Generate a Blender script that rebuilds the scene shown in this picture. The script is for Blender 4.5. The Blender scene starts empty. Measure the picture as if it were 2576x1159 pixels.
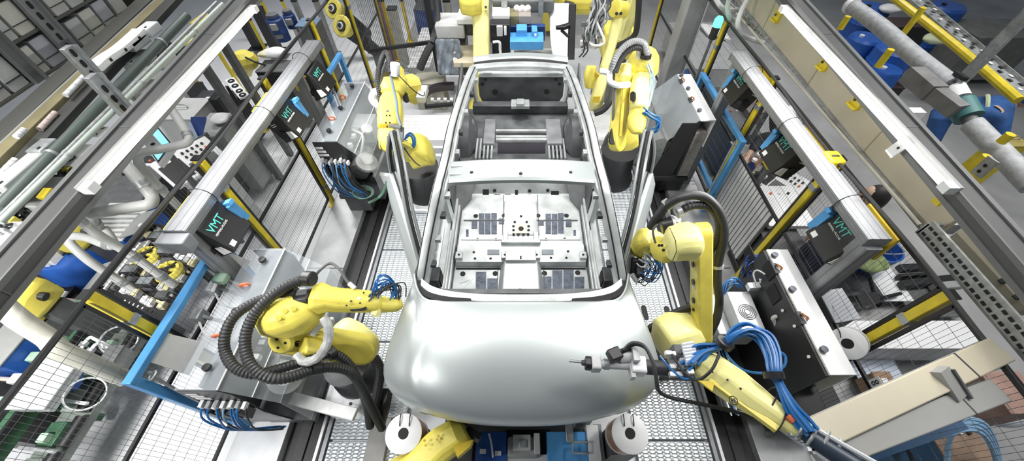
import bpy, math, random
from mathutils import Vector, Matrix
random.seed(7)
SC = bpy.context.scene
COL = SC.collection
V = Vector
# ------------------------------------------------------------------ camera model
F, CX, CY, H, PIT = 941.0, 1305.0, 579.5, 3.9, math.radians(51.4)
CP, SP = math.cos(PIT), math.sin(PIT)
def ray(u, v):
    a = (u-CX)/F; b = (CY-v)/F
    return V((a, CP+b*SP, -SP+b*CP))
def Q(u, v, z=None, x=None, y=None):
    """where the sight line of a photo point meets a level floor, side wall or cross wall"""
    d = ray(u, v)
    if z is not None: s = (z-H)/d.z
    elif x is not None: s = x/d.x
    else: s = y/d.y
    return V((d.x*s, d.y*s, H+d.z*s))
cam = bpy.data.cameras.new('camera'); co = bpy.data.objects.new('camera', cam); COL.objects.link(co)
co.location = (0, 0, H); co.rotation_euler = (math.pi/2-PIT, 0, 0)
cam.sensor_width = 36; cam.lens = F*36/2576; cam.shift_x = -(CX-1288)/2576
cam.clip_start = .05; cam.clip_end = 100
SC.camera = co
# ------------------------------------------------------------------ materials
MATS = {}
def mat(name, col, rough=.5, metal=0., noise=0., nscale=8., emit=0., alpha=1., bump=0., bscale=60., spec=.5, coat=0.):
    if name in MATS: return MATS[name]
    m = bpy.data.materials.new(name); m.use_nodes = True
    nt = m.node_tree; b = nt.nodes['Principled BSDF']
    c = (col[0], col[1], col[2], 1)
    b.inputs['Base Color'].default_value = c
    b.inputs['Roughness'].default_value = rough
    b.inputs['Metallic'].default_value = metal
    b.inputs['Specular IOR Level'].default_value = spec
    if coat: b.inputs['Coat Weight'].default_value = coat; b.inputs['Coat Roughness'].default_value = .1
    if emit:
        b.inputs['Emission Color'].default_value = c; b.inputs['Emission Strength'].default_value = emit
    if alpha < 1: b.inputs['Alpha'].default_value = alpha
    tc = None
    if noise or bump:
        tc = nt.nodes.new('ShaderNodeTexCoord')
    if noise:
        n = nt.nodes.new('ShaderNodeTexNoise'); n.inputs['Scale'].default_value = nscale; n.inputs['Detail'].default_value = 6
        nt.links.new(tc.outputs['Object'], n.inputs['Vector'])
        r = nt.nodes.new('ShaderNodeValToRGB')
        r.color_ramp.elements[0].position = .3; r.color_ramp.elements[1].position = .72
        r.color_ramp.elements[0].color = tuple(max(0, x*(1-noise)) for x in col)+(1,)
        r.color_ramp.elements[1].color = tuple(min(1, x*(1+noise*.5)) for x in col)+(1,)
        nt.links.new(n.outputs['Fac'], r.inputs['Fac']); nt.links.new(r.outputs['Color'], b.inputs['Base Color'])
    if bump:
        n = nt.nodes.new('ShaderNodeTexNoise'); n.inputs['Scale'].default_value = bscale; n.inputs['Detail'].default_value = 3
        nt.links.new(tc.outputs['Object'], n.inputs['Vector'])
        bp = nt.nodes.new('ShaderNodeBump'); bp.inputs['Strength'].default_value = bump; bp.inputs['Distance'].default_value = .01
        nt.links.new(n.outputs['Fac'], bp.inputs['Height']); nt.links.new(bp.outputs['Normal'], b.inputs['Normal'])
    MATS[name] = m
    return m
def glassy(name, col, alpha, rough=.12):
    m = mat(name, col, rough=rough, alpha=alpha, noise=.15, nscale=5)
    return m
YEL = mat('yellow_paint', (.80, .69, .12), .42, noise=.16, nscale=7, bump=.05, bscale=40)
YEL2 = mat('pale_yellow_paint', (.88, .83, .33), .4, noise=.1, nscale=6)
YPOST = mat('fence_yellow', (.74, .58, .03), .4, noise=.2, nscale=10)
YDARK = mat('ochre_bracket', (.70, .52, .05), .5, noise=.2, nscale=12)
BLK = mat('black_plastic', (.014, .014, .016), .42)
BLK2 = mat('black_rubber', (.03, .031, .033), .5, noise=.3, nscale=60)
DARK = mat('dark_steel', (.065, .068, .075), .5, .3, noise=.4, nscale=14)
DKGR = mat('dark_grey', (.12, .125, .13), .55, noise=.3, nscale=10)
GREY = mat('grey_paint', (.33, .34, .34), .5, noise=.15, nscale=6)
LGREY = mat('light_grey_paint', (.56, .57, .57), .45, noise=.12, nscale=6)
WHT = mat('white_paint', (.82, .83, .84), .4, noise=.06, nscale=5)
ALU = mat('aluminium_extrusion', (.27, .28, .30), .45, .4, noise=.12, nscale=12)
STEEL = mat('brushed_steel', (.72, .74, .77), .38, .45, noise=.16, nscale=4)
GALV = mat('galvanised_steel', (.44, .46, .47), .45, .5, noise=.3, nscale=22)
BLUE = mat('sky_blue_paint', (.09, .34, .70), .42, noise=.15, nscale=8)
BLUEH = mat('blue_hose', (.02, .15, .42), .35)
NAVY = mat('navy_blue', (.015, .05, .2), .5, noise=.3, nscale=10)
DBLUE = mat('deep_blue_plastic', (.02, .10, .42), .4, noise=.2, nscale=9)
BEIGE = mat('beige_paint', (.55, .50, .38), .45, noise=.1, nscale=3)
GREEN = mat('machine_green', (.05, .14, .075), .5, noise=.35, nscale=9)
LGREEN = mat('pale_green', (.38, .55, .42), .5, noise=.2, nscale=9)
COPPER = mat('copper_winding', (.52, .27, .16), .4, .6, noise=.3, nscale=40)
ORNG = mat('orange_plastic', (.75, .18, .08), .45)
OLIVE = mat('olive_brown', (.25, .22, .12), .6, noise=.3, nscale=5)
PINKW = mat('pinkish_pipe', (.62, .50, .46), .4, noise=.2, nscale=6)
HOSEG = mat('grey_hose', (.55, .56, .55), .4, noise=.12, nscale=9)
CARM = mat('zinc_grey_body', (.47, .51, .51), .36, .55, noise=.035, nscale=3, coat=.12)
CARI = mat('bare_body_steel', (.56, .59, .59), .36, .4, noise=.35, nscale=5, bump=.12, bscale=16)
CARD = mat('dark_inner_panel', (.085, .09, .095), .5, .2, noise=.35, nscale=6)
PADM = mat('damping_pad', (.085, .105, .145), .3, noise=.6, nscale=22, bump=.4, bscale=60)
POLY = glassy('clear_polycarbonate', (.62, .68, .74), .20, .08)
FILM = mat('plastic_film', (.80, .82, .85), .2, noise=.1, nscale=6, bump=.6, bscale=9)
HOLE = mat('hole_black', (.008, .008, .009), .7)
SKIN = mat('skin', (.62, .42, .32), .5)
HAIR = mat('black_hair', (.012, .011, .01), .6)
LIT = mat('lit_tube', (1, .98, .93), emit=2.6)
SCREEN = mat('lit_screen', (.22, .62, .85), emit=1.0)
LEDG = mat('green_lamp_lens', (.1, .9, .55), emit=1.5)
TEAL = mat('teal_print', (.10, .62, .55), .5)
PRINT = mat('white_print', (.85, .85, .85), .5)
HIVIS = mat('reflective_lime', (.62, .70, .45), .5)
WORKB = mat('workwear_blue', (.03, .11, .33), .7, noise=.35, nscale=8, bump=.4, bscale=14)
CLOTH = mat('dark_workwear', (.03, .03, .045), .8, noise=.4, nscale=9, bump=.4, bscale=14)
PAPER = mat('white_paper', (.8, .8, .84), .6)
# ------------------------------------------------------------------ mesh builder
def frame(d, up=None):
    d = V(d).normalized(); up = V(up) if up is not None else V((0, 0, 1))
    if abs(d.dot(up.normalized())) > .98: up = V((0, 1, 0)) if abs(d.y) < .9 else V((1, 0, 0))
    sx = up.cross(d).normalized(); sy = d.cross(sx)
    return d, sx, sy
def smooth_path(pts, n=6):
    P = [V(p) for p in pts]
    if len(P) < 3: return P
    out = []
    for i in range(len(P)-1):
        p0 = P[max(i-1, 0)]; p1 = P[i]; p2 = P[i+1]; p3 = P[min(i+2, len(P)-1)]
        for k in range(n):
            t = k/n
            out.append(.5*((2*p1)+(p2-p0)*t+(2*p0-5*p1+4*p2-p3)*t*t+(3*p1-p0-3*p2+p3)*t*t*t))
    out.append(P[-1]); return out
class MB:
    def __init__(s): s.v = []; s.f = []
    def add(s, vs, fs):
        o = len(s.v); s.v += [tuple(p) for p in vs]; s.f += [tuple(i+o for i in f) for f in fs]; return s
    def box(s, c, d, R=None):
        c = V(c); hx, hy, hz = d[0]/2, d[1]/2, d[2]/2
        vs = [V((x, y, z)) for z in (-hz, hz) for y in (-hy, hy) for x in (-hx, hx)]
        if R is not None: vs = [R @ p for p in vs]
        return s.add([p+c for p in vs], [(0,2,3,1),(4,5,7,6),(0,1,5,4),(2,6,7,3),(0,4,6,2),(1,3,7,5)])
    def bb(s, a, b):
        return s.box([(a[i]+b[i])/2 for i in range(3)], [abs(b[i]-a[i]) for i in range(3)])
    def loft(s, secs, caps=True, closed=True):
        n = len(secs[0]); vs = [p for sec in secs for p in sec]; fs = []
        for k in range(len(secs)-1):
            for i in range(n if closed else n-1):
                j = (i+1) % n
                fs.append((k*n+i, k*n+j, (k+1)*n+j, (k+1)*n+i))
        if caps and closed: fs += [tuple(reversed(range(n))), tuple((len(secs)-1)*n+i for i in range(n))]
        return s.add(vs, fs)
    def beam(s, p, q, w, h, up=None, w2=None, h2=None, ch=0.):
        """bar from p to q, w across and h along up, chamfered corners, may taper"""
        p, q = V(p), V(q); d, sx, sy = frame(q-p, up)
        secs = []
        for c, a, b in ((p, w, h), (q, w2 or w, h2 or h)):
            a, b = a/2, b/2; k = ch*min(a, b)*2
            if ch: pr = [(-a+k,-b),(a-k,-b),(a,-b+k),(a,b-k),(a-k,b),(-a+k,b),(-a,b-k),(-a,-b+k)]
            else: pr = [(-a,-b),(a,-b),(a,b),(-a,b)]
            secs.append([c+sx*x+sy*y for x, y in pr])
        return s.loft(secs)
    def chain(s, pts, up=None, ch=.25):
        """lofted bar through [(point, w, h), ...] keeping one section frame"""
        d, sx, sy = frame(V(pts[-1][0])-V(pts[0][0]), up); secs = []
        for c, a, b in pts:
            c = V(c); a, b = a/2, b/2; k = ch*min(a, b)*2
            pr = [(-a+k,-b),(a-k,-b),(a,-b+k),(a,b-k),(a-k,b),(-a+k,b),(-a,b-k),(-a,-b+k)]
            secs.append([c+sx*x+sy*y for x, y in pr])
        return s.loft(secs)
    def cyl(s, p, q, r, r2=None, n=16):
        p, q = V(p), V(q); d, sx, sy = frame(q-p); r2 = r if r2 is None else r2
        return s.loft([[c+sx*(R*math.cos(2*math.pi*i/n))+sy*(R*math.sin(2*math.pi*i/n)) for i in range(n)] for c, R in ((p, r), (q, r2))])
    def lathe(s, p, axis, prof, n=20):
        """prof = [(distance along axis, radius), ...]"""
        p = V(p); d, sx, sy = frame(axis)
        return s.loft([[p+d*h+sx*(max(R, 1e-4)*math.cos(2*math.pi*i/n))+sy*(max(R, 1e-4)*math.sin(2*math.pi*i/n)) for i in range(n)] for h, R in prof])
    def tube(s, pts, r, n=8, sm=6, ribs=0.):
        P = smooth_path(pts, sm) if sm else [V(p) for p in pts]
        if ribs:                                                    # corrugated hose
            L = [0]
            for i in range(1, len(P)): L.append(L[-1]+(P[i]-P[i-1]).length)
            m = max(4, int(L[-1]/ribs)); o = []; k = 0
            for i in range(m+1):
                t = L[-1]*i/m
                while k < len(P)-2 and L[k+1] < t: k += 1
                o.append(P[k].lerp(P[k+1], min(1, (t-L[k])/max(1e-6, L[k+1]-L[k]))))
            P = o
        secs = []; sx = None
        for i, c in enumerate(P):
            d = (P[min(i+1, len(P)-1)]-P[max(i-1, 0)])
            if d.length < 1e-7: d = V((0, 0, 1))
            d.normalize()
            if sx is None: _, sx, _ = frame(d)
            sx = (sx-d*sx.dot(d))
            if sx.length < 1e-5: _, sx, _ = frame(d)
            sx.normalize(); sy = d.cross(sx)
            R = r*(1 if not ribs or i % 2 else .86)
            secs.append([c+sx*(R*math.cos(2*math.pi*k/n))+sy*(R*math.sin(2*math.pi*k/n)) for k in range(n)])
        return s.loft(secs)
    def plate(s, p, q, r1, r2, axis, t, n=12):
        """stadium plate: round ends r1 at p and r2 at q, thickness t along axis"""
        p, q, ax = V(p), V(q), V(axis).normalized(); d = q-p; d = (d-ax*d.dot(ax)); L = d.length; d.normalize(); e = ax.cross(d)
        ang = math.acos(max(-1, min(1, (r1-r2)/max(L, 1e-5)))); out = []
        for i in range(n+1):
            a = ang+(2*math.pi-2*ang)*i/n; out.append(p+d*(r1*math.cos(a))+e*(r1*math.sin(a)))
        for i in range(n+1):
            a = -ang+2*ang*i/n; out.append(q+d*(r2*math.cos(a))+e*(r2*math.sin(a)))
        return s.loft([[c-ax*t/2 for c in out], [c+ax*t/2 for c in out]])
    def prism(s, poly, ext):
        ext = V(ext); return s.loft([[V(p) for p in poly], [V(p)+ext for p in poly]])
    def ball(s, c, r, sc=(1, 1, 1), n=12, m=8):
        c = V(c); secs = []
        for k in range(m+1):
            th = math.pi*k/m
            R = max(math.sin(th), 1e-3)
            secs.append([c+V((r*sc[0]*R*math.cos(2*math.pi*i/n), r*sc[1]*R*math.sin(2*math.pi*i/n), -r*sc[2]*math.cos(th))) for i in range(n)])
        return s.loft(secs)
    def ring(s, c, axis, R, r, n=20, k=8):
        c = V(c); d, sx, sy = frame(axis); vs = []; fs = []
        for i in range(n):
            a = 2*math.pi*i/n; rad = sx*math.cos(a)+sy*math.sin(a)
            for j in range(k):
                b = 2*math.pi*j/k; vs.append(c+rad*(R+r*math.cos(b))+d*(r*math.sin(b)))
        for i in range(n):
            for j in range(k):
                fs.append((i*k+j, ((i+1) % n)*k+j, ((i+1) % n)*k+(j+1) % k, i*k+(j+1) % k))
        return s.add(vs, fs)
    def tilt(s, y0, k):
        s.v = [(x, y, z+k*(y-y0)) for x, y, z in s.v]; return s
    def wire(s, p, q, r):
        p, q = V(p), V(q); d, sx, sy = frame(q-p)
        return s.loft([[c+sx*(r*math.cos(a))+sy*(r*math.sin(a)) for a in (0, 2.094, 4.189)] for c in (p, q)])
def tag(o, label=None, cat=None, group=None, kind=None):
    if label: o['label'] = label
    if cat: o['category'] = cat
    if group: o['group'] = group
    if kind: o['kind'] = kind
    return o
def thing(name, label, cat, loc=(0, 0, 0), group=None):
    e = bpy.data.objects.new(name, None); COL.objects.link(e); e.location = V(loc); e.empty_display_size = .1
    return tag(e, label, cat, group)
def base_of(p):
    """world position of an object from its stored translations (no depsgraph needed)"""
    w = V((0, 0, 0))
    while p is not None: w += V(p.location); p = p.parent
    return w
def mk(name, mb, m, parent=None, label=None, cat=None, group=None, kind=None, bev=0., ang=35, origin=None, sub=0):
    me = bpy.data.meshes.new(name)
    if parent is not None: org = base_of(parent); loc = V((0, 0, 0))
    else:
        if origin is not None: org = V(origin)
        else:
            xs, ys, zs = zip(*mb.v); org = V(((min(xs)+max(xs))/2, (min(ys)+max(ys))/2, min(zs)))
        loc = org
    me.from_pydata([(x-org.x, y-org.y, z-org.z) for x, y, z in mb.v], [], mb.f)
    me.materials.append(m)
    o = bpy.data.objects.new(name, me); COL.objects.link(o); o.location = loc
    if parent is not None: o.parent = parent
    import bmesh
    bm = bmesh.new(); bm.from_mesh(me); bmesh.ops.recalc_face_normals(bm, faces=bm.faces); bm.to_mesh(me); bm.free()
    for p in me.polygons: p.use_smooth = True
    me.set_sharp_from_angle(angle=math.radians(ang))
    if bev:
        b = o.modifiers.new('bevel', 'BEVEL'); b.width = bev; b.segments = 2; b.limit_method = 'ANGLE'; b.angle_limit = math.radians(40)
    if sub:
        u = o.modifiers.new('sub', 'SUBSURF'); u.levels = sub; u.render_levels = sub
    return tag(o, label, cat, group, kind)
def dup(root, loc, label=None, group=None):
    """copy of a thing with its parts and sub-parts"""
    def rec(o, par):
        c = o.copy(); COL.objects.link(c)
        if par is not None: c.parent = par
        for ch in list(o.children): rec(ch, c)
        return c
    r = rec(root, None); r.location = V(loc)
    if label: r['label'] = label
    if group: r['group'] = group
    return r
def text_mesh(name, s, size, origin, xdir, ydir, m, parent, ext=.001):
    """lettering as a mesh, its baseline along xdir and its letters upright along ydir"""
    c = bpy.data.curves.new(name, 'FONT'); c.body = s; c.size = size; c.extrude = ext; c.resolution_u = 2
    t = bpy.data.objects.new(name+'_tmp', c); COL.objects.link(t)
    dg = bpy.context.evaluated_depsgraph_get(); me = bpy.data.meshes.new_from_object(t.evaluated_get(dg))
    bpy.data.objects.remove(t); bpy.data.curves.remove(c)
    x, y = V(xdir).normalized(), V(ydir).normalized(); z = x.cross(y)
    M = Matrix(((x.x, y.x, z.x, origin[0]), (x.y, y.y, z.y, origin[1]), (x.z, y.z, z.z, origin[2]), (0, 0, 0, 1)))
    me.transform(M)
    if parent is not None: me.transform(Matrix.Translation(-base_of(parent)))
    me.materials.clear(); me.materials.append(m)
    o = bpy.data.objects.new(name, me); COL.objects.link(o)
    if parent is not None: o.parent = parent
    return o
def QP(lst): return [Q(u, v, z=z) for u, v, z in lst]
# ================================================================== SETTING
ORD = ['first', 'second', 'third', 'fourth', 'fifth', 'sixth', 'seventh', 'eighth', 'ninth', 'tenth', 'eleventh', 'twelfth']
SIDE = {-1: 'left', 1: 'right'}
fm = mat('epoxy_floor', (.78, .79, .82), .3, noise=.1, nscale=1.3)
dm = mat('cell_floor_paint', (.56, .58, .60), .4, noise=.15, nscale=2.5)
mk('floor', MB().bb((-2.6, -3, -.3), (14, 15, -.12)), mat('concrete_floor', (.40, .40, .40), .5, noise=.3, nscale=1.1), kind='structure')
mk('floor_left', MB().bb((-14, -3, -.3), (-2.6, 15, -.12)), fm, kind='structure')
mk('floor_cell', MB().bb((-2.72, -2, -.118), (2.72, 8.2, -.002)), dm, kind='structure')
# tread plate material: raised lozenges through a bump, no painted shade
def tread():
    m = mat('tread_plate', (.50, .54, .57), .36, .55, noise=.12, nscale=4)
    nt = m.node_tree; b = nt.nodes['Principled BSDF']; tc = nt.nodes.new('ShaderNodeTexCoord')
    vs = []
    for rot, off in ((.785, 0), (-.785, .5)):
        mp = nt.nodes.new('ShaderNodeMapping'); mp.inputs['Rotation'].default_value[2] = rot
        mp.inputs['Scale'].default_value = (11, 24, 1); mp.inputs['Location'].default_value = (off, off, 0)
        nt.links.new(tc.outputs['Object'], mp.inputs['Vector'])
        vo = nt.nodes.new('ShaderNodeTexVoronoi'); vo.inputs['Randomness'].default_value = 0; vo.inputs['Scale'].default_value = 1
        vo.voronoi_dimensions = '2D'
        nt.links.new(mp.outputs['Vector'], vo.inputs['Vector'])
        r = nt.nodes.new('ShaderNodeMapRange'); r.inputs[1].default_value = .22; r.inputs[2].default_value = .42; r.inputs[3].default_value = 1; r.inputs[4].default_value = 0
        nt.links.new(vo.outputs['Distance'], r.inputs[0]); vs.append(r)
    mx = nt.nodes.new('ShaderNodeMath'); mx.operation = 'MAXIMUM'
    nt.links.new(vs[0].outputs[0], mx.inputs[0]); nt.links.new(vs[1].outputs[0], mx.inputs[1])
    bp = nt.nodes.new('ShaderNodeBump'); bp.inputs['Strength'].default_value = .6; bp.inputs['Distance'].default_value = .010
    nt.links.new(mx.outputs[0], bp.inputs['Height']); nt.links.new(bp.outputs['Normal'], b.inputs['Normal'])
    return m
TREAD = tread()
for sd in (-1, 1):
    S = SIDE[sd]
    k = 0
    for y0, y1 in ((-.6, .95), (.96, 2.45), (2.46, 3.95), (3.96, 5.6)):
        m = MB().bb((sd*2.56, y0, 0), (sd*2.11, y1, .10))
        for yy in (y0+.06, y1-.06):
            for xx in (2.52, 2.15): m.cyl((sd*xx, yy, .1), (sd*xx, yy, .106), .012, n=8)
        mk('cover_plate', m, STEEL if sd < 0 else mat('worn_cover_steel', (.52, .53, .54), .4, .6, noise=.25, nscale=5), bev=.006,
           label=f'flat metal cover plate beside the {S} track slot, {ORD[k]} from the hood end', cat='cover plate', group=f'{S} track cover plates'); k += 1
    t = thing('track_slot', f'dark open robot track slot between the {S} cover plates and tread plates', 'track', (sd*1.95, 2.5, 0))
    mk('trench_bed', MB().bb((sd*2.108, -.6, .0), (sd*1.81, 5.6, .015)), BLK, t)
    mk('rail', MB().bb((sd*1.81, -.6, 0), (sd*1.785, 5.6, .085)), STEEL, t)
    mk('rail', MB().bb((sd*1.77, -.6, 0), (sd*1.735, 5.6, .06)), ALU, t)
    ch = MB()
    ch.bb((sd*2.02, -.5, .016), (sd*1.93, 5.4, .035))
    mk('cable_chain', ch, BLK2, t)
    k = 0
    for y0, y1 in ((-.6, .62), (.64, 1.55), (1.57, 2.75), (2.77, 4.0), (4.02, 4.75)):
        m = MB().bb((sd*1.72, y0, 0), (sd*1.06, y1, .05))
        mk('tread_plate', m, TREAD, bev=.004, label=f'silver tread plate on the floor {S} of the car, {ORD[k]} from the hood end', cat='tread plate', group=f'{S} tread plates'); k += 1
# slots seen in the right tread plate beside the hood: lifting handles
for i, (u, v) in enumerate(((1622, 786), (1680, 788))):
    p = Q(u, v, z=.05)
    mk('lifting_slot', MB().plate(p+V((0, -.06, .003)), p+V((0, .06, .003)), .03, .03, (0, 0, 1), .006), HOLE,
       label='dark slotted hand hole in right tread plate, '+('nearer the hood' if i == 0 else 'nearer the yellow robot arm'), cat='hand hole')
# cross deck behind and beside the car's rear
for sd in (-1, 1):
    S = SIDE[sd]
    m = MB().bb((sd*.82, 4.62, .0), (sd*1.95, 5.25, .32))
    for i in range(26): m.bb((sd*.83, 4.64+i*.0235, .32), (sd*1.94, 4.64+i*.0235+.012, .328))
    mk('cross_deck', m, WHT, label=f'white ribbed cross platform on the {S} of the car tail', cat='platform')
    m = MB().bb((sd*.82, 4.36, .0), (sd*1.9, 4.42, .22)).bb((sd*.82, 4.5, .0), (sd*1.9, 4.55, .26))
    mk('cross_rail', m, STEEL, label=f'double metal guide rail in front of the {S} cross platform', cat='rail')
# skid conveyor under the car
t = thing('body_carrier', 'grey steel carrier frame under the car body shell', 'carrier', (0, 2.6, 0))
m = MB()
for sx in (-.55, .55): m.bb((sx-.06, .7, .0), (sx+.06, 4.6, .5))
mk('skid', m, GREY, t)
m = MB()
for y in (1.3, 2.3, 3.3, 4.3): m.bb((-.75, y-.05, .3), (.75, y+.05, .42))
mk('crossbar', m, DKGR, t)
# ------------------------------------------------------------------ safety fence
def fence_post(x, y, S, k, z1=1.9):
    t = thing('fence_post', f'yellow safety fence post on the {S}, {ORD[k]} from the hood end', 'fence post', (x, y, 0), f'{S} fence posts')
    mk('post', MB().bb((x-.03, y-.03, 0), (x+.03, y+.03, z1)), YPOST, t, bev=.005)
    mk('foot_plate', MB().bb((x-.07, y-.04, -.0), (x+.07, y+.04, .015)).cyl((x-.05, y+.02, .01), (x-.05, y+.02, .03), .012, n=6).cyl((x+.05, y-.02, .01), (x+.05, y-.02, .03), .012, n=6), YPOST, t)
    for z in (1.55, .35): mk('clamp', MB().bb((x-.036, y-.036, z), (x+.036, y+.036, z+.05)), GALV, t)
    mk('post_cap', MB().bb((x-.033, y-.033, z1), (x+.033, y+.033, z1+.012)), BLK, t)
def fence_panel(x, y0, y1, S, k, z0=.18, z1=1.88, shutter=False):
    zm = 1.02
    t = thing('wire_fence', (f'black wire mesh fence panel with ribbed grey lower sheet, {S}' if shutter else f'black wire mesh safety fence panel on the {S}, {ORD[k]} from the hood end'), 'fence panel', (x, (y0+y1)/2, z0), f'{S} fence panels')
    m = MB()
    for z in (z0, z1): m.bb((x-.012, y0, z-.013), (x+.012, y1, z+.013))
    for y in (y0, y1): m.bb((x-.012, y-.012, z0), (x+.012, y+.012, z1))
    mk('panel_frame', m, BLK, t)
    mk('middle_rail', MB().bb((x-.012, y0, zm-.013), (x+.012, y1, zm+.013)), BLK, t)
    m = MB(); zb = zm if shutter else z0
    n = int((y1-y0)/.03)
    for i in range(1, n): m.wire((x, y0+(y1-y0)*i/n, zb), (x, y0+(y1-y0)*i/n, z1), .0013)
    n = int((z1-zb)/.11)
    for i in range(1, n): m.wire((x, y0, zb+(z1-zb)*i/n), (x, y1, zb+(z1-zb)*i/n), .0017)
    mk('wire_mesh', m, mat('mesh_wire', (.10, .105, .11), .5), t)
    if shutter:
        m = MB(); n = 15
        for i in range(n):
            a = y0+.12+(y1-y0-.16)*i/n; b = y0+.12+(y1-y0-.16)*(i+1)/n
            m.bb((x-.012, a, z0+.02), (x+.008, b-.016, zm-.02))
        mk('ribbed_sheet', m, LGREY, t); mk('sheet_backing', MB().bb((x+.008, y0+.1, z0+.02), (x+.014, y1-.04, zm-.02)), DKGR, t)
PY = [-.2, 1.1, 2.34, 3.57, 4.94, 6.2, 7.5]
for sd in (-1, 1):
    S = SIDE[sd]
    for k, y in enumerate(PY):
        fence_post(sd*2.6, y, S, k)
        if k < len(PY)-1: fence_panel(sd*2.6, y+.058, PY[k+1]-.058, S, k, shutter=(sd > 0 and k == 2))
# ------------------------------------------------------------------ overhead beams with tube lights
for sd in (-1, 1):
    S = SIDE[sd]
    t = thing('light_beam', f'long grey overhead steel beam carrying the tube light on the {S}', 'beam', (sd*2.57, 2.6, 2.39))
    mk('beam_body', MB().bb((sd*2.51, .2, 2.40), (sd*2.64, 7.5, 2.50)).tilt(3.3, .07), mat('overhead_beam_grey', (.085, .088, .088), .6, noise=.12, nscale=4), t, bev=.006)
    mk('channel_lip', MB().bb((sd*2.50, .2, 2.395), (sd*2.512, 7.5, 2.425)).bb((sd*2.50, .2, 2.475), (sd*2.512, 7.5, 2.505)).bb((sd*2.61, .2, 2.5), (sd*2.64, 7.5, 2.515)).tilt(3.3, .07), mat('beam_lip_grey', (.14, .145, .145), .6), t)
    m = MB()
    for yy in (.9, 2.05, 3.2, 4.4): m.bb((sd*2.505, yy, 2.398), (sd*2.65, yy+.008, 2.503))
    mk('seam', m.tilt(3.3, .07), DKGR, t)
    t = thing('tube_light', f'lit white fluorescent tube lamp under the {S} grey beam', 'tube light', (sd*2.45, 2.65, 2.36))
    mk('tube', MB().tube([(sd*2.455, 1.56, 2.385), (sd*2.455, 3.74, 2.385)], .021, n=12, sm=0).tilt(1.7, .04), LIT, t)
    mk('end_cap', MB().bb((sd*2.50, 1.50, 2.36), (sd*2.43, 1.56, 2.41)).tilt(1.7, .04), WHT, t)
    mk('end_cap', MB().bb((sd*2.50, 3.74, 2.36), (sd*2.43, 3.80, 2.41)).tilt(1.7, .04), WHT, t)
    mk('lamp_tray', MB().bb((sd*2.508, 1.5, 2.39), (sd*2.49, 3.8, 2.412)).tilt(1.7, .04), GREY, t)
p0 = Q(2262, 376, x=2.47); 
t = thing('light_bracket', 'white angled bracket with holes on the right tube light', 'bracket', p0)
mk('strap', MB().beam(Q(2285, 352, x=2.47), Q(2243, 388, x=2.47)+V((-.02, 0, 0)), .07, .012, up=(1, 0, .2)), WHT, t)
m = MB()
for (u, v) in ((2272, 362), (2260, 372)): m.ball(Q(u, v, x=2.455), .009, n=8, m=6)
mk('bolt', m, BLK, t)
# ------------------------------------------------------------------ beige girder on the right
t = thing('beige_girder', 'long beige sheet metal cable duct under the right grey beam', 'cable duct', (2.9, 3.2, 2.0))
mk('duct_body', MB().bb((2.75, 1.52, 2.0), (2.79, 6.8, 2.36)).tilt(3.8, .03), BEIGE, t, bev=.008)
m = MB()
for y in (2.35, 3.3, 4.4): m.bb((2.744, y, 2.0), (2.755, y+.01, 2.355))
mk('seam', m.tilt(3.8, .03), mat('duct_seam', (.42, .38, .28), .5), t)
mk('bottom_lip', MB().bb((2.715, 1.52, 1.985), (2.755, 6.8, 2.005)).tilt(3.8, .03), GALV, t)
for i, (u, v) in enumerate(((2077, 157), (2160, 252), (1958, 38))):
    p = Q(u, v, x=2.745)
    t2 = thing('yellow_bracket', 'small yellow bent bracket on the beige duct, '+['between the other two', 'nearest the white light bracket', 'at the far end'][i], 'bracket', p, 'yellow brackets on the beige duct')
    mk('clip', MB().bb((2.725, p.y-.06, p.z-.05), (2.755, p.y+.05, p.z+.05)).bb((2.70, p.y-.06, p.z-.06), (2.755, p.y+.05, p.z-.045)), YPOST, t2, bev=.004)
    mk('screw', MB().cyl((2.715, p.y+.01, p.z), (2.726, p.y+.01, p.z), .012, n=8), DARK, t2)
t = thing('beige_cabinet', 'beige cover box with a dashed seam beside the perforated channel', 'cover box', (2.95, 1.2, 1.97))
mk('box_body', MB().bb((2.75, .93, 1.97), (2.84, 1.46, 2.24)), BEIGE, t, bev=.008)
m = MB()
for i in range(9): m.bb((2.742, .99+i*.05, 2.16), (2.752, 1.02+i*.05, 2.164))
mk('seam', m, DKGR, t)
for y in (1.0, 1.1): mk('latch', MB().bb((2.735, y-.012, 2.05), (2.752, y+.012, 2.075)), DARK, t)
mk('beige_end_box', MB().bb((2.78, .66, 1.97), (2.84, .91, 2.2)), BEIGE, bev=.006, label='short beige end box at the right edge beyond the cover box', cat='cover box')
t = thing('perforated_channel', 'galvanised channel with rows of slots along the beige cover box', 'cable tray', (2.7, 1.15, 1.93))
mk('channel', MB().bb((2.66, .60, 1.93), (2.675, 1.55, 2.06)).bb((2.66, .60, 1.93), (2.75, 1.55, 1.94)).bb((2.66, 1.54, 1.93), (2.9, 1.56, 2.03)), GALV, t)
m = MB()
for i in range(22):
    for z in (1.967, 2.022): m.bb((2.654, .62+i*.042, z-.008), (2.662, .645+i*.042, z+.008))
mk('perforation_pattern', m, HOLE, t)
m = MB()
p = Q(2366, 492, x=2.66)
mk('yellow_bracket', MB().beam(Q(2352, 512, x=2.70), Q(2398, 472, x=2.70), .05, .02, up=(1, 0, 0)), YPOST, label='yellow angled bracket where the right tube light ends', cat='bracket')
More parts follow.
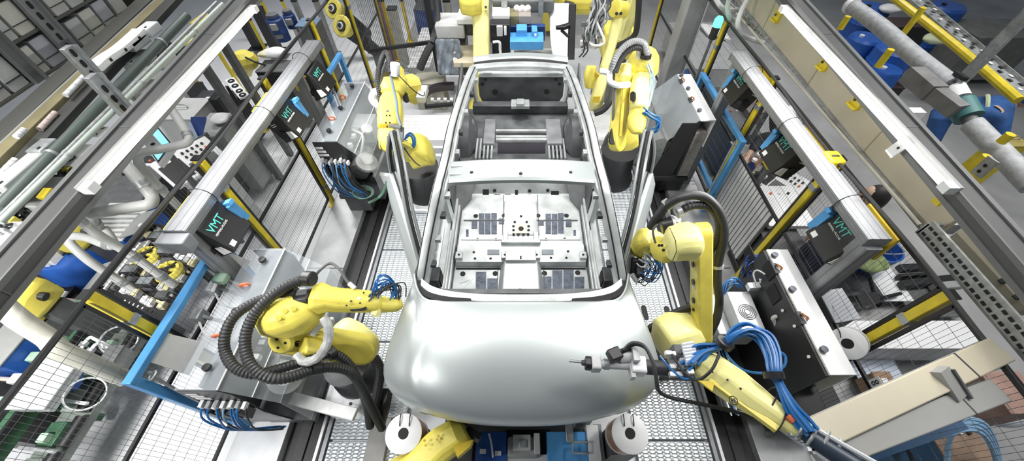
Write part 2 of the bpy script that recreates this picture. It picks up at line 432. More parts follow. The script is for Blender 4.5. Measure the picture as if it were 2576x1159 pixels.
# ------------------------------------------------------------------ lamps
w = bpy.data.worlds.new('world'); SC.world = w; w.use_nodes = True
w.node_tree.nodes['Background'].inputs[0].default_value = (.80, .90, 1, 1); w.node_tree.nodes['Background'].inputs[1].default_value = .13
def area(name, loc, tgt, sx, sy, pw, col=(1, .98, .95)):
    l = bpy.data.lights.new(name, 'AREA'); l.shape = 'RECTANGLE'; l.size = sx; l.size_y = sy; l.energy = pw; l.color = col
    o = bpy.data.objects.new(name, l); COL.objects.link(o); o.location = loc
    d = V(tgt)-V(loc); o.rotation_euler = d.to_track_quat('-Z', 'Y').to_euler(); return o
def lamp(name, loc, tgt, sx, sy, pw, spread=180, col=(1, .98, .95)):
    o = area(name, loc, tgt, sx, sy, pw, col); o.data.spread = math.radians(spread); return o
lamp('cell_lamp', (-1.7, 1.8, 5.4), (-1.0, 2.1, 0), .4, 3.4, 24, 95)
lamp('cell_lamp', (1.8, 1.8, 5.4), (1.0, 2.1, 0), .4, 3.4, 32, 95)
lamp('cell_lamp', (0, 5.6, 5.8), (0, 5.2, 0), 3.2, .4, 75, 95)
lamp('hall_and_fill_lamp', (-4.6, 2.8, 6.0), (-4.0, 2.6, 0), .4, 4, 62, 120)
lamp('hall_and_fill_lamp', (4.8, 2.8, 6.0), (4.2, 2.6, 0), .4, 4, 85, 120)
lamp('hall_and_fill_lamp', (-4.0, 8.0, 6.0), (-3.5, 7.0, 0), 3, .4, 110, 120)
lamp('hall_and_fill_lamp', (4.2, 8.0, 6.0), (3.7, 7.0, 0), 3, .4, 80, 120)  # unseen light added to brighten the floor behind the right mesh
lamp('hall_and_fill_lamp', (-3.3, -.3, 3.6), (-3.4, .9, 0), 1.2, .4, 70, 120)  # unseen low fill, added to brighten the near left floor
lamp('tube_lamp', (-2.40, 2.65, 2.385), (0, 2.65, 1.2), 2.1, .05, 55)
lamp('tube_lamp', (2.40, 2.65, 2.385), (0, 2.65, 1.2), 2.1, .05, 55)
SC.view_settings.view_transform = 'Standard'; SC.view_settings.look = 'None'; SC.view_settings.gamma = 1
SC.view_settings.use_curve_mapping = False; SC.view_settings.exposure = .35
REARM = mat('roof_shaded_steel', (.15, .16, .165), .4, .3, noise=.5, nscale=6, bump=.15, bscale=16)  # darker copy of the body steel, roof shade put into the colour
# ================================================================== CAR BODY SHELL
XC = .02
car = thing('car_body', 'silver grey unpainted car body shell without windscreen and roof panel', 'car body', (XC, 2.5, .5))
def MX(p): return V((2*XC-p[0], p[1], p[2]))
# --- hood with both fenders: one rolled sheet
rows = [((1041, 683, 1.49), (1309, 757, 1.50)), ((1040, 700, 1.475), (1309, 762, 1.505)), ((1026, 740, 1.43), (1309, 800, 1.51)), ((1006, 790, 1.40), (1309, 845, 1.50)),
        ((983, 850, 1.35), (1309, 895, 1.48)), ((966, 900, 1.30), (1309, 945, 1.45)), ((962, 940, 1.26), (1309, 990, 1.41)),
        ((972, 972, 1.22), (1309, 1030, 1.36)), ((1000, 1003, 1.18), (1309, 1056, 1.30)), ((1035, 1027, 1.12), (1309, 1070, 1.22)), ((1062, 1036, 1.03), (1309, 1074, 1.12)), ((1085, 1030, .93), (1309, 1068, 1.02))]
N = 28; secs = []
EX = [14, 12, 7, 4.5, 3.4, 2.9, 2.7, 2.6, 2.6, 2.6, 2.6, 2.6]
for ri, (l, c) in enumerate(rows):
    L = Q(l[0], l[1], z=l[2]); L = V((L.x, L.y, L.z)); C = Q(c[0], c[1], z=c[2]); sec = []
    hw = XC-L.x
    for k in range(-N, N+1):
        s = k/N; t = math.sin(s*math.pi/2)*.55+s*.45 ; a = abs(t)
        yy = C.y+(L.y-C.y)*a**EX[ri]; zz = C.z+(L.z-C.z)*(a**3.2)
        crease = .012*math.exp(-((a-.74)/.05)**2)
        sec.append(V((XC+hw*t, yy, zz+crease)))
    a0, a1 = sec[0], sec[-1]
    sec = [a0+V((.015, 0, -.10)), a0+V((-.012, 0, -.04))]+sec+[a1+V((.012, 0, -.04)), a1+V((-.015, 0, -.10))]
    secs.append(sec)
nose = [p+V((0, .03, -.12)) for p in secs[-1]]; secs.append(nose)
m = MB(); n = len(secs[0]); m.v = [tuple(p) for s_ in secs for p in s_]
m.f = [(k*n+i, k*n+i+1, (k+1)*n+i+1, (k+1)*n+i) for k in range(len(secs)-1) for i in range(n-1)]
hood = mk('hood', m, CARM, car, ang=60, sub=1)
so = hood.modifiers.new('thick', 'SOLIDIFY'); so.thickness = .012; so.offset = -1
# engine bay dark structure under the hood and bulkhead
mk('front_structure', MB().bb((XC-.62, .72, .6), (XC+.62, 1.45, 1.18)), DARK, car)
mk('bulkhead', MB().bb((XC-.72, 1.40, .72), (XC+.72, 1.44, 1.38)), DKGR, car)
# --- cowl, and black strips standing in for the shade in the hood gap
cp = [Q(1060, 708, z=1.47), Q(1085, 727, z=1.46), Q(1130, 740, z=1.45), Q(1200, 747, z=1.44), Q(1309, 749, z=1.435)]
cp = smooth_path(cp+[MX(p) for p in reversed(cp[:-1])], 5)
m = MB(); m.loft([[p+V((0, -.03, -.04)), p+V((0, -.03, 0)), p+V((0, .022, .012)), p+V((0, .03, -.03))] for p in cp]); mk('cowl', m, CARI, car)
sp = [Q(1048, 692, z=1.47), Q(1052, 718, z=1.455), Q(1075, 738, z=1.45), Q(1120, 751, z=1.45), Q(1185, 757, z=1.445)]
for side in (0, 1):
    pp = smooth_path(sp if not side else [MX(p) for p in sp], 5)
    m = MB(); K = len(pp)
    m.loft([[p+V((0, -.006-.030*math.sin(math.pi*(i+.5)/K), 0)), p+V((0, -.006-.030*math.sin(math.pi*(i+.5)/K), .018)), p+V((0, .012, .018)), p+V((0, .012, 0))] for i, p in enumerate(pp)])
    mk('hood_gap_shade', m, HOLE, car)
# --- A-pillars running into the roof side rails
rp = smooth_path([Q(*q[:2], z=q[2]) for q in ((1061, 708, 1.44), (1064, 690, 1.48), (1078, 610, 1.66), (1094, 530, 1.83), (1109, 462, 1.95), (1127, 390, 2.0), (1141, 320, 2.02), (1160, 255, 2.01), (1179, 200, 1.97), (1192, 170, 1.94))], 4)
prof = [(-.062, -.07), (-.062, -.022), (-.048, -.012), (-.042, .012), (-.022, .02), (.004, .022), (.012, .008), (.022, .008), (.03, -.012), (.042, -.016), (.042, -.06)]
for side in (0, 1):
    sg = 1 if not side else -1
    pp = rp if not side else [MX(p) for p in rp]
    mk('roof_rail', MB().loft([[p+V((sg*a, 0, b)) for a, b in prof] for p in pp]), CARI, car, ang=25)
    m = MB(); m.loft([[p+V((sg*a, 0, b)) for a, b in ((-.058, -.020), (-.05, -.020), (-.05, -.008), (-.058, -.012))] for p in pp]); mk('seal_groove', m, HOLE, car)
    m = MB(); m.loft([[p+V((sg*a, 0, b)) for a, b in ((.010, .004), (.02, .004), (.02, .0125), (.010, .0125))] for p in pp]); mk('weld_groove', m, HOLE, car)
    for i in range(6, len(pp)-3, 3):
        p = pp[i]+V((sg*.055, 0, -.05))
        mk('bracket_tab', MB().box(p, (.035, .05, .035)).cyl(p+V((0, 0, .015)), p+V((0, 0, .02)), .01, n=8), CARI if i % 2 else DARK, car)
# --- roof cross member above the seats
def cross(u0, v0, v1, z, arch, name, M, over=.0, th=.02):
    a = Q(u0, v0, z=z); b = Q(u0, v1, z=z); hw = XC-a.x+over; hb = XC-b.x+over; secs = []
    for k in range(17):
        t = k/8-1; dz = arch*(1-t*t)
        f = V((XC+hb*t, b.y, z+dz)); r = V((XC+hw*t, a.y, z+dz))
        secs.append([f+V((0, 0, -.03)), f, f+V((0, .02, .012)), r+V((0, -.02, .012)), r, r+V((0, 0, -.03))])
    return mk(name, MB().loft(secs), M, car, ang=30)
hd = cross(1128, 407, 460, 1.97, .03, 'roof_cross_member', CARM)
for (u, v) in ((1186, 430), (1310, 437), (1436, 430)):
    p = Q(u, v, z=2.012)
    if u != 1310: p.z = 1.996
    mk('hole', MB().cyl(p+V((0, 0, -.01)), p+V((0, 0, .004)), .013, n=10), HOLE, hd)
    mk('rim', MB().ring(p+V((0, 0, .0)), (0, 0, 1), .024, .004, 14, 6), CARI, hd)
for k, (u, v) in enumerate(((1150, 418), (1146, 438))):
    p = Q(u, v, z=1.99); mk('rib', MB().bb((p.x-.045, p.y-.006, p.z-.012), (p.x+.045, p.y+.006, p.z+.004)), CARI, hd)
# --- roof rear end
cross(1193, 163, 175, 1.93, .035, 'roof_rear_rail', CARI, .02)
cross(1200, 157, 162, 1.935, .035, 'rear_gap_seal', HOLE, .03)
cross(1198, 143, 157, 1.94, .045, 'roof_spoiler', CARM, .03)
# --- floor pan, drawn level with its pads and holes
ZF = .79
fp = mk('floor_pan', MB().bb((XC-.74, 1.44, ZF-.02), (XC+.74, 3.12, ZF)), CARI, car)
def q8(x, y, z=ZF): return Q(1020+x/3.409, 440+y/3.409, z=z)
def pad(x0, y0, x1, y1, M=PADM, nm='damping_pad', z=ZF, th=.006, par=None):
    c = [q8(x0, y1, z), q8(x1, y1, z), q8(x1, y0, z), q8(x0, y0, z)]
    return mk(nm, MB().prism(c, (0, 0, th)), M, par or fp)
ZS = .80
for r in ((604, 832, 692, 1032), (702, 888, 792, 1028), (1168, 872, 1252, 1000), (1260, 820, 1346, 1032), (1354, 815, 1442, 998), (1450, 876, 1532, 972),
          (630, 332, 676, 508), (682, 332, 730, 508), (736, 330, 784, 508), (568, 385, 616, 460), (800, 375, 845, 422), (1138, 388, 1186, 434),
          (1202, 335, 1248, 505), (1254, 335, 1302, 508), (1308, 330, 1356, 502), (1374, 382, 1424, 446), (900, 312, 928, 382), (936, 305, 964, 375), (1018, 318, 1046, 382), (1052, 322, 1084, 382),
          (700, 1036, 0, 0), (520, 468, 542, 528), (1440, 475, 1462, 520)):
    if r[2]: pad(*r)
for sx, w_ in ((-1, .13), (1, .13)):
    pass
# seat cross members (raised)
for y0, y1, zt, nm in ((596, 745, .86, 'seat_cross_member'),):
    a = q8(430, y1, zt); b = q8(430, y0, zt); hw = XC-a.x
    cm = mk(nm, MB().loft([[V((XC+sg*hw, a.y-.02, ZF)), V((XC+sg*hw, a.y, zt)), V((XC+sg*hw, b.y, zt)), V((XC+sg*hw, b.y+.02, ZF))] for sg in (-1, 1)]), CARI, car)
    for x0, x1 in ((702, 806), (1168, 1270)): pad(x0, 640, x1, 685, mat('grey_pad', (.22, .25, .28), .4, noise=.2), 'damping_pad', zt, .005, cm)
    for (x, y) in ((586, 662), (1394, 655), (596, 716), (730, 716), (1248, 710), (1380, 710)):
        p = q8(x, y, zt); mk('hole', MB().cyl(p+V((0, 0, -.01)), p+V((0, 0, .003)), .013, n=10), HOLE, cm)
    for x in (462, 853, 1125, 1520):
        p = q8(x, 700, zt); b_ = mk('seat_bracket', MB().bb((p.x-.035, p.y-.04, zt-.05), (p.x+.035, p.y+.04, zt+.035)), CARI, cm, bev=.006)
        mk('hole', MB().cyl(p+V((0, 0, .03)), p+V((0, 0, .038)), .012, n=10), HOLE, b_)
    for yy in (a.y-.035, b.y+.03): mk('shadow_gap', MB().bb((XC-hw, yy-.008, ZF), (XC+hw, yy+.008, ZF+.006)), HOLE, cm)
# tunnel
def sec_tunnel(y, w0, w1, z): return [V((XC-w0, y, ZF-.01)), V((XC-w1, y, z)), V((XC+w1, y, z)), V((XC+w0, y, ZF-.01))]
tn = mk('tunnel', MB().loft([sec_tunnel(1.45, .24, .18, .90), sec_tunnel(1.95, .21, .16, .88), sec_tunnel(2.15, .2, .15, .865)]), CARI, car, bev=.01)
tr = mk('tunnel', MB().loft([sec_tunnel(2.42, .2, .17, .80), sec_tunnel(2.9, .2, .17, .80)]), CARI, car)
p = q8(982, 992, .90); mk('hole', MB().cyl(p+V((0, 0, -.02)), p+V((0, 0, .004)), .022, n=12), HOLE, tn)
for sx in (-1, 1):
    p = q8(982+sx*60, 1000, .9); mk('gusset', MB().prism([p+V((-sx*.03, 0, 0)), p+V((sx*.06, -.012, 0)), p+V((sx*.06, .025, 0))], (0, 0, .004)), HOLE, tn)
mk('shift_bridge', MB().bb((XC-.2, q8(982, 635).y, .82), (XC+.2, q8(982, 600).y, .90)), CARI, car, bev=.012)
mk('shift_plate', MB().bb((XC-.15, q8(982, 735, .9).y, .82), (XC+.15, q8(982, 650, .9).y, .905)), CARM, car, bev=.008)
for (x, y) in ((989, 700), (989, 714)):
    p = q8(x, y, .906); mk('hole', MB().cyl(p, p+V((0, 0, .004)), .009, n=8), HOLE, car)
tp = mk('centre_plate', MB().prism([q8(945, 505, .80), q8(1040, 505, .80), q8(1040, 425, .80), q8(945, 425, .80)], (0, 0, .012)), mat('primer_plate', (.62, .58, .46), .5, .2, noise=.15), car)
p = q8(991, 461, .812); mk('hole', MB().cyl(p, p+V((0, 0, .006)), .028, n=14), HOLE, tp)
for (x, y) in ((926, 440), (926, 473), (928, 508), (968, 508), (1012, 508), (1052, 508), (1056, 473), (1056, 440), (991, 355), (492, 848), (770, 845), (1192, 843), (1476, 838), (603, 352), (845, 349), (1137, 349), (1380, 349), (618, 551), (775, 551), (1205, 551), (1365, 548), (937, 404), (1040, 404)):
    p = q8(x, y, .80 if 860 < x < 1110 else ZF); big = y in (848, 845, 843, 838, 352, 349)
    mk('hole', MB().cyl(p+V((0, 0, -.006)), p+V((0, 0, .006)), .026 if big else .014, n=12), HOLE, fp)
for x in (860, 1120): 
    p = q8(x, 540); mk('tunnel_bracket', MB().bb((p.x-.025, p.y-.06, ZF), (p.x+.025, p.y+.05, ZF+.05)), CARI, fp, bev=.006)
for (x0, y0, x1, y1) in ((480, 985, 580, 880), (470, 925, 545, 895)):
    mk('bead', MB().beam(q8(x0, y0), q8(x1, y1), .018, .014), CARI, fp)
# rockers with stepped inner edge
for sg in (-1, 1):
    m = MB().bb((XC+sg*.68, 1.5, .70), (XC+sg*.78, 4.3, .93)).bb((XC+sg*.66, 1.5, .70), (XC+sg*.68, 3.4, .88))
    mk('rocker', m, CARI, car, bev=.008)
    mk('rocker_edge', MB().bb((XC+sg*.705, 1.55, .93), (XC+sg*.715, 3.0, .936)), HOLE, car)
    # B-pillar: curved strip from the rail to the rocker
    a = rp[[i for i, p in enumerate(rp) if p.y > 2.12][0]]
    pts = [V((XC+sg*(XC-a.x), 2.30, 1.95)), V((XC+sg*.66, 2.42, 1.72)), V((XC+sg*.73, 2.5, 1.42)), V((XC+sg*.74, 2.52, 1.15)), V((XC+sg*.73, 2.54, .9))]
    pp = smooth_path(pts, 5)
    mk('centre_pillar', MB().loft([[p+V((sg*a_, b_, 0)) for a_, b_ in ((-.03, -.06), (-.03, .05), (.02, .06), (.04, 0), (.02, -.07))] for p in pp]), CARM, car, ang=50)
    mk('pillar_slot', MB().beam(pp[4]+V((-sg*.034, -.02, 0)), pp[9]+V((-sg*.034, -.02, 0)), .02, .02), HOLE, car)
    # rear side inner panel with wheel housing
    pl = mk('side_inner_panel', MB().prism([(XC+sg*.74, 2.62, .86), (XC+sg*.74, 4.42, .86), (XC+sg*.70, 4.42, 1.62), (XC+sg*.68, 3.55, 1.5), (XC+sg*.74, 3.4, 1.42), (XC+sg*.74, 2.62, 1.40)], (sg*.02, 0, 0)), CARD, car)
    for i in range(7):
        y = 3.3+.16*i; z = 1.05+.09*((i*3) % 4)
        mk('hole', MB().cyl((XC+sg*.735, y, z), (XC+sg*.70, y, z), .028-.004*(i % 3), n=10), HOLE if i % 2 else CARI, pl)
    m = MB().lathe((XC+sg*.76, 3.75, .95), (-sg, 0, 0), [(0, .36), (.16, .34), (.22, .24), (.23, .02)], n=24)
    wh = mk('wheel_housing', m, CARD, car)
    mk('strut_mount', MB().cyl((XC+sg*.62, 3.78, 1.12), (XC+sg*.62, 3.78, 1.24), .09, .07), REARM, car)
    for i in range(5):
        x = XC+sg*(.34+.045*i); mk('rib', MB().bb((x-.010, 3.36, .98), (x+.010, 3.72, 1.04)), CARI, car)
    # dark hinge box at the pillar foot
    p = Q(1089, 695, z=1.33); x = XC+sg*(XC-p.x)
    hb_ = mk('hinge_box', MB().bb((x-.055, p.y-.06, 1.22), (x+.055, p.y+.075, 1.36)), DARK, car, bev=.008)
    mk('opening', MB().bb((x-sg*.06-.005, p.y-.045, 1.24), (x-sg*.06+.005, p.y+.05, 1.34)), HOLE, hb_)
    # inner frame strip of the door opening
    mk('opening_flange', MB().tube([(XC+sg*.70, 1.55, 1.30), (XC+sg*.71, 1.62, 1.0), (XC+sg*.70, 1.8, .95), (XC+sg*.70, 2.35, .95)], .014, n=6), CARI, car)
# kick up, rear seat pan and boot floor
kick = mk('kick_up', MB().prism([(XC-.74, 3.02, ZF-.01), (XC-.74, 3.16, 1.0), (XC-.74, 3.30, 1.0), (XC-.74, 3.30, .97), (XC-.74, 3.18, .97), (XC-.74, 3.05, ZF-.02)], (1.48, 0, 0)), CARI, car)
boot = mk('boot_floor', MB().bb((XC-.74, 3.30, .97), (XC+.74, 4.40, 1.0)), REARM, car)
def qk(x, y):                       # the slanted face between floor and seat pan
    p0 = q8(x, y, ZF); d = p0-V((0, 0, H)); n_ = V((0, -.21, .14)); o = V((0, 3.02, ZF))
    s = (o-V((0, 0, H))).dot(n_)/d.dot(n_); return V((0, 0, H))+d*s+V((0, -.004, .003))
for (x0, y0, x1, y1) in ((975, 170, 1220, 206), (765, 165, 815, 226), (1248, 136, 1314, 174), (664, 122, 716, 180), (940, 128, 964, 186)):
    mk('opening', MB().prism([qk(x0, y1), qk(x1, y1), qk(x1, y0), qk(x0, y0)], (0, -.004, .004)), HOLE, kick)
for (x, y) in ((765, 133), (1220, 131), (1064, 135), (864, 160), (890, 160)):
    p = qk(x, y); mk('hole', MB().cyl(p, p+V((0, -.006, .004)), .02, n=10), HOLE if x not in (864, 890) else CARI, kick)
def qz(u, v, z): return Q(u, v, z=z)
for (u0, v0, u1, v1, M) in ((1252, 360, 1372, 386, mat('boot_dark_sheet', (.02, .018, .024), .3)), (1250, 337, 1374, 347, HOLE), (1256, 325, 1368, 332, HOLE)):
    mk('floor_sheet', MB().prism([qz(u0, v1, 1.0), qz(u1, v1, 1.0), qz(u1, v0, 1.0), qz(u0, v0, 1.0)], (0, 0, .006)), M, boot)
for v in (333.5, 349, 356): 
    a = qz(1248, v, 1.0); b = qz(1376, v, 1.0); mk('cross_bar', MB().beam(a+V((0, 0, .02)), b+V((0, 0, .02)), .04, .05, ch=.2), CARI, boot)
for (u0, u1) in ((1215, 1248), (1376, 1408)):
    a = qz(u0, 372, 1.0); b = qz(u1, 310, 1.0); mk('boot_side_member', MB().bb((a.x, a.y, .99), (b.x, b.y, 1.07)), mat('mid_inner_steel', (.26, .27, .28), .4, .3, noise=.3, nscale=7), boot, bev=.01)
for (u, v, r) in ((1213, 385, .03), (1402, 383, .03), (1190, 310, .03), (1433, 311, .045), (1238, 365, .02), (1384, 365, .02)):
    p = qz(u, v, 1.02); mk('hole', MB().cyl(p, p+V((0, 0, .01)), r, n=12), HOLE, boot)
mk('rear_cross_member', MB().bb((XC-.62, 4.28, 1.0), (XC+.62, 4.40, 1.12)), CARD, car, bev=.012)
mk('latch_plate', MB().bb((XC-.12, 4.2, 1.12), (XC+.12, 4.36, 1.17)).bb((XC-.05, 4.18, 1.17), (XC+.05, 4.3, 1.22)), CARI, car, bev=.01)
# --- tail opening frame and tailgate seen from inside
ap = [(1194, 186), (1193, 215), (1197, 245), (1208, 268), (1232, 284), (1270, 290), (1310, 291), (1350, 290), (1390, 284), (1412, 268), (1423, 245), (1428, 215), (1427, 186)]
mk('tail_frame', MB().tube([Q(u, v, y=4.40) for u, v in ap], .032, n=8, sm=4), CARI, car)
gp = [(1206, 182), (1203, 215), (1206, 243), (1214, 258), (1240, 263), (1310, 264), (1380, 263), (1406, 258), (1416, 243), (1419, 215), (1416, 182)]
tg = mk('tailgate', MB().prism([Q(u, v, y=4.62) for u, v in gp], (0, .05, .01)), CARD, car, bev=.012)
mk('tailgate_header', MB().beam(Q(1206, 186, y=4.60), Q(1416, 186, y=4.60), .07, .05), CARI, tg)
for (u, v, r) in ((1246, 231, .036), (1375, 230, .036), (1214, 211, .022), (1407, 211, .022), (1222, 200, .014), (1398, 200, .014)):
    p = Q(u, v, y=4.615); mk('hole', MB().cyl(p, p+V((0, -.008, 0)), r, n=14), HOLE, tg)
for (u0, u1, v) in ((1215, 1238, 185), (1377, 1405, 185)):
    mk('bright_bracket', MB().beam(Q(u0, v, y=4.56), Q(u1, v, y=4.56), .02, .02), CARM, tg)
# outer side skin behind the doors
for sg in (-1, 1):
    mk('quarter_panel', MB().loft([[V((XC+sg*.77, y, .78)), V((XC+sg*.80, y, 1.1)), V((XC+sg*.765, y, 1.45)), V((XC+sg*.745, y, 1.45)), V((XC+sg*.76, y, 1.0)), V((XC+sg*.75, y, .78))] for y in (3.05, 3.6, 4.1, 4.5)]), CARM, car, ang=50)
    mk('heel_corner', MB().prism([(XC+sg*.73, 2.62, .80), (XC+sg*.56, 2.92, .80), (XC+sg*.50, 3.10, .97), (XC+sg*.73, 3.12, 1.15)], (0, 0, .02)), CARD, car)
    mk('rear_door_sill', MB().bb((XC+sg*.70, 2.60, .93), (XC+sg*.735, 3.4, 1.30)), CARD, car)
    mk('inner_step', MB().bb((XC+sg*.648, 1.5, ZF), (XC+sg*.66, 3.0, ZF+.03)), DARK, car)
    mk('floor_seam', MB().bb((XC+sg*.22, 1.5, ZF+.001), (XC+sg*.228, 2.2, ZF+.008)), DARK, car)
    mk('floor_seam', MB().bb((XC+sg*.19, 2.42, ZF+.001), (XC+sg*.196, 3.0, ZF+.014)), DARK, car)
for y in (1.72, 2.36, 2.62): mk('floor_rib', MB().beam((XC-.62, y, ZF+.003), (XC+.62, y, ZF+.003), .012, .012), DKGR if y > 2.4 else CARI, car)
# --- front doors swung open
for side in (0, 1):
    sg = -1 if not side else 1
    hx, hy, ex, ey = (.765, 1.62, 1.20, 2.63)
    H0 = V((XC+sg*hx, hy, 0)); E0 = V((XC+sg*ex, ey, 0)); d = (E0-H0).normalized(); nrm = V((-d.y*sg, d.x*sg, 0)); nrm = -nrm if nrm.x*sg < 0 else nrm
    secs = []
    for k in range(9):
        t = k/8; c = H0.lerp(E0, t); zb = .78; zt = 1.47+.02*t
        o_ = [(-.035, zb), (-.035, zt), (.045, zt), (.10, zt-.12), (.13, 1.15), (.11, .95), (.05, zb)]
        secs.append([c+nrm*a+V((0, 0, z)) for a, z in o_])
    dr = mk('door', MB().loft(secs), CARM, car, ang=50)
    mk('belt_seal', MB().beam(H0+nrm*.0+V((0, 0, 1.475)), E0+nrm*.0+V((0, 0, 1.50)), .016, .012), HOLE, dr)
    top = V((XC+sg*1.07, 2.60, 1.97))
    for off, r, M in ((-.028, .013, mat('frame_grey', (.26, .28, .28), .4, .4)), (.004, .012, HOLE), (.03, .014, mat('frame_grey', (.26, .28, .28), .4, .4))):
        fr = [H0+nrm*off+V((0, 0, 1.47)), H0.lerp(E0, .30)+nrm*off*.9+V((-sg*.03, 0, 1.72)), H0.lerp(E0, .62)+nrm*off*.9+V((-sg*.09, 0, 1.93)), H0.lerp(E0, .86)+nrm*off*.9+V((-sg*.12, 0, 1.985)), top+nrm*off+V((0, .01, -.01)), E0+nrm*off+V((-sg*.045, 0, 1.75)), E0+nrm*off+V((0, 0, 1.48))]
        mk('window_frame', MB().tube(fr, r, n=6, sm=5), M, dr)
    mk('hinge', MB().cyl(H0+V((0, 0, 1.1)), H0+V((0, 0, 1.2)), .02, n=10), DARK, dr)
# ================================================================== ROBOTS
def jit(p, a): return V(p)+V((random.uniform(-a, a), random.uniform(-a, a), random.uniform(-a, a)))
def hose(name, pts, r, M, par, ribs=0., n=8, sm=6, z=0): return mk(name, MB().tube(pts, r, n=n, sm=sm, ribs=ribs), M, par)
def bundle(name, pts, n, spread, r, M, par, ends=1.0):
    for i in range(n):
        off = V((random.uniform(-spread, spread), random.uniform(-spread, spread), random.uniform(-spread, spread)))
        hose(name, [V(p)+off*(1 if 0 < k < len(pts)-1 else ends)+V((random.uniform(-1, 1), random.uniform(-1, 1), random.uniform(-1, 1)))*spread*.35 for k, p in enumerate(pts)], r, M, par, n=5, sm=5)
def bolts(name, c, axis, R, n, r, M, par, h=.012):
    d, sx, sy = frame(axis)
    for i in range(n):
        a = 2*math.pi*i/n; p = V(c)+sx*(R*math.cos(a))+sy*(R*math.sin(a))
        mk(name, MB().cyl(p, p+d*h, r, n=6), M, par)
# ---------------- front left robot
b = Q(897, 945, z=.45)
r1 = thing('industrial_robot', 'yellow six-axis robot at the hood\'s left with two thick black hoses', 'robot', (b.x, b.y, .05))
P = Q(862, 985, z=.40)
mk('carriage', MB().bb((P.x-.16, P.y-.16, .06), (P.x+.2, P.y+.22, .40)), STEEL, r1, bev=.03)
for dx, dy in ((-.1, -.1), (.1, -.1), (-.1, .1), (.12, .12)):
    mk('bolt', MB().cyl((P.x+dx, P.y+dy, .40), (P.x+dx, P.y+dy, .408), .014, n=8), DKGR, r1)
mk('base', MB().lathe((b.x, b.y+.02, .38), (0, 0, 1), [(0, .21), (.12, .20), (.16, .17), (.26, .16), (.30, .19), (.34, .19)], n=24), DARK, r1)
S1 = Q(917, 872, z=.93); E1 = Q(722, 850, z=1.36)
mk('turret', MB().chain([(Q(932, 893, z=.76), .20, .16), (Q(915, 875, z=.82), .28, .26), (Q(880, 845, z=.9), .27, .30), (Q(858, 822, z=.95), .20, .22), (Q(850, 812, z=.96), .12, .14)]), YEL2, r1, bev=.03)
ax = V((.05, -.72, .69))
la = mk('lower_arm', MB().plate(S1+V((.02, -.04, .06)), E1, .115, .10, ax, .13), YEL, r1, bev=.02)
mk('joint_cover', MB().cyl(E1+ax*.06, E1+ax*.085, .085, .07, n=20), YEL, la)
bolts('hole', E1+ax*.084, ax, .035, 3, .010, HOLE, la, .004)
mk('recess', MB().plate(S1.lerp(E1, .72)+ax*.066, S1.lerp(E1, .82)+ax*.066, .028, .022, ax, .006), HOLE, la)
mk('joint_cover', MB().cyl(S1+ax*.10, S1+ax*.13, .09, .08, n=20), YEL, la)
mk('motor_cap', MB().chain([(Q(760, 872, z=1.34), .14, .10), (Q(810, 880, z=1.2), .15, .12), (Q(835, 880, z=1.15), .08, .07)]), YEL, la, bev=.02)
el = mk('elbow_housing', MB().chain([(Q(668, 822, z=1.42), .15, .15), (Q(682, 808, z=1.46), .24, .25), (Q(715, 798, z=1.5), .29, .29), (Q(755, 786, z=1.53), .28, .27), (Q(790, 772, z=1.55), .20, .2), (Q(805, 764, z=1.55), .14, .15)]), YEL, r1, bev=.025)
for u, v in ((716, 782), (738, 776), (700, 800)): mk('screw_boss', MB().cyl(Q(u, v, z=1.62), Q(u, v, z=1.67), .018, n=8), YEL, el)
mk('wrist_motor', MB().beam(Q(722, 756, z=1.58), Q(788, 748, z=1.62), .11, .11, ch=.2).beam(Q(706, 757, z=1.57), Q(725, 756, z=1.58), .06, .06, ch=.3), BLK, r1, bev=.008)
mk('motor_tube', MB().beam(Q(728, 738, z=1.64), Q(776, 735, z=1.66), .045, .04, ch=.3), DKGR, r1)
fa = mk('forearm', MB().chain([(Q(790, 752, z=1.58), .19, .20), (Q(806, 750, z=1.6), .20, .21), (Q(830, 752, z=1.6), .15, .17), (Q(850, 754, z=1.59), .155, .15), (Q(925, 758, z=1.54), .145, .14), (Q(952, 762, z=1.52), .125, .12), (Q(960, 764, z=1.51), .09, .09)]), YEL, r1, bev=.012)
mk('oval_plate', MB().plate(Q(888, 776, z=1.575), Q(915, 773, z=1.57), .018, .022, (0, -.6, .8), .02), BLK, fa)
for u, v in ((883, 757), (915, 736), (938, 748), (940, 738), (872, 768), (906, 762), (852, 762)): mk('screw', MB().cyl(Q(u, v, z=1.63), Q(u, v, z=1.640), .007, n=8), DARK, fa)
mk('data_plate', MB().beam(Q(899, 750, z=1.622), Q(907, 750, z=1.62), .02, .004), PAPER, fa)
mk('wrist', MB().chain([(Q(950, 766, z=1.50), .10, .1), (Q(966, 766, z=1.46), .11, .11), (Q(1000, 766, z=1.40), .095, .09), (Q(1010, 767, z=1.38), .06, .06)]), YEL, r1, bev=.012)
mk('wrist_flange', MB().cyl(Q(952, 788, z=1.5), Q(940, 784, z=1.5), .03, n=10), YEL2, r1)
bundle('cable', QP([(945, 745, 1.6), (952, 712, 1.66), (975, 705, 1.6), (995, 730, 1.5), (985, 755, 1.46)]), 9, .035, .005, BLUEH, r1)
bundle('cable', QP([(935, 740, 1.6), (960, 722, 1.62), (1000, 715, 1.5), (1003, 745, 1.45)]), 7, .04, .005, BLK2, r1)
hose('air_line', QP([(790, 697, 1.68), (808, 676, 1.72), (832, 662, 1.72), (856, 680, 1.70), (872, 705, 1.66), (888, 720, 1.64)]), .010, DKGR, r1)
mk('line_fitting', MB().cyl(Q(878, 712, z=1.65), Q(893, 725, z=1.63), .016, n=8), STEEL, r1)
def c3(x, y, z): return Q(560+x/2.52, 620+y/2.52, z=z)
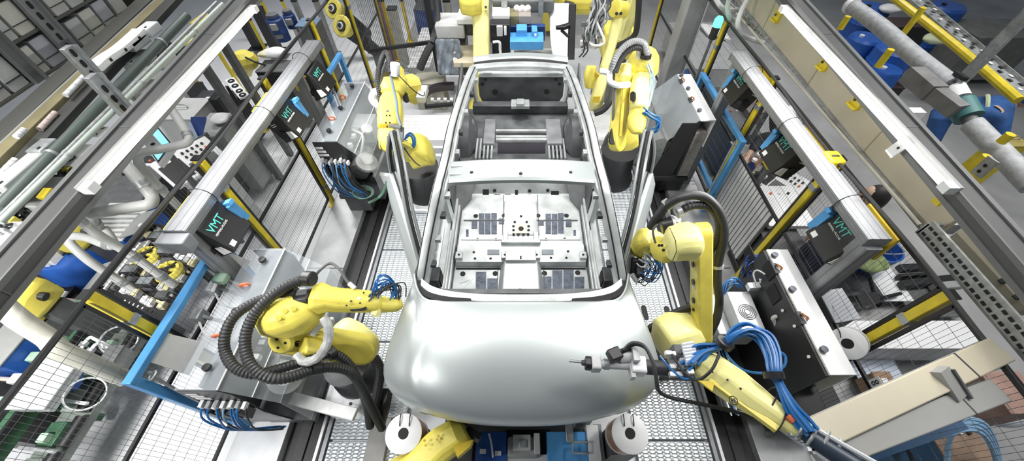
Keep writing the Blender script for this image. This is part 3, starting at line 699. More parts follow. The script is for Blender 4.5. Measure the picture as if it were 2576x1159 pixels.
hose('dress_hose', [c3(548, 200, 1.75), c3(430, 240, 1.73), c3(320, 310, 1.70), c3(220, 405, 1.66), c3(165, 500, 1.62), c3(142, 610, 1.58), c3(165, 725, 1.54), c3(235, 805, 1.5), c3(335, 838, 1.45), c3(450, 822, 1.38), c3(560, 785, 1.3), c3(690, 765, 1.22), c3(800, 790, 1.1), c3(865, 865, .95), c3(930, 990, .75), c3(985, 1100, .5), c3(1010, 1150, .3)], .037, BLK2, r1, ribs=.011, n=10)
hose('dress_hose', [c3(470, 280, 1.66), c3(300, 320, 1.62), c3(180, 365, 1.6), c3(75, 440, 1.58), c3(18, 550, 1.55), c3(15, 660, 1.5), c3(75, 765, 1.47), c3(200, 808, 1.43), c3(340, 780, 1.4), c3(490, 735, 1.33), c3(600, 700, 1.27), c3(700, 680, 1.2), c3(790, 735, 1.08), c3(860, 850, .9), c3(915, 1000, .7), c3(935, 1140, .35)], .036, BLK2, r1, ribs=.011, n=10)
hose('base_hose', [c3(960, 700, .75), c3(1000, 780, .7), c3(985, 900, .6), c3(970, 1010, .5), c3(1000, 1110, .35)], .04, BLK2, r1, n=10)
hose('base_hose', [c3(1050, 900, .5), c3(1030, 1010, .45), c3(1000, 1120, .3)], .045, BLK2, r1, n=10)
mk('hose_clamp', MB().cyl(c3(515, 200, 1.74), c3(575, 205, 1.75), .05, n=14), BLK, r1, bev=.008)
mk('hose_clamp', MB().cyl(c3(575, 775, 1.29), c3(625, 768, 1.27), .046, n=14), BLK, r1)
mk('hose_clamp', MB().cyl(c3(665, 690, 1.22), c3(712, 660, 1.2), .05, n=14), BLK, r1, bev=.006)
mk('hose_sleeve', MB().tube([c3(640, 450, 1.60), c3(672, 520, 1.56), c3(660, 620, 1.48), c3(600, 705, 1.4), c3(520, 730, 1.36), c3(470, 690, 1.36)], .032, n=10, ribs=.03), mat('grey_film_wrap', (.50, .51, .51), .3, noise=.4, nscale=20, bump=.6, bscale=25), r1)
mk('film_wrap', MB().tube([c3(700, 470, 1.3), c3(610, 500, 1.35), c3(560, 560, 1.34)], .03, n=10), FILM, r1)
# ---------------- front right robot with hanging forearm
b = Q(1700, 862, z=.55)
r2 = thing('industrial_robot', 'yellow robot at the hood\'s right with drilled flat arm and raised elbow', 'robot', (b.x, b.y, .05))
mk('base', MB().lathe((b.x, b.y+.05, .05), (0, 0, 1), [(0, .24), (.25, .22), (.3, .17), (.5, .16)], n=24), DKGR, r2)
tu = mk('turret', MB().chain([(Q(1655, 872, z=.92), .20, .2), (Q(1668, 852, z=.98), .30, .32), (Q(1700, 838, z=1.0), .33, .36), (Q(1740, 828, z=1.0), .30, .32), (Q(1752, 822, z=1.0), .2, .22)]), YEL2, r2, bev=.02)
T2 = Q(1764, 588, z=1.78); B2 = Q(1764, 835, z=1.03)
mk('joint_ring', MB().cyl(B2+V((-.13, 0, -.02)), B2+V((-.03, 0, 0)), .125, n=24), YEL2, r2)
mk('joint_gap', MB().cyl(B2+V((-.05, 0, -.01)), B2+V((-.035, 0, 0)), .132, n=24), HOLE, r2)
lo = mk('lower_arm', MB().plate(B2, T2, .10, .085, (1, 0, .12), .11), YEL, r2, bev=.015)
ax = (T2-B2).normalized(); fr = V((-1, 0, 0)).cross(ax); fr = -fr if fr.y > 0 else fr
side = MB(); d2 = V((0, -1, .55)).normalized()
# drilled inner flank
for k, (u, v) in enumerate(((1750, 656), (1750, 699), (1749, 746), (1748, 770))):
    p = Q(u, v, z=1.0); t_ = (v-588)/(835-588); c = T2.lerp(B2, t_)
    p = c+V((-.062, -.01, 0))
    mk('hole', MB().cyl(p, p+V((-.008, 0, -.001)), .022 if k != 3 else .014, n=12), DARK, lo)
p = T2.lerp(B2, .5)+V((-.062, -.012, 0)); mk('emblem', MB().ring(p, (1, 0, 0), .016, .004, 12, 6), WHT, lo)
p = T2.lerp(B2, .93)+V((-.07, -.03, .03)); mk('pivot_bolt', MB().cyl(p, p+V((-.04, 0, 0)), .035, n=12), YDARK, lo)
mk('joint_gap', MB().cyl(T2+V((-.075, 0, -.01)), T2+V((-.055, 0, 0)), .09, n=24), HOLE, r2)
eh = mk('elbow_housing', MB().chain([(Q(1755, 606, z=1.80), .22, .22), (Q(1738, 606, z=1.80), .26, .25), (Q(1712, 608, z=1.80), .25, .25), (Q(1690, 612, z=1.79), .24, .24), (Q(1677, 616, z=1.78), .17, .2)]), YEL2, r2, bev=.03)
mk('elbow_cap', MB().chain([(Q(1705, 578, z=1.86), .10, .06), (Q(1725, 577, z=1.87), .13, .08), (Q(1745, 590, z=1.86), .1, .05)]), YEL2, eh, bev=.015)
gb = mk('gear_block', MB().chain([(Q(1664, 605, z=1.72), .10, .16), (Q(1665, 630, z=1.66), .11, .18), (Q(1668, 650, z=1.58), .10, .14)]), YEL, r2, bev=.01)
for u, v in ((1658, 617), (1665, 617), (1669, 629)): mk('hole', MB().cyl(Q(u, v, z=1.77), Q(u, v, z=1.785), .011, n=8), HOLE, gb)
mk('forearm', MB().chain([(Q(1650, 600, z=1.62), .18, .2), (Q(1632, 605, z=1.55), .20, .22), (Q(1615, 622, z=1.46), .16, .2), (Q(1606, 638, z=1.38), .10, .12)]), YEL, r2, bev=.02)
mk('wrist_tool', MB().beam(Q(1604, 650, z=1.40), Q(1600, 690, z=1.30), .10, .08).beam(Q(1608, 672, z=1.38), Q(1610, 695, z=1.36), .06, .06), BLK, r2, bev=.01)
mk('tool_valve', MB().cyl(Q(1590, 690, z=1.36), Q(1600, 706, z=1.32), .02, n=8).bb(Q(1596, 700, z=1.30), Q(1604, 712, z=1.34)), STEEL, r2)
bundle('cable', QP([(1640, 640, 1.55), (1660, 665, 1.5), (1655, 690, 1.4), (1625, 690, 1.36), (1608, 680, 1.36)]), 8, .04, .004, BLUEH, r2)
bundle('cable', QP([(1630, 640, 1.5), (1645, 668, 1.42), (1625, 705, 1.34), (1604, 690, 1.34)]), 10, .045, .004, BLK2, r2)
bundle('cable', QP([(1618, 645, 1.5), (1632, 660, 1.45), (1618, 668, 1.4), (1600, 660, 1.4)]), 5, .03, .006, WHT, r2)
def c4(x, y, z): return Q(1560+x/3.863, 460+y/3.863, z=z)
hose('dress_hose', [c4(300, 425, 1.75), c4(350, 350, 1.85), c4(410, 270, 1.93), c4(470, 205, 2.0), c4(560, 150, 2.05), c4(680, 118, 2.06), c4(800, 130, 2.04), c4(890, 190, 2.0), c4(965, 290, 1.93), c4(1005, 420, 1.84), c4(1005, 560, 1.74), c4(970, 700, 1.62), c4(948, 820, 1.52), c4(945, 960, 1.42), c4(960, 1080, 1.32), Q(1809, 765, z=1.2), Q(1803, 800, z=1.1), Q(1788, 832, z=.98), Q(1770, 860, z=.85)], .032, BLK2, r2, n=12)
hose('dress_hose', [c4(560, 290, 1.93), c4(640, 240, 1.97), c4(740, 215, 1.98), c4(860, 235, 1.96), c4(935, 310, 1.9), c4(965, 430, 1.82), c4(935, 570, 1.7), c4(890, 650, 1.6), c4(880, 760, 1.5)], .03, BLK2, r2, n=12, ribs=.011)
mk('hose_clamp', MB().cyl(c4(430, 225, 1.97), c4(480, 195, 1.99), .042, n=14), GALV, r2)
mk('hose_clamp', MB().cyl(c4(545, 290, 1.93), c4(590, 270, 1.94), .042, n=14), GALV, r2)
mk('hose_bracket', MB().beam(c4(450, 330, 1.85), c4(590, 370, 1.85), .05, .015).beam(c4(450, 240, 1.92), c4(470, 350, 1.86), .04, .015), WHT, r2)
mk('hose_clamp', MB().cyl(c4(948, 795, 1.53), c4(948, 825, 1.51), .044, n=14), GALV, r2)
mk('cable_motor', MB().cyl(c4(400, 420, 1.82), c4(500, 400, 1.84), .055, n=16), BLK, r2)
mk('motor_ring', MB().ring(c4(500, 400, 1.84), (1, .1, .1), .055, .01, 18, 6), STEEL, r2)
hose('air_line', [c4(370, 400, 1.84), c4(320, 460, 1.8), c4(340, 570, 1.72), c4(370, 600, 1.7)], .008, DKGR, r2)
hose('feed_hose', QP([(1762, 770, 1.15), (1720, 778, 1.12), (1680, 795, 1.05), (1650, 815, .95), (1630, 830, .9)]), .03, BLK2, r2, n=10)
# ---------------- sealing robot arm reaching over the hood from the lower right
b = Q(1790, 940, z=1.8)
r3 = thing('sealing_robot', 'pale yellow tapered robot arm with blue hoses and long sealing nozzle over hood', 'robot', (1.6, .1, .05))
fz = [(1757, 908, 1.78, .06), (1770, 916, 1.80, .17), (1800, 938, 1.82, .185), (1850, 972, 1.85, .18), (1900, 1008, 1.88, .155), (1950, 1042, 1.90, .12), (2000, 1078, 1.92, .085), (2022, 1094, 1.93, .07)]
fa = mk('forearm', MB().chain([(Q(u, v, z=z), w_, w_*.95) for u, v, z, w_ in fz], ch=.3), YEL2, r3, bev=.012)
mk('side_rib', MB().beam(Q(1785, 955, z=1.86), Q(1955, 1080, z=1.92), .03, .03), YEL, fa)
for u, v in ((1792, 935), (1830, 955), (1863, 977), (1888, 967)): mk('screw', MB().cyl(Q(u, v, z=1.925), Q(u, v, z=1.935), .006, n=8), DARK, fa)
e = Q(1845, 1007, z=1.915); 
mk('emblem', MB().ring(e, (0, 0, 1), .020, .0025, 16, 5).bb(e+V((-.009, -.010, -.002)), e+V((-.004, .010, .004))).bb(e+V((.004, -.010, -.002)), e+V((.009, .010, .004))).bb(e+V((-.009, -.002, -.002)), e+V((.009, .002, .004))), BLK, fa)
mk('recess', MB().prism([Q(1755, 958, z=1.86), Q(1795, 962, z=1.885), Q(1790, 985, z=1.885)], (0, 0, .012)), YDARK, fa)
mk('wrist_motor', MB().beam(Q(1690, 893, z=1.72), Q(1755, 893, z=1.72), .10, .09), DARK, r3, bev=.008)
mk('arm_tube', MB().cyl(Q(2010, 1082, z=1.92), Q(2260, 1240, z=2.0), .042, n=16), mat('blue_black_tube', (.03, .045, .07), .4), r3)
mk('arm_rod', MB().cyl(Q(2000, 1050, z=1.95), Q(2230, 1180, z=2.02), .012, n=8).cyl(Q(1960, 1075, z=1.9), Q(2200, 1240, z=1.96), .012, n=8), STEEL, r3)
# support column carrying the arm, mostly outside the frame
a0 = Q(2260, 1240, z=2.0)
mk('column', MB().bb((a0.x-.09, a0.y-.12, .02), (a0.x+.09, a0.y+.06, 2.05)), YEL, r3, bev=.01)
for i, (u, v) in enumerate(((2015, 1075), (2040, 1095), (2070, 1110), (2100, 1130))):
    mk('hose_clamp', MB().ring(Q(u, v, z=1.93), Q(2260, 1240, z=2.0)-Q(2010, 1082, z=1.92), .055, .008, 16, 6), GALV, r3)
for i in range(12):
    p = Q(1985+i*12, 1092+i*7, z=1.9); mk('fitting', MB().box(p+V((0, random.uniform(-.03, .0), .02)), (.03, .02, .03)), STEEL if i % 2 else GALV, r3)
# nozzle
AX = [(1431, 909, 1.70), (1463, 912, 1.70), (1487, 914, 1.70), (1510, 915, 1.70), (1585, 919, 1.70), (1622, 922, 1.70), (1690, 928, 1.71), (1745, 930, 1.74)]
A_ = QP(AX); dN = (A_[4]-A_[2]).normalized()
nz = mk('nozzle', MB().tube([A_[0], A_[1]], .0035, n=6, sm=0).cyl(A_[1], A_[1]+dN*.03, .014, .022, n=10), DARK, r3)
mk('nozzle_needle', MB().tube([A_[0]+V((.01, .015, .0)), A_[1]+V((0, .012, 0))], .003, n=6, sm=0), GALV, nz)
mk('nozzle_head', MB().beam(A_[1]+dN*.02, A_[2], .075, .07, ch=.25), BLK, r3, bev=.005)
mk('nozzle_block', MB().beam(A_[2], A_[3], .085, .08, ch=.1), LGREY, r3, bev=.006)
mk('nozzle_body', MB().cyl(A_[3], A_[4], .026, n=14), LGREY, r3)
mk('nozzle_collar', MB().cyl(A_[3]+dN*.02, A_[3]+dN*.05, .032, n=14), GALV, r3)
mk('mount_flange', MB().beam(A_[4], A_[5], .10, .09, ch=.1), WHT, r3, bev=.008)
mk('flange_plate', MB().beam(Q(1590, 893, z=1.76), Q(1605, 893, z=1.76), .08, .06).beam(A_[4]+V((-.01, 0, 0)), A_[4]+V((.015, 0, 0)), .15, .06), LGREY, r3)
mk('vision_sensor', MB().beam(Q(1531, 898, z=1.76), Q(1560, 886, z=1.76), .07, .06).beam(Q(1560, 886, z=1.76), Q(1585, 874, z=1.76), .03, .03), BLK, r3, bev=.008)
mk('sensor_shroud', MB().cyl(Q(1556, 897, z=1.72), Q(1600, 893, z=1.72), .045, n=14), LGREY, r3)
mk('drive_tube', MB().cyl(A_[5], A_[6], .043, n=16), DARK, r3)
mk('drive_housing', MB().beam(A_[6]-dN*.02, A_[7], .12, .10, ch=.3), DKGR, r3, bev=.01)
for i in range(14):
    u = 1672+random.uniform(0, 78); v = 884+random.uniform(0, 60)
    p = Q(u, v, z=1.78+random.uniform(0, .05)); mk('valve_block', MB().box(p, (.035, .025, .03)), [WHT, STEEL, DKGR, LGREY][i % 4], r3, bev=.003)
for i in range(7):
    p = Q(1745+i*2, 862+i*8, z=1.86); mk('hose_fitting', MB().cyl(p, p+V((-.07, -.012, .0)), .011, n=8), STEEL, r3)
hb = [(1735, 905, 1.84), (1770, 880, 1.88), (1818, 868, 1.92), (1850, 838, 1.98), (1885, 825, 2.0), (1918, 840, 2.0), (1938, 880, 2.0), (1945, 925, 2.0), (1958, 960, 1.99), (1985, 1015, 1.98), (2010, 1050, 1.97), (2030, 1075, 1.97)]
for i in range(13):
    o = V((random.uniform(-.03, .03), random.uniform(-.03, .03), random.uniform(-.025, .025)))
    pts = QP(hb); f_ = [2.0, 1.1, .45, .9, 1.1, 1.2, 1.1, .9, .4, .8, 1.2, 1.2]
    hose('blue_hose', [p+o*f_[k] for k, p in enumerate(pts)], .0085, BLUEH, r3, n=6)
hose('blue_hose', QP([(1818, 868, 1.9), (1835, 900, 1.88), (1870, 930, 1.86), (1920, 938, 1.86), (1968, 925, 1.9), (1975, 895, 1.92), (1950, 880, 1.92)]), .007, BLUEH, r3, n=6)
hose('blue_hose', QP([(1958, 960, 1.97), (1975, 990, 1.95), (1980, 1040, 1.94), (2010, 1085, 1.95)]), .0085, mat('violet_hose', (.16, .12, .5), .35), r3, n=6)
for u, v in ((1819, 868), (1944, 934)): 
    p = Q(u, v, z=1.93); q_ = Q(u+8, v-9, z=1.955) if u < 1900 else Q(u+4, v+18, z=1.99)
    mk('hose_strap', MB().cyl(p if u < 1900 else Q(u, v, z=2.0), q_, .047, n=14), BLK, r3)
hose('black_cable', QP([(1570, 880, 1.78), (1590, 863, 1.82), (1620, 870, 1.84), (1640, 905, 1.84), (1650, 945, 1.82), (1657, 982, 1.78), (1690, 1000, 1.74), (1760, 1015, 1.72), (1830, 1030, 1.74), (1900, 1050, 1.78), (1970, 1085, 1.84)]), .011, BLK2, r3)
hose('black_cable', QP([(1575, 878, 1.78), (1600, 866, 1.82), (1630, 882, 1.84), (1646, 930, 1.82), (1657, 982, 1.78)]), .009, BLK2, r3)
hose('black_cable', QP([(1690, 890, 1.84), (1720, 935, 1.84), (1755, 955, 1.85), (1790, 930, 1.93), (1810, 890, 1.95)]), .008, BLK2, r3)
hose('air_line', QP([(1660, 895, 1.82), (1690, 930, 1.83), (1720, 952, 1.83), (1745, 948, 1.84)]), .006, BLUEH, r3)
for (u, v) in ((1930, 1010), (1950, 1060)): mk('cable_tie', MB().ring(Q(u, v, z=1.88), (1, -.8, 0), .085, .004, 18, 5), BLK, r3)
mk('orange_connector', MB().cyl(Q(1980, 1045, z=1.96), Q(1996, 1058, z=1.96), .02, n=10), ORNG, r3)
# ---------------- rear left robot
def c6(x, y, z): return Q(930+x/3.05, 120+y/3.05, z=z)
b = Q(1062, 440, z=.45)
r4 = thing('industrial_robot', 'yellow robot at the car\'s rear left with upright forearm', 'robot', (b.x, b.y, .05))
mk('base', MB().lathe((b.x, b.y, .05), (0, 0, 1), [(0, .26), (.1, .26), (.16, .22), (.48, .21), (.55, .24)], n=24), BLK, r4)
mk('base_plate', MB().bb((b.x-.3, b.y-.34, .05), (b.x+.3, b.y+.3, .12)), STEEL, r4, bev=.02)
tu = mk('turret', MB().chain([(c6(318, 840, .86), .30, .28), (c6(345, 800, .92), .38, .36), (c6(400, 780, .95), .38, .38), (c6(455, 790, .93), .34, .34), (c6(478, 800, .92), .24, .24)]), YEL, r4, bev=.03)
hose('blue_hose', [c6(270, 690, 1.2), c6(310, 655, 1.24), c6(345, 690, 1.2), c6(345, 750, 1.14), c6(310, 780, 1.1)], .012, BLUEH, r4)
hose('blue_hose', [c6(265, 705, 1.2), c6(305, 672, 1.24), c6(330, 700, 1.2), c6(330, 750, 1.14), c6(300, 775, 1.1)], .012, BLUEH, r4)
mk('lower_arm', MB().plate(c6(300, 800, 1.0), c6(150, 740, 1.35), .11, .10, (.1, -.9, .4), .12), YEL, r4, bev=.015)
fk = mk('elbow_fork', MB().chain([(c6(152, 800, 1.28), .10, .10), (c6(145, 750, 1.34), .18, .16), (c6(140, 690, 1.40), .20, .17), (c6(150, 625, 1.45), .22, .18)]), YEL, r4, bev=.02)
mk('fork_slot', MB().beam(c6(158, 780, 1.40), c6(160, 680, 1.50), .05, .06), DARK, fk)
fa = mk('forearm', MB().chain([(c6(158, 620, 1.45), .25, .2), (c6(160, 500, 1.52), .26, .21), (c6(165, 400, 1.58), .22, .2), (c6(168, 360, 1.60), .17, .17)]), YEL, r4, bev=.015)
for x, y in ((130, 520), (155, 520), (125, 575), (155, 575), (135, 605)): mk('hole', MB().cyl(c6(x, y, 1.62), c6(x, y, 1.635), .009, n=8), HOLE, fa)
mk('data_plate', MB().box(c6(138, 485, 1.632), (.03, .03, .004)), DKGR, fa)
mk('gear_head', MB().lathe(c6(170, 365, 1.58), c6(182, 255, 1.66)-c6(170, 365, 1.58), [(0, .12), (.05, .15), (.2, .155), (.26, .12), (.34, .1)], n=10), YEL, r4, bev=.01)
wr = mk('wrist_housing', MB().chain([(c6(205, 330, 1.50), .14, .18), (c6(250, 320, 1.46), .2, .24), (c6(300, 315, 1.42), .26, .3), (c6(340, 320, 1.40), .26, .34), (c6(352, 325, 1.40), .2, .28)]), YEL, r4, bev=.02)
mk('wrist_gap', MB().plate(c6(270, 360, 1.56), c6(280, 400, 1.52), .03, .03, (0, -.7, .7), .03), HOLE, wr)
mk('hose_clamp', MB().cyl(c6(150, 215, 1.78), c6(150, 185, 1.8), .065, n=14), BLK, r4)
hose('dress_hose', [c6(150, 200, 1.79), c6(155, 120, 1.88), c6(145, 60, 1.93), c6(120, 40, 1.94), c6(92, 90, 1.90), c6(72, 170, 1.82), c6(65, 260, 1.72), c6(75, 340, 1.62), c6(85, 420, 1.52), c6(95, 520, 1.4)], .034, BLK2, r4, n=10, ribs=.011)
hose('dress_hose', [c6(140, 205, 1.78), c6(138, 130, 1.86), c6(118, 150, 1.84), c6(95, 230, 1.75), c6(85, 330, 1.64)], .028, BLK2, r4, n=10)
hose('dress_line', [c6(160, 215, 1.78), c6(185, 320, 1.75), c6(205, 420, 1.7), c6(215, 520, 1.64), c6(240, 600, 1.58)], .014, mat('slate_hose', (.14, .19, .26), .4), r4)
mk('film_wrap', MB().tube([c6(95, 345, 1.6), c6(45, 340, 1.6), c6(22, 390, 1.55), c6(55, 430, 1.5), c6(105, 430, 1.5)], .045, n=8), FILM, r4)
mk('white_can', MB().cyl(c6(195, 210, 1.78), c6(195, 120, 1.90), .05, n=12), WHT, r4)
mk('bracket', MB().beam(c6(160, 605, 1.5), c6(245, 625, 1.5), .04, .06).beam(c6(250, 610, 1.5), c6(245, 720, 1.4), .03, .03), DKGR, r4)
hose('thin_cable', [c6(210, 200, 1.8), c6(270, 260, 1.76), c6(340, 330, 1.6), c6(410, 370, 1.5), c6(420, 340, 1.5)], .006, BLK2, r4)
hose('thin_cable', [c6(260, 760, 1.2), c6(300, 820, 1.1), c6(350, 880, 1.02), c6(385, 905, 1.0)], .008, BLK2, r4)
mk('sensor_head', MB().bb(c6(390, 330, 1.36), c6(420, 380, 1.44)), STEEL, r4, bev=.01)
# ---------------- rear right robot
def c7(x, y, z): return Q(1440+x/2.636, y/2.636, z=z)
b = Q(1553, 398, z=.45)
r5 = thing('industrial_robot', 'yellow robot at the car\'s rear right with folded arms and arching hoses', 'robot', (b.x, b.y, .05))
mk('base', MB().lathe((b.x, b.y, .05), (0, 0, 1), [(0, .28), (.1, .28), (.16, .24), (.46, .22), (.55, .25)], n=24), BLK, r5)
mk('turret', MB().chain([(c7(295, 960, .92), .2, .2), (c7(330, 930, .96), .32, .3), (c7(370, 900, 1.0), .34, .32), (c7(395, 870, 1.02), .22, .2)]), YEL, r5, bev=.02)
lo = mk('lower_arm', MB().plate(c7(300, 930, 1.08), c7(340, 480, 1.68), .13, .10, (.75, -.55, .35), .12), YEL, r5, bev=.015)
mk('arm_slot', MB().beam(c7(318, 900, 1.2), c7(345, 560, 1.66), .03, .02), YDARK, lo)
mk('joint_cover', MB().plate(c7(270, 930, 1.14), c7(278, 870, 1.2), .05, .05, (.2, -.7, .7), .03), HOLE, lo)
hose('robot_rod', [c7(268, 860, 1.2), c7(275, 700, 1.45), c7(285, 580, 1.62)], .016, DKGR, r5)
fa = mk('forearm', MB().chain([(c7(440, 730, 1.45), .19, .18), (c7(448, 640, 1.52), .24, .2), (c7(458, 560, 1.58), .24, .2), (c7(465, 500, 1.62), .2, .19)]), YEL2, r5, bev=.015)
mk('oval_port', MB().plate(c7(402, 625, 1.60), c7(402, 655, 1.58), .028, .028, (-.7, -.4, .6), .03), HOLE, fa)
mk('gear_head', MB().lathe(c7(462, 505, 1.62), c7(470, 425, 1.70)-c7(462, 505, 1.62), [(0, .14), (.06, .18), (.2, .18), (.3, .13)], n=10), YEL, r5, bev=.01)
mk('elbow_fork', MB().chain([(c7(430, 885, 1.28), .12, .12), (c7(425, 840, 1.32), .19, .16), (c7(430, 780, 1.38), .21, .17), (c7(438, 730, 1.44), .18, .16)]), YEL, r5, bev=.02)
mk('elbow_housing', MB().chain([(c7(400, 560, 1.5), .16, .2), (c7(420, 500, 1.6), .22, .24), (c7(430, 450, 1.66), .2, .2)]), YEL, r5, bev=.02)
mk('motor_cap', MB().cyl(c7(345, 520, 1.66), c7(352, 435, 1.74), .07, n=16), YEL2, r5, bev=.01)
hose('dress_hose', [c7(258, 470, 1.75), c7(275, 410, 1.84), c7(315, 340, 1.92), c7(370, 290, 1.98), c7(425, 272, 2.0), c7(475, 290, 1.98), c7(493, 340, 1.92), c7(495, 390, 1.82)], .036, mat('light_hose', (.30, .31, .32), .4, noise=.3, nscale=50), r5, n=10, ribs=.011)
hose('dress_hose', [c7(285, 480, 1.75), c7(310, 410, 1.83), c7(360, 345, 1.9), c7(420, 315, 1.94), c7(470, 330, 1.92), c7(490, 380, 1.84)], .034, BLK2, r5, n=10, ribs=.011)
mk('hose_clamp', MB().cyl(c7(485, 385, 1.84), c7(490, 360, 1.88), .06, n=14), BLK, r5)
mk('film_wrap', MB().tube([c7(185, 470, 1.7), c7(240, 485, 1.7), c7(250, 540, 1.66), c7(300, 565, 1.66), c7(380, 560, 1.66)], .035, n=8), FILM, r5)
mk('white_can', MB().cyl(c7(440, 400, 1.78), c7(442, 325, 1.9), .035, n=12), WHT, r5)
bundle('cable', [c7(470, 740, 1.5), c7(530, 780, 1.45), c7(575, 800, 1.4), c7(560, 860, 1.3), c7(520, 870, 1.25)], 5, .03, .009, BLUEH, r5)
bundle('cable', [c7(500, 420, 1.8), c7(530, 500, 1.7), c7(520, 600, 1.6), c7(500, 700, 1.5)], 4, .03, .008, mat('pale_hose_blue', (.25, .42, .6), .4), r5)
hose('thin_cable', [c7(210, 960, 1.0), c7(230, 910, 1.1), c7(250, 880, 1.16)], .022, DKGR, r5)
# ---------------- far robots behind the tail
r6 = thing('industrial_robot', 'tall far robot behind right with long slanting pale yellow arms and dangling cables', 'robot', (1.6, 6.3, .0))
mk('base', MB().lathe((1.65, 6.4, 0), (0, 0, 1), [(0, .3), (.2, .28), (.3, .22), (.8, .22)], n=20), DKGR, r6)
mk('turret', MB().bb((1.4, 6.2, .75), (1.9, 6.7, 1.2)), YEL, r6, bev=.04)
a, e, w_ = Q(1592, 60, y=6.1), Q(1556, 24, y=5.6), Q(1500, 262, y=4.9)
mk('lower_arm', MB().plate(V((1.65, 6.35, 1.1)), Q(1575, 95, y=6.0), .14, .11, (1, .2, 0), .13), YEL, r6, bev=.02)
mk('upper_link', MB().chain([(Q(1566, 100, y=5.9), .14, .12), (Q(1585, 40, y=5.9), .17, .15), (Q(1600, -20, y=5.9), .2, .16)]), YEL2, r6, bev=.01)
fa = mk('forearm', MB().chain([(Q(1557, 22, y=5.5), .14, .12), (Q(1552, 60, y=5.4), .16, .14), (Q(1530, 140, y=5.2), .13, .12), (Q(1510, 215, y=5.0), .18, .15), (Q(1499, 262, y=4.9), .20, .16), (Q(1493, 280, y=4.88), .1, .1)]), YEL2, r6, bev=.012)
mk('knuckle', MB().cyl(Q(1546, 22, y=5.4), Q(1570, 26, y=5.5), .11, n=16), YEL, r6, bev=.01)
for u in (1551, 1562): mk('hole', MB().cyl(Q(u, 34, y=5.30), Q(u, 34, y=5.34), .02, n=10), HOLE, fa)
mk('data_plate', MB().box(Q(1500, 250, y=4.78), (.10, .01, .10)), YDARK, fa)
tl = mk('tool_head', MB().chain([(Q(1488, 165, y=5.0), .14, .12), (Q(1484, 195, y=4.95), .17, .14), (Q(1482, 222, y=4.9), .12, .12)]), YEL, r6, bev=.02)
mk('tool_plate', MB().prism([Q(1486, 222, y=4.9), Q(1508, 190, y=4.9), Q(1498, 180, y=4.9)], (0, .05, 0)), YDARK, r6)
hose('dress_hose', [Q(1495, 285, y=4.7), Q(1518, 275, y=4.7), Q(1536, 250, y=4.75), Q(1545, 210, y=4.9), Q(1552, 160, y=5.0)], .05, BLK2, r6, n=10)
hose('dress_hose', [Q(1545, 118, y=5.5), Q(1575, 105, y=5.5), Q(1598, 85, y=5.5), Q(1605, 40, y=5.5), Q(1608, -20, y=5.5)], .04, BLK2, r6, n=10)
cb = [Q(1500, -10, y=5.4), Q(1508, 30, y=5.3), Q(1490, 60, y=5.25), Q(1488, 95, y=5.2), Q(1478, 110, y=5.2)]
bundle('cable', cb, 12, .11, .012, mat('cable_grey', (.35, .37, .38), .45), r6)
bundle('cable', cb, 8, .12, .010, BLK2, r6)
hose('loop_hose', [Q(1500, 55, y=5.2), Q(1512, 80, y=5.15), Q(1520, 105, y=5.1), Q(1508, 114, y=5.1), Q(1488, 112, y=5.1), Q(1478, 100, y=5.15)], .018, WHT, r6)
for i in range(10):
    p = Q(1462+random.uniform(0, 40), 60+random.uniform(0, 60), y=5.15+random.uniform(0, .2)); mk('connector', MB().box(p, (.06, .05, .05)), [DKGR, WHT, GALV][i % 3], r6)
r7 = thing('industrial_robot', 'far robot behind left, wide upright pale yellow arm cut by the top edge', 'robot', (-.75, 6.6, 0))
mk('lower_arm', MB().chain([(Q(1212, 172, y=5.7), .26, .16), (Q(1213, 140, y=5.75), .28, .18), (Q(1214, 70, y=6.0), .29, .2), (Q(1212, 20, y=6.2), .34, .24), (Q(1210, -15, y=6.3), .3, .24)]), YEL2, r7, bev=.02)
mk('base', MB().lathe((Q(1212, 172, y=5.7).x, 5.75, 0), (0, 0, 1), [(0, .3), (.2, .28), (.3, .2), (.85, .2)], n=20), YEL, r7)
mk('elbow_housing', MB().chain([(Q(1158, 6, y=6.1), .3, .3), (Q(1185, 8, y=6.1), .36, .3), (Q(1212, 6, y=6.1), .3, .3)]), YEL, r7, bev=.04)
mk('arm_edge', MB().beam(Q(1236, 140, y=5.7), Q(1234, 0, y=6.1), .04, .1), DKGR, r7)
mk('screw', MB().cyl(Q(1222, 18, y=6.0), Q(1222, 18, y=6.05), .02, n=8), DARK, r7)
r9 = thing('industrial_robot', 'yellow robot elbow peeking in at the top edge above the white film sheet', 'robot', (.65, 7.0, 0))
mk('elbow_housing', MB().chain([(Q(1408, -2, y=6.8), .3, .26), (Q(1440, 2, y=6.8), .42, .34), (Q(1480, 4, y=6.8), .4, .34), (Q(1498, -4, y=6.8), .24, .26)]), YEL, r9, bev=.05)
mk('column', MB().bb((.55, 9.0, 0), (.95, 9.4, 1.9)).bb((.6, 6.9, 1.6), (.9, 9.1, 1.9)), YEL, r9, bev=.03)
mk('cable_motor', MB().cyl(Q(1418, 18, y=6.6), Q(1440, 22, y=6.6), .1, n=14), BLK, r9)
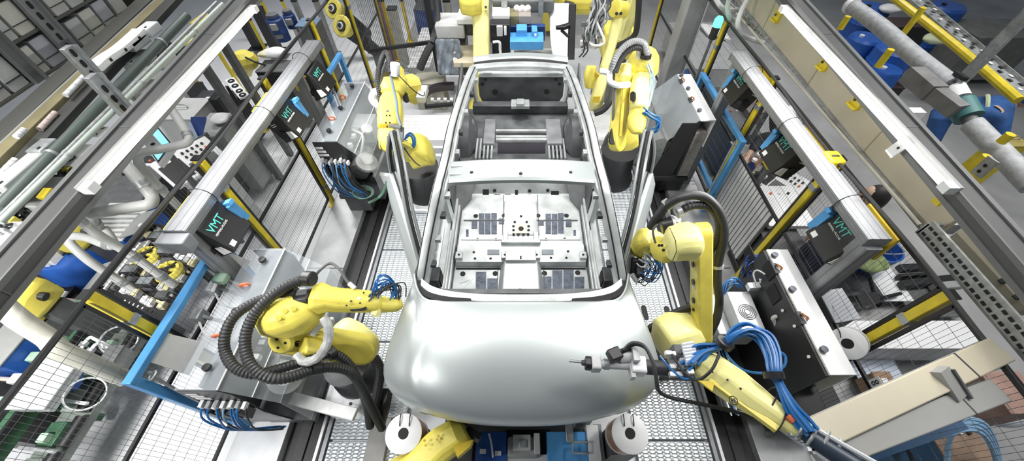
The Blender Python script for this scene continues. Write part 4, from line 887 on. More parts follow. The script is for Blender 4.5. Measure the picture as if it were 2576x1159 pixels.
# ---------------- robot under the hood front
r8 = thing('industrial_robot', 'ochre yellow robot arm under the hood front, beside the left wire reel', 'robot', (-.5, .2, .0))
ar = mk('upper_arm', MB().chain([(Q(1178, 1088, z=.80), .15, .12), (Q(1150, 1092, z=.82), .22, .18), (Q(1110, 1118, z=.80), .235, .2), (Q(1050, 1175, z=.74), .25, .2), (Q(1010, 1215, z=.7), .25, .2)]), YEL, r8, bev=.015)
mk('cap', MB().prism([Q(1140, 1120, z=.93), Q(1190, 1105, z=.92), Q(1183, 1122, z=.9), Q(1150, 1150, z=.9)], (0, 0, -.08)), YDARK, r8)
for u, v in ((1068, 1108), (1071, 1120), (1100, 1105), (1103, 1096)): mk('screw', MB().cyl(Q(u, v, z=.925), Q(u, v, z=.935), .009, n=8), YDARK, r8)
mk('base', MB().lathe((Q(1010, 1215, z=.7).x, Q(1010, 1215, z=.7).y, 0), (0, 0, 1), [(0, .25), (.3, .22), (.6, .18), (.7, .18)], n=20), YEL, r8)
mk('dark_plate', MB().beam(Q(1186, 1100, z=.8), Q(1195, 1085, z=.78), .12, .05), BLK, r8)
# ================================================================== GANTRIES WITH CAMERAS
def extrusion(p, q, w, h, M, par, name='profile', up=None, n=2):
    p, q = V(p), V(q); d, sx, sy = frame(q-p, up)
    o = mk(name, MB().beam(p, q, w, h, up=up, ch=.08), M, par)
    g = MB()
    for i in range(n):
        f = (i+.5)/n-.5
        for sg in (-1, 1):
            g.beam(p+sx*(f*w)+sy*(sg*h/2), q+sx*(f*w)+sy*(sg*h/2), .011, .004, up=up)
    for i in range(max(1, n-1)):
        f = (i+.5)/max(1, n-1)-.5
        for sg in (-1, 1):
            g.beam(p+sy*(f*h)+sx*(sg*w/2), q+sy*(f*h)+sx*(sg*w/2), .004, .011, up=up)
    mk('groove', g, mat('groove_grey', (.22, .225, .23), .5, .3), o); return o
for sd in (-1, 1):
    S = SIDE[sd]; y0, y1 = (1.62, 4.45) if sd < 0 else (1.5, 4.05)
    t = thing('camera_gantry', f'grooved aluminium profile frame on the {S} carrying black camera boxes', 'gantry', (sd*2.38, 2.9, .1))
    zt = 1.87 if sd < 0 else 1.93
    extrusion((sd*2.40, y0, zt-.04), (sd*2.40, y1, zt-.04), .16, .08, ALU, t, 'top_profile', n=3)
    for y in ((y0+.06, 3.9) if sd < 0 else (y0+.03, 3.95)):
        extrusion((sd*2.40, y, .1), (sd*2.40, y, zt-.08), .12, .12, ALU, t, 'leg_profile', up=(0, 1, 0))
    if sd < 0: mk('end_block', MB().bb((sd*2.50, y0-.10, zt-.14), (sd*2.30, y0+.0, zt-.02)), ALU, t, bev=.01)
    mk('end_cap', MB().bb((sd*2.485, y1, zt-.085), (sd*2.315, y1+.012, zt+.005)), ALU, t)
    for y in (y0+.35, (y0+y1)/2, y1-.4): mk('cable_tie', MB().ring((sd*2.40, y, zt-.04), (0, 1, 0), .098, .004, 16, 5), BLK, t)
    mk('signal_cable', MB().tube([(sd*2.52, .3, 1.93), (sd*2.53, 1.4, 1.95), (sd*2.52, 2.6, 1.92), (sd*2.54, 3.8, 1.94), (sd*2.52, 5.4, 1.93)], .012, n=6), BLK2, t)
    cams = {-1: [((548, 578), 1.62, 'with a blue bracket, nearest the clear pump box'), ((722, 303), 1.62, 'with a blue arm, second of its row'), ((797, 203), 1.62, 'third of its row, by the blue frame')],
            1: [((2118, 602), 1.66, 'hanging at the near right frame corner'), ((1978, 390), 1.66, 'with a blue bracket above the white console'), ((1868, 228), 1.66, 'with a blue bracket, at the far end')]}[sd]
    for k, ((u, v), z, ds) in enumerate(cams):
        c = Q(u, v, z=z); R = Matrix.Rotation(sd*math.radians(24), 3, 'Y')
        b = thing('camera_box', f'black machine vision box on {S} frame {ds}', 'camera', c, f'black camera boxes on the {S} frame')
        w_, d_, h_ = .20, .30, .30
        mk('housing', MB().box(c, (w_, d_, h_), R), BLK, b, bev=.012)
        f = R @ V((-sd*1, 0, 0)); up = R @ V((0, 0, 1)); yv = V((0, -sd, 0))
        o = c+f*(w_/2+.002)
        # window in the near side, where the light sheet leaves
        nf = c+V((0, -d_/2-.003, 0))
        ex = R @ V((1, 0, 0))
        mk('window', MB().prism([nf+ex*(-sd*.085)+up*(-.13), nf+ex*(-sd*.0)+up*(-.13), nf+ex*(-sd*.02)+up*(-.04), nf+ex*(-sd*.075)+up*(-.055)], (0, -.003, 0)), WHT if k != 2 or sd < 0 else DARK, b)
        mk('lens', MB().cyl(nf+ex*(sd*.03)+up*(-.05), nf+ex*(sd*.03)+up*(-.05)+V((0, -.02, 0)), .035, n=14), HOLE, b)
        text_mesh('front_lettering', 'VMT', .085, o-yv*.11+up*.045, yv, up, TEAL, b)
        text_mesh('small_lettering', 'PEPPERL+FUCHS', .022, o-yv*.11+up*.015, yv, up, PRINT, b)
        mk('sticker', MB().box(o-yv*.09-up*.10, (.003, .05, .04), R), PRINT, b)
        mk('mount_bracket', MB().beam(c+up*.15+V((sd*.03, -.16, 0)), c+up*.15+V((sd*.03, .16, 0)), .16, .02).beam(c+up*.06+V((sd*.135, -.17, .04)), c+up*.06+V((sd*.135, .17, .04)), .03, .24), YDARK, b, bev=.004)
        if not (sd < 0 and k == 2):
            mk('blue_bracket', MB().beam(c+f*.09+V((0, .165, .08)), c+f*.12+V((0, .17, -.12)), .03, .07).beam(c+f*.0+V((0, .17, .10)), c+f*.12+V((0, .17, .09)), .05, .03), BLUE, b)
        for i in range(3): mk('vent_stripe', MB().box(c+V((0, -d_/2-.002, 0))+up*(.09-.02*i)+ex*(sd*.03), (.05, .004, .006), R), PRINT, b)
# ================================================================== BLUE GUARD FRAMES
def blue_frame(sd, y0, y1, z, lab):
    t = thing('guard_stand', lab, 'frame', (sd*2.5, (y0+y1)/2, .1))
    mk('top_rail', MB().beam((sd*2.5, y0, z), (sd*2.5, y1, z), .06, .05), BLUE, t, bev=.006)
    for y in (y0+.03, y1-.03): mk('upright', MB().bb((sd*2.47, y-.03, .1), (sd*2.53, y+.03, z-.02)), BLUE, t, bev=.006)
    mk('lower_rail', MB().beam((sd*2.5, y0, .45), (sd*2.5, y1, .45), .05, .05), BLUE, t)
    mk('lever', MB().tube([(sd*2.47, y0+.10, z-.05), (sd*2.44, y0+.06, z-.25), (sd*2.44, y0+.03, z-.8)], .012, n=6), GALV, t)
    mk('lever_ring', MB().ring((sd*2.44, y0+.08, z-.06), (sd*.5, 0, 1), .03, .007, 14, 6), GALV, t)
blue_frame(-1, .72, 1.88, 1.41, 'sky blue tubular frame standing by the near left clear box')
blue_frame(-1, 4.45, 5.2, 1.35, 'sky blue tubular frame beyond the far left camera box')
blue_frame(1, 3.35, 4.85, 1.25, 'blue tubular frame behind the white topped box at far right')
# grey cover plates and pneumatic bits on the near left frame
for i, (y, lab) in enumerate(((1.82, 'grey sheet flap on the blue frame near the aluminium leg'), (1.08, 'grey sheet flap on the blue frame beside the yellow post'))):
    mk('sheet_flap', MB().prism([(-2.49, y, 1.38), (-2.49, y-.20, 1.38), (-2.36, y-.22, 1.16), (-2.36, y+.02, 1.16)], (.006, 0, .006)), LGREY, label=lab, cat='sheet')
for i, y in enumerate((1.55, 1.3)):
    t = thing('door_lock', 'grey pneumatic door bolt on the mesh '+('nearer the aluminium leg' if i == 0 else 'nearer the yellow post'), 'lock', (-2.5, y, 1.1))
    mk('lock_body', MB().bb((-2.53, y-.05, 1.15), (-2.46, y+.05, 1.25)), GALV, t, bev=.01)
    mk('bolt_rod', MB().cyl((-2.47, y, 1.2), (-2.25, y-.02, 1.05), .014, n=8), GALV, t)
    mk('air_line', MB().tube([(-2.47, y-.05, 1.2), (-2.38, y-.14, 1.18), (-2.33, y-.12, 1.05)], .008, n=6), WHT, t)
t = thing('green_valve', 'pale green valve block beside the near left clear box', 'valve', Q(565, 705, z=1.25))
p = Q(565, 705, z=1.25); mk('valve_body', MB().box(p+V((0, 0, .04)), (.10, .10, .06)), LGREEN, t, bev=.01)
mk('valve_fitting', MB().cyl(p+V((-.03, -.05, .03)), p+V((-.03, -.12, .02)), .016, n=8), WHT, t)
mk('valve_fitting', MB().cyl(p+V((.02, .05, .06)), p+V((.02, .05, .10)), .016, n=8), WHT, t)
# ================================================================== PUMP STATIONS
def clear_station(y0, y1, sd, lab, near_cables=True):
    S = SIDE[sd]; X = lambda x: sd*x
    t = thing('pump_station', lab, 'pump station', (X(2.05), (y0+y1)/2, .1))
    mk('stand', MB().bb((X(2.28), y0+.05, .10), (X(1.98), y1-.05, .38)), DKGR, t)
    mk('base_tray', MB().bb((X(2.30), y0, .38), (X(1.72), y1, .44)), DARK, t)
    for y, nm in ((y0, 'front_end'), (y1-.012, 'back_end')):
        mk(nm+'_plate', MB().prism([(X(2.28), y, .44), (X(2.28), y, 1.28), (X(2.02), y, 1.28), (X(1.97), y, 1.20), (X(2.0), y, .72), (X(1.9), y, .44)], (0, .012, 0)), BLK, t)
    a = [(X(2.29), 1.30), (X(2.0), 1.30), (X(1.74), .98), (X(1.74), .46)]
    for k in range(3):
        (xa, za), (xb, zb) = a[k], a[k+1]; n = V((zb-za, 0, -(xb-xa))).normalized()*.006
        mk('clear_cover', MB().prism([(xa, y0, za), (xb, y0, zb), (xb, y1, zb), (xa, y1, za)], n), POLY, t)
    mk('hinge_rod', MB().cyl((X(2.0), y0, 1.305), (X(2.0), y1, 1.305), .006, n=6), WHT, t)
    mk('hinge_rod', MB().cyl((X(1.86), y0, 1.135), (X(1.86), y1, 1.135), .004, n=6), WHT, t)
    L = y1-y0
    for f in (.32, .68):
        mk('lifting_eye', MB().ring((X(2.17), y0+L*f, 1.32), (.3*sd, 1, .4), .032, .009, 16, 6), ORNG, t)
    for f in (.12, .48, .88):
        mk('knob', MB().lathe((X(2.12), y0+L*f, 1.306), (0, 0, 1), [(0, .012), (.015, .012), (.016, .028), (.04, .026), (.042, .001)], n=14), BLK, t)
    # machinery under the cover
    pm = mk('pump_motor', MB().lathe((X(2.05), y0+L*.18, .62), (0, 1, 0), [(0, .05), (.02, .12), (.2, .12), (.22, .15), (.26, .15), (.28, .08), (.46, .08), (.47, .001)], n=20), GALV, t)
    mk('pump_disc', MB().lathe((X(1.92), y0+L*.22, .74), (-sd*.5, -.2, 1), [(0, .13), (.05, .13), (.07, .09), (.10, .07), (.101, .001)], n=22), LGREY, t)
    mk('mount_panel', MB().bb((X(2.22), y0+.05, .5), (X(2.19), y1-.05, 1.2)), mat('dark_mount_panel', (.10, .11, .12), .5), t)
    mk('dial_gauge', MB().lathe((X(1.95), y0+L*.55, .95), (-sd*.4, -.2, 1), [(0, .07), (.04, .07), (.045, .055), (.046, .001)], n=18), WHT, t)
    mk('control_box', MB().bb((X(2.18), y0+L*.6, .7), (X(1.92), y0+L*.85, .95)), LGREY, t, bev=.01)
    mk('pipe', MB().tube([(X(2.0), y0+L*.3, .8), (X(1.95), y0+L*.42, .98), (X(2.1), y0+L*.5, 1.0), (X(2.1), y0+L*.62, .9)], .018, n=8), STEEL, t)
    mk('pipe', MB().tube([(X(1.85), y0+L*.15, .6), (X(1.82), y0+L*.5, .62), (X(1.85), y0+L*.9, .6)], .02, n=8), GALV, t)
    for i in range(6):
        p = V((X(2.1), y0+L*(.28+.05*i), .93)); mk('valve', MB().bb(p, p+V((.05, L*.035, .05))), [WHT, DARK, GALV][i % 3], t)
    return t
lf = clear_station(.72, 1.88, -1, 'pump station under a clear hazy cover beside the front left robot')
lr = clear_station(3.33, 4.55, -1, 'pump station under a clear cover beside the rear left robot')
# things visible at the near end of both
for t, y0, M1 in ((lf, .72, 0), (lr, 3.33, 1)):
    for i in range(9):
        x = -2.25+.035*i
        pts = [(x, y0-.02, 1.05-.02*(i % 3)), (x+random.uniform(-.03, .03), y0-.10, .95), (x+random.uniform(-.02, .06), y0-.13, .75), (x+.10+random.uniform(-.05, .05), y0-.09, .55), (-1.98+random.uniform(-.05, .05), y0-.05, .45)]
        hose('cable', pts, .007, [BLUEH, BLUEH, BLUEH, BLK2, mat('pale_hose_blue', (.25, .42, .6), .4)][i % 5], t, n=5)
        mk('fitting', MB().bb((x-.012, y0-.05, 1.03-.02*(i % 3)), (x+.012, y0-.002, 1.07-.02*(i % 3))), [WHT, GALV][i % 2], t)
    for i in range(3): mk('data_plate', MB().bb((-2.27, y0-.004, 1.22-.05*i), (-2.19+.015*i, y0-.001, 1.19-.05*i)), PRINT, t)
    for i in range(4): mk('terminal', MB().bb((-2.26+.07*i, y0-.07, .82), (-2.21+.07*i, y0-.003, .98)), [BLK, DKGR][i % 2], t, bev=.004)
for i in range(5):
    c = V((-1.93, 3.27, .52)); mk('green_coil', MB().ring(c+V((0, 0, .012*i)), (.1*i-.2, .1, 1), .09+.008*i, .006, 24, 5), [mat('dark_green_hose', (.10, .22, .15), .4), DKGR][i % 2], lr)
hose('feed_pipe', [(-1.9, 3.22, .42), (-1.75, 3.32, .46), (-1.66, 3.42, .6)], .018, mat('dark_green_hose', (.10, .22, .15), .4), lr)
mk('corner_bracket', MB().prism([Q(955, 440, z=.55), Q(985, 445, z=.55), Q(990, 480, z=.4), Q(970, 470, z=.4)], (0, .04, .02)), WHT, lr)
# white flat bar across the left track
mk('flat_bar', MB().beam(Q(735, 1002, z=.50), Q(895, 1043, z=.46), .10, .05), WHT, bev=.006, label='white flat bar reaching across the left track slot to the robot carriage', cat='bar')
# right front: black panel with white top and bare pump
def right_station(y0, y1, lab, zt=1.3):
    t = thing('pump_station', lab, 'pump station', (2.15, (y0+y1)/2, .1))
    mk('stand', MB().bb((1.98, y0+.04, .1), (2.28, y1-.04, .32)), BLK, t)
    mk('back_panel', MB().bb((2.10, y0, .32), (2.13, y1, zt-.02)), BLK, t)
    mk('base_tray', MB().bb((1.78, y0, .32), (2.30, y1, .38)), BLK, t)
    mk('top_cover', MB().bb((2.12, y0, zt-.02), (2.30, y1, zt)).bb((2.29, y0, .9), (2.30, y1, zt-.02)), WHT, t, bev=.003)
    L = y1-y0
    for f in (.16, .62, .93):
        mk('knob', MB().lathe((2.145, y0+L*f, zt), (0, 0, 1), [(0, .012), (.012, .012), (.013, .026), (.036, .025), (.038, .001)], n=14), mat('slate_knob', (.09, .10, .12), .4), t)
    for f in (.40, .82):
        mk('lifting_eye', MB().ring((2.135, y0+L*f, zt+.02), (.8, .5, .5), .026, .008, 16, 6), COPPER, t)
        mk('eye_plate', MB().bb((2.10, y0+L*f-.05, zt-.03), (2.135, y0+L*f+.05, zt+.004)), DARK, t)
    return t, L
rf, L = right_station(.82, 1.87, 'black pump station with white top strip beside the blue hose bundle')
y0 = .82
gb = mk('gear_box', MB().bb((1.86, 1.30, .62), (2.06, 1.66, .95)), STEEL, rf, bev=.008)
fanc = Q(1907, 775, z=.955)
for r_ in (.07, .055, .04, .025): mk('fan_ring', MB().ring((1.965, 1.46, .953), (0, 0, 1), r_, .004, 22, 5), DKGR, gb)
mk('side_motor', MB().bb((1.74, 1.32, .55), (1.86, 1.72, .80)), GALV, rf, bev=.01)
mk('valve_head', MB().beam(Q(1880, 722, z=1.02), Q(1925, 718, z=1.04), .06, .06).cyl(Q(1915, 700, z=1.1), Q(1918, 715, z=1.06), .02), STEEL, rf, bev=.006)
pd = Q(1998, 860, z=.90)
pump = mk('pump_disc', MB().lathe(pd+V((0, .03, -.08)), (-.35, -.25, 1), [(0, .09), (.03, .135), (.07, .14), (.09, .12), (.12, .06), (.18, .055), (.2, .03), (.201, .001)], n=26), LGREY, rf)
bolts('bolt', pd+V((-.02, .01, .01)), (-.35, -.25, 1), .115, 8, .010, GALV, pump)
mk('pump_outlet', MB().cyl(pd+V((.0, .0, .06)), pd+V((.10, -.02, .10)), .03, n=12).cyl(pd+V((-.06, .02, .02)), pd+V((-.14, .10, .04)), .025, n=12), STEEL, rf)
hose('pipe', QP([(1960, 850, .95), (1952, 815, 1.02), (1945, 800, 1.06), (1960, 797, 1.08), (1975, 815, 1.05), (1985, 838, .98)]), .017, LGREY, rf)
hose('pipe', QP([(1992, 905, .8), (2000, 930, .72), (2003, 955, .62), (1990, 965, .55)]), .018, GALV, rf)
hose('pipe', QP([(2010, 945, .6), (2035, 935, .62), (2062, 930, .66), (2075, 945, .6)]), .03, DARK, rf)
mk('small_gearbox', MB().box(Q(2062, 958, z=.62), (.09, .07, .07)), GALV, rf, bev=.01)
hose('pipe', QP([(1918, 712, 1.08), (1925, 745, 1.0), (1935, 775, .95), (1945, 805, .92)]), .009, WHT, rf)
hose('thin_pipe', QP([(1905, 722, 1.1), (1895, 690, 1.15), (1905, 680, 1.18), (1925, 690, 1.2)]), .008, GALV, rf)
for u, v in ((1935, 680), (1945, 740), (1885, 640)):
    p = Q(u, v, x=2.097); mk('cutout', MB().bb((2.092, p.y-.07, p.z-.06), (2.1, p.y+.07, p.z+.06)), HOLE, rf)
for u, v in ((1970, 781), (2000, 820), (2036, 897)):
    p = Q(u, v, x=2.096); mk('screw', MB().cyl(p, p+V((-.01, 0, 0)), .012, n=8), WHT, rf)
bundle('cable', QP([(1870, 690, .9), (1880, 660, 1.05), (1900, 645, 1.1), (1905, 665, 1.05), (1890, 690, 1.0)]), 9, .035, .006, mat('navy_hose', (.02, .06, .25), .4), rf)
bundle('cable', QP([(1815, 745, .8), (1825, 715, .9), (1845, 705, .95), (1860, 720, .9)]), 8, .03, .006, BLUEH, rf)
for i in range(6):
    x = 1.80+i*.03; hose('rod', [(x, .75, .45+.03*(i % 2)), (x-.02, 1.3, .46), (x, 1.8, .45)], .007, [STEEL, BLUEH, LGREY][i % 3], rf, n=6, sm=0)
hose('drain_hose', QP([(1878, 985, .5), (1920, 1010, .45), (1945, 980, .5), (1935, 940, .55)]), .03, BLK2, rf)
mk('front_edge', MB().beam((1.80, .80, .66), (2.13, .80, .62), .02, .05), LGREY, rf)
rr, L = right_station(3.72, 4.75, 'clear covered black pump station with white top strip at rear right')
mk('clear_cover', MB().prism([(2.12, 3.72, 1.3), (1.82, 3.72, 1.0), (1.82, 4.75, 1.0), (2.12, 4.75, 1.3)], (-.004, 0, .004)), POLY, rr)
mk('clear_cover', MB().bb((1.815, 3.72, .38), (1.82, 4.75, 1.0)), POLY, rr)
mk('front_panel', MB().prism([(2.10, 3.71, 1.26), (1.92, 3.71, 1.26), (1.76, 3.71, .42), (2.06, 3.71, .42)], (0, .012, 0)), BLK, rr)
mk('front_foot', MB().beam((1.70, 3.70, .40), (2.12, 3.70, .40), .05, .06), BLK, rr)
mk('front_window', MB().bb((1.86, 3.705, .78), (1.98, 3.709, .95)), HOLE, rr)
mk('side_box', MB().bb((2.13, 3.74, .4), (2.28, 4.2, 1.1)), mat('dusty_grey', (.30, .28, .26), .6, noise=.35, nscale=12), rr)
mk('pump_body', MB().lathe((1.95, 4.1, .6), (0, 1, 0), [(0, .05), (.02, .13), (.3, .13), (.32, .1), (.33, .01)], n=18), GALV, rr)
mk('pump_block', MB().bb((1.9, 4.45, .5), (2.05, 4.65, .9)), DKGR, rr, bev=.01)
# ================================================================== WIRE REELS
def reel(c, axis, R, hgt, lab, wind=True, sc=1):
    t = thing('wire_reel', lab, 'reel', c-V((0, 0, hgt)))
    a = V(axis).normalized()
    mk('flange', MB().lathe(c, a, [(-.012, R), (0, R), (.003, R-.006), (.003, .038), (-.012, .036)], n=36), WHT, t)
    mk('hub_hole', MB().cyl(c-a*.008, c+a*.0035, .034, n=18), HOLE, t)
    mk('winding', MB().lathe(c-a*hgt, a, [(0, R*.93), (hgt*.3, R*.97), (hgt*.5, R*.94), (hgt*.7, R*.97), (hgt-.012, R*.93)], n=32), COPPER if wind else LGREY, t)
    mk('flange', MB().lathe(c-a*(hgt+.012), a, [(0, R), (.012, R)], n=36), WHT, t)
    for s_ in (-.035, .035): mk('hook', MB().tube([c+V((s_, R*.95, .03)), c+V((s_, R*.7, .03)), c+V((s_, R*.35, .012))], .004, n=5), BLK, t)
    return t
for sx, lab in ((1015, 'white flanged wire reel below the hood\'s left corner'), (1585, 'white flanged copper wire reel below the hood\'s right corner')):
    c = Q(sx, 1090, z=.85)
    reel(c, (.0, -.12, 1), .132, .24, lab)
    mk('reel_stand', MB().bb((c.x-.10, c.y-.1, 0), (c.x+.10, c.y+.1, .585)), DKGR, label='dark grey pedestal under the '+('left' if sx < 1300 else 'right')+' wire reel', cat='pedestal')
c = Q(2132, 864, x=2.43); reel(c, (-.75, -.35, .55), .115, .08, 'white flanged reel leaning by the right mesh fence', False)
t = thing('sheet_box', 'bare metal box with a slanted shiny lid beside the right fence', 'box', Q(2112, 770, z=1.0))
q4 = [Q(2060, 732, z=1.12), Q(2118, 724, z=1.12), Q(2166, 800, z=1.05), Q(2103, 812, z=1.05)]
mk('lid', MB().prism(q4, (0, 0, -.012)), STEEL, t)
mk('box_body', MB().prism([p+(sum(q4, V((0, 0, 0)))/4-p)*.08 for p in q4], (.0, 0, -.9)), DKGR, t)
# ================================================================== LIFTER UNDER THE HOOD
t = thing('drive_carriage', 'blue drive carriage with grey motor under the hood front', 'carriage', (.05, .5, 0))
def slab(u0, v0, u1, v1, z, h, M, name, par, bev=.006):
    a, b_ = Q(u0, v1, z=z), Q(u1, v0, z=z); return mk(name, MB().bb((a.x, min(a.y, b_.y), z-h), (b_.x, max(a.y, b_.y), z)), M, par, bev=bev)
slab(1195, 1085, 1275, 1185, .42, .35, DBLUE, 'left_frame', t)
slab(1378, 1085, 1484, 1190, .44, .38, BLUE, 'right_frame', t)
slab(1270, 1080, 1384, 1190, .30, .25, BLK, 'pit', t)
slab(1276, 1096, 1352, 1150, .46, .14, GREY, 'motor', t, .02)
slab(1290, 1092, 1335, 1132, .50, .05, LGREY, 'motor_cover', t)
slab(1305, 1105, 1325, 1125, .515, .02, GALV, 'motor_plate', t)
slab(1344, 1088, 1358, 1140, .50, .06, LGREY, 'terminal_box', t)
slab(1260, 1142, 1400, 1200, .40, .06, LGREY, 'front_plate', t)
slab(1425, 1060, 1440, 1112, .47, .02, GALV, 'slide', t)
hd_ = [Q(1440, 1112, z=.5), Q(1478, 1112, z=.5), Q(1478, 1140, z=.5), Q(1440, 1140, z=.5), Q(1440, 1112, z=.5)]
mk('handle', MB().tube(hd_, .010, n=6, sm=0), GALV, t)
slab(1486, 1068, 1504, 1190, .46, .40, WHT, 'side_plate', t)
slab(1506, 1066, 1512, 1190, .44, .38, ALU, 'side_rail', t)
hose('cable', QP([(1230, 1090, .5), (1236, 1115, .5), (1240, 1150, .48)]), .008, WHT, t)
for u, v in ((1253, 1140), (1215, 1135)): mk('fitting', MB().box(Q(u, v, z=.44), (.05, .03, .03)), PAPER, t)
slab(905, 1050, 985, 1190, .1, .09, mat('worn_floor_grey', (.28, .28, .28), .6, noise=.2), 'side_plate', t)
slab(1090, 1090, 1192, 1190, .25, .2, DKGR, 'side_box', t)
# ================================================================== BEHIND THE TAIL
t = thing('lift_carriage', 'blue lift carriage with dark hoist head behind the car tail', 'carriage', (.05, 5.8, 0))
def vblock(u0, v0, u1, v1, y, dep, M, name, par, bev=.01):
    a, b_ = Q(u0, v1, y=y), Q(u1, v0, y=y); return mk(name, MB().bb((a.x, y, a.z), (b_.x, y+dep, b_.z)), M, par, bev=bev)
vblock(1283, 104, 1368, 126, 5.6, .3, BLUE, 'front_beam', t)
vblock(1299, 75, 1326, 104, 5.75, .2, BLUE, 'lift_block', t)
vblock(1337, 78, 1352, 104, 5.75, .2, BLUE, 'lift_block', t)
vblock(1352, 95, 1368, 104, 5.7, .2, BLUE, 'lift_block', t)
vblock(1280, 66, 1372, 104, 5.98, .1, NAVY, 'back_panel', t)
vblock(1280, 40, 1304, 66, 6.0, .3, OLIVE, 'counterweight', t)
vblock(1304, 40, 1336, 62, 6.0, .3, mat('taupe_paint', (.30, .27, .24), .6), 'counterweight', t)
vblock(1236, 0, 1395, 34, 6.3, .3, mat('hoist_grey', (.17, .18, .18), .5, noise=.3), 'hoist_head', t, .03)
vblock(1300, 26, 1330, 38, 6.25, .1, BLK, 'hoist_slot', t)
for u in (1262, 1354): vblock(u, -5, u+14, 42, 6.2, .1, GALV, 'hoist_plate', t)
for i in range(5): mk('cloth_tuft', MB().ball(Q(1300+7*i, 21+(i % 2)*3, y=6.2), .05, n=8, m=6), WHT, t)
vblock(1236, 62, 1283, 140, 5.75, .4, BLK, 'dark_cabinet', t)
vblock(1250, 66, 1264, 92, 5.7, .05, LGREY, 'relay', t); vblock(1268, 68, 1274, 90, 5.7, .05, WHT, 'relay', t)
hose('white_hose', [Q(1240, 106, y=5.65), Q(1256, 106, y=5.65), Q(1258, 125, y=5.65), Q(1260, 142, y=5.65)], .02, WHT, t)
vblock(1236, 38, 1282, 54, 5.95, .3, WHT, 'white_bar', t)
vblock(1344, 86, 1350, 92, 5.7, .03, WHT, 'latch', t)
mk('roof_stamping', MB().loft([[Q(1293, 126, z=.9), Q(1293, 146, z=.9)], [Q(1350, 125, z=.93), Q(1350, 147, z=.93)], [Q(1428, 128, z=.9), Q(1424, 148, z=.9)]], closed=False), STEEL, label='shiny sheet metal strip behind the car roof end', cat='sheet metal').modifiers.new('t', 'SOLIDIFY').thickness = .02
m = MB(); secs = []
for k in range(9):
    v = 8+k*17.5; secs.append([Q(1378+6*k*.5+j*8-(k*1.5), v, y=6.5-.1*k+.06*math.sin(j*1.9+k)) for j in range(8)])
m.loft(secs, closed=False)
fs = mk('film_sheet', m, FILM, label='crumpled white plastic film sheet hung right of the blue lift carriage', cat='film sheet', sub=1); fs.modifiers.new('t', 'SOLIDIFY').thickness = .01
t = thing('black_stand', 'black upright stand with a side arm beside the white film sheet', 'stand', Q(1437, 150, y=5.4))
mk('upright', MB().beam(Q(1440, 12, y=5.8), Q(1436, 150, y=5.4), .10, .06, ch=.2), BLK, t)
mk('side_arm', MB().chain([(Q(1398, 70, y=5.6), .04, .05), (Q(1420, 68, y=5.6), .09, .06), (Q(1434, 62, y=5.6), .08, .06)]).beam(Q(1412, 76, y=5.6), Q(1430, 92, y=5.5), .03, .03), BLK, t)
t = thing('steel_column', 'large grey steel column behind the right blue frame', 'column', (2.25, 6.3, 0))
a = Q(1688, 190, y=5.9); b_ = Q(1738, -10, y=5.9)
mk('shaft', MB().bb((a.x-.13, 5.8, .0), (a.x+.13, 6.1, 3.0)), mat('column_grey', (.36, .37, .38), .5, noise=.15, nscale=4), t, bev=.02)
mk('edge_trim', MB().bb((a.x+.13, 5.8, .0), (a.x+.15, 5.83, 3.0)), WHT, t)
mk('foot', MB().bb((a.x-.2, 5.7, 0), (a.x+.2, 6.2, .03)), GREY, t)
# left of the tail: wrapped machine, steps and cabinets
t = thing('wrapped_machine', 'machine wrapped in grey film left of the far yellow arm', 'machine', Q(1130, 170, y=5.9))
vblock(1098, 64, 1166, 98, 6.2, .5, LGREY, 'top_box', t, .02)
m = MB(); secs = []
for k in range(8):
    v = 98+k*13; secs.append([Q(1094+j*9+k*1.2, v, y=6.1-.04*k+.08*math.sin(j*2.3+k*.8)) for j in range(8)])
m.loft(secs, closed=False); o = mk('film_wrap', m, mat('smoky_film', (.20, .23, .27), .2, noise=.5, nscale=6, bump=.5, bscale=9), t, sub=1); o.modifiers.new('t', 'SOLIDIFY').thickness = .01
vblock(1104, 105, 1170, 190, 6.4, .4, DKGR, 'body', t)
vblock(1166, 60, 1200, 90, 6.3, .4, DARK, 'dark_box', t); vblock(1150, 48, 1205, 62, 6.2, .4, WHT, 'top_shelf', t)
for i, (v0, v1) in enumerate(((131, 146), (150, 156), (157, 170))): vblock(1138+i*2, v0, 1198, v1, 6.0-.1*i, .25, [BEIGE, WHT, BEIGE][i], 'step', t)
t = thing('door_ring', 'dark curved frame piece on the white cross platform', 'bracket', Q(1105, 262, z=.35))
pp = QP([(1070, 268, .36), (1072, 245, .40), (1088, 228, .44), (1120, 222, .46), (1142, 222, .46)])
mk('curved_frame', MB().loft([[p+V((0, -.03, -.03)), p+V((0, -.03, .05)), p+V((0, .10, .06)), p+V((0, .10, -.03))] for p in smooth_path(pp, 5)]), mat('dark_plum', (.035, .028, .032), .4), t)
mk('lower_bar', MB().beam(Q(1070, 268, z=.36), Q(1140, 262, z=.36), .05, .05), BLK, t)
for i in range(7): mk('clip', MB().box(Q(1088+i*8, 250+(i % 2)*6, z=.38), (.05, .05, .03)), [WHT, GALV][i % 2], t)
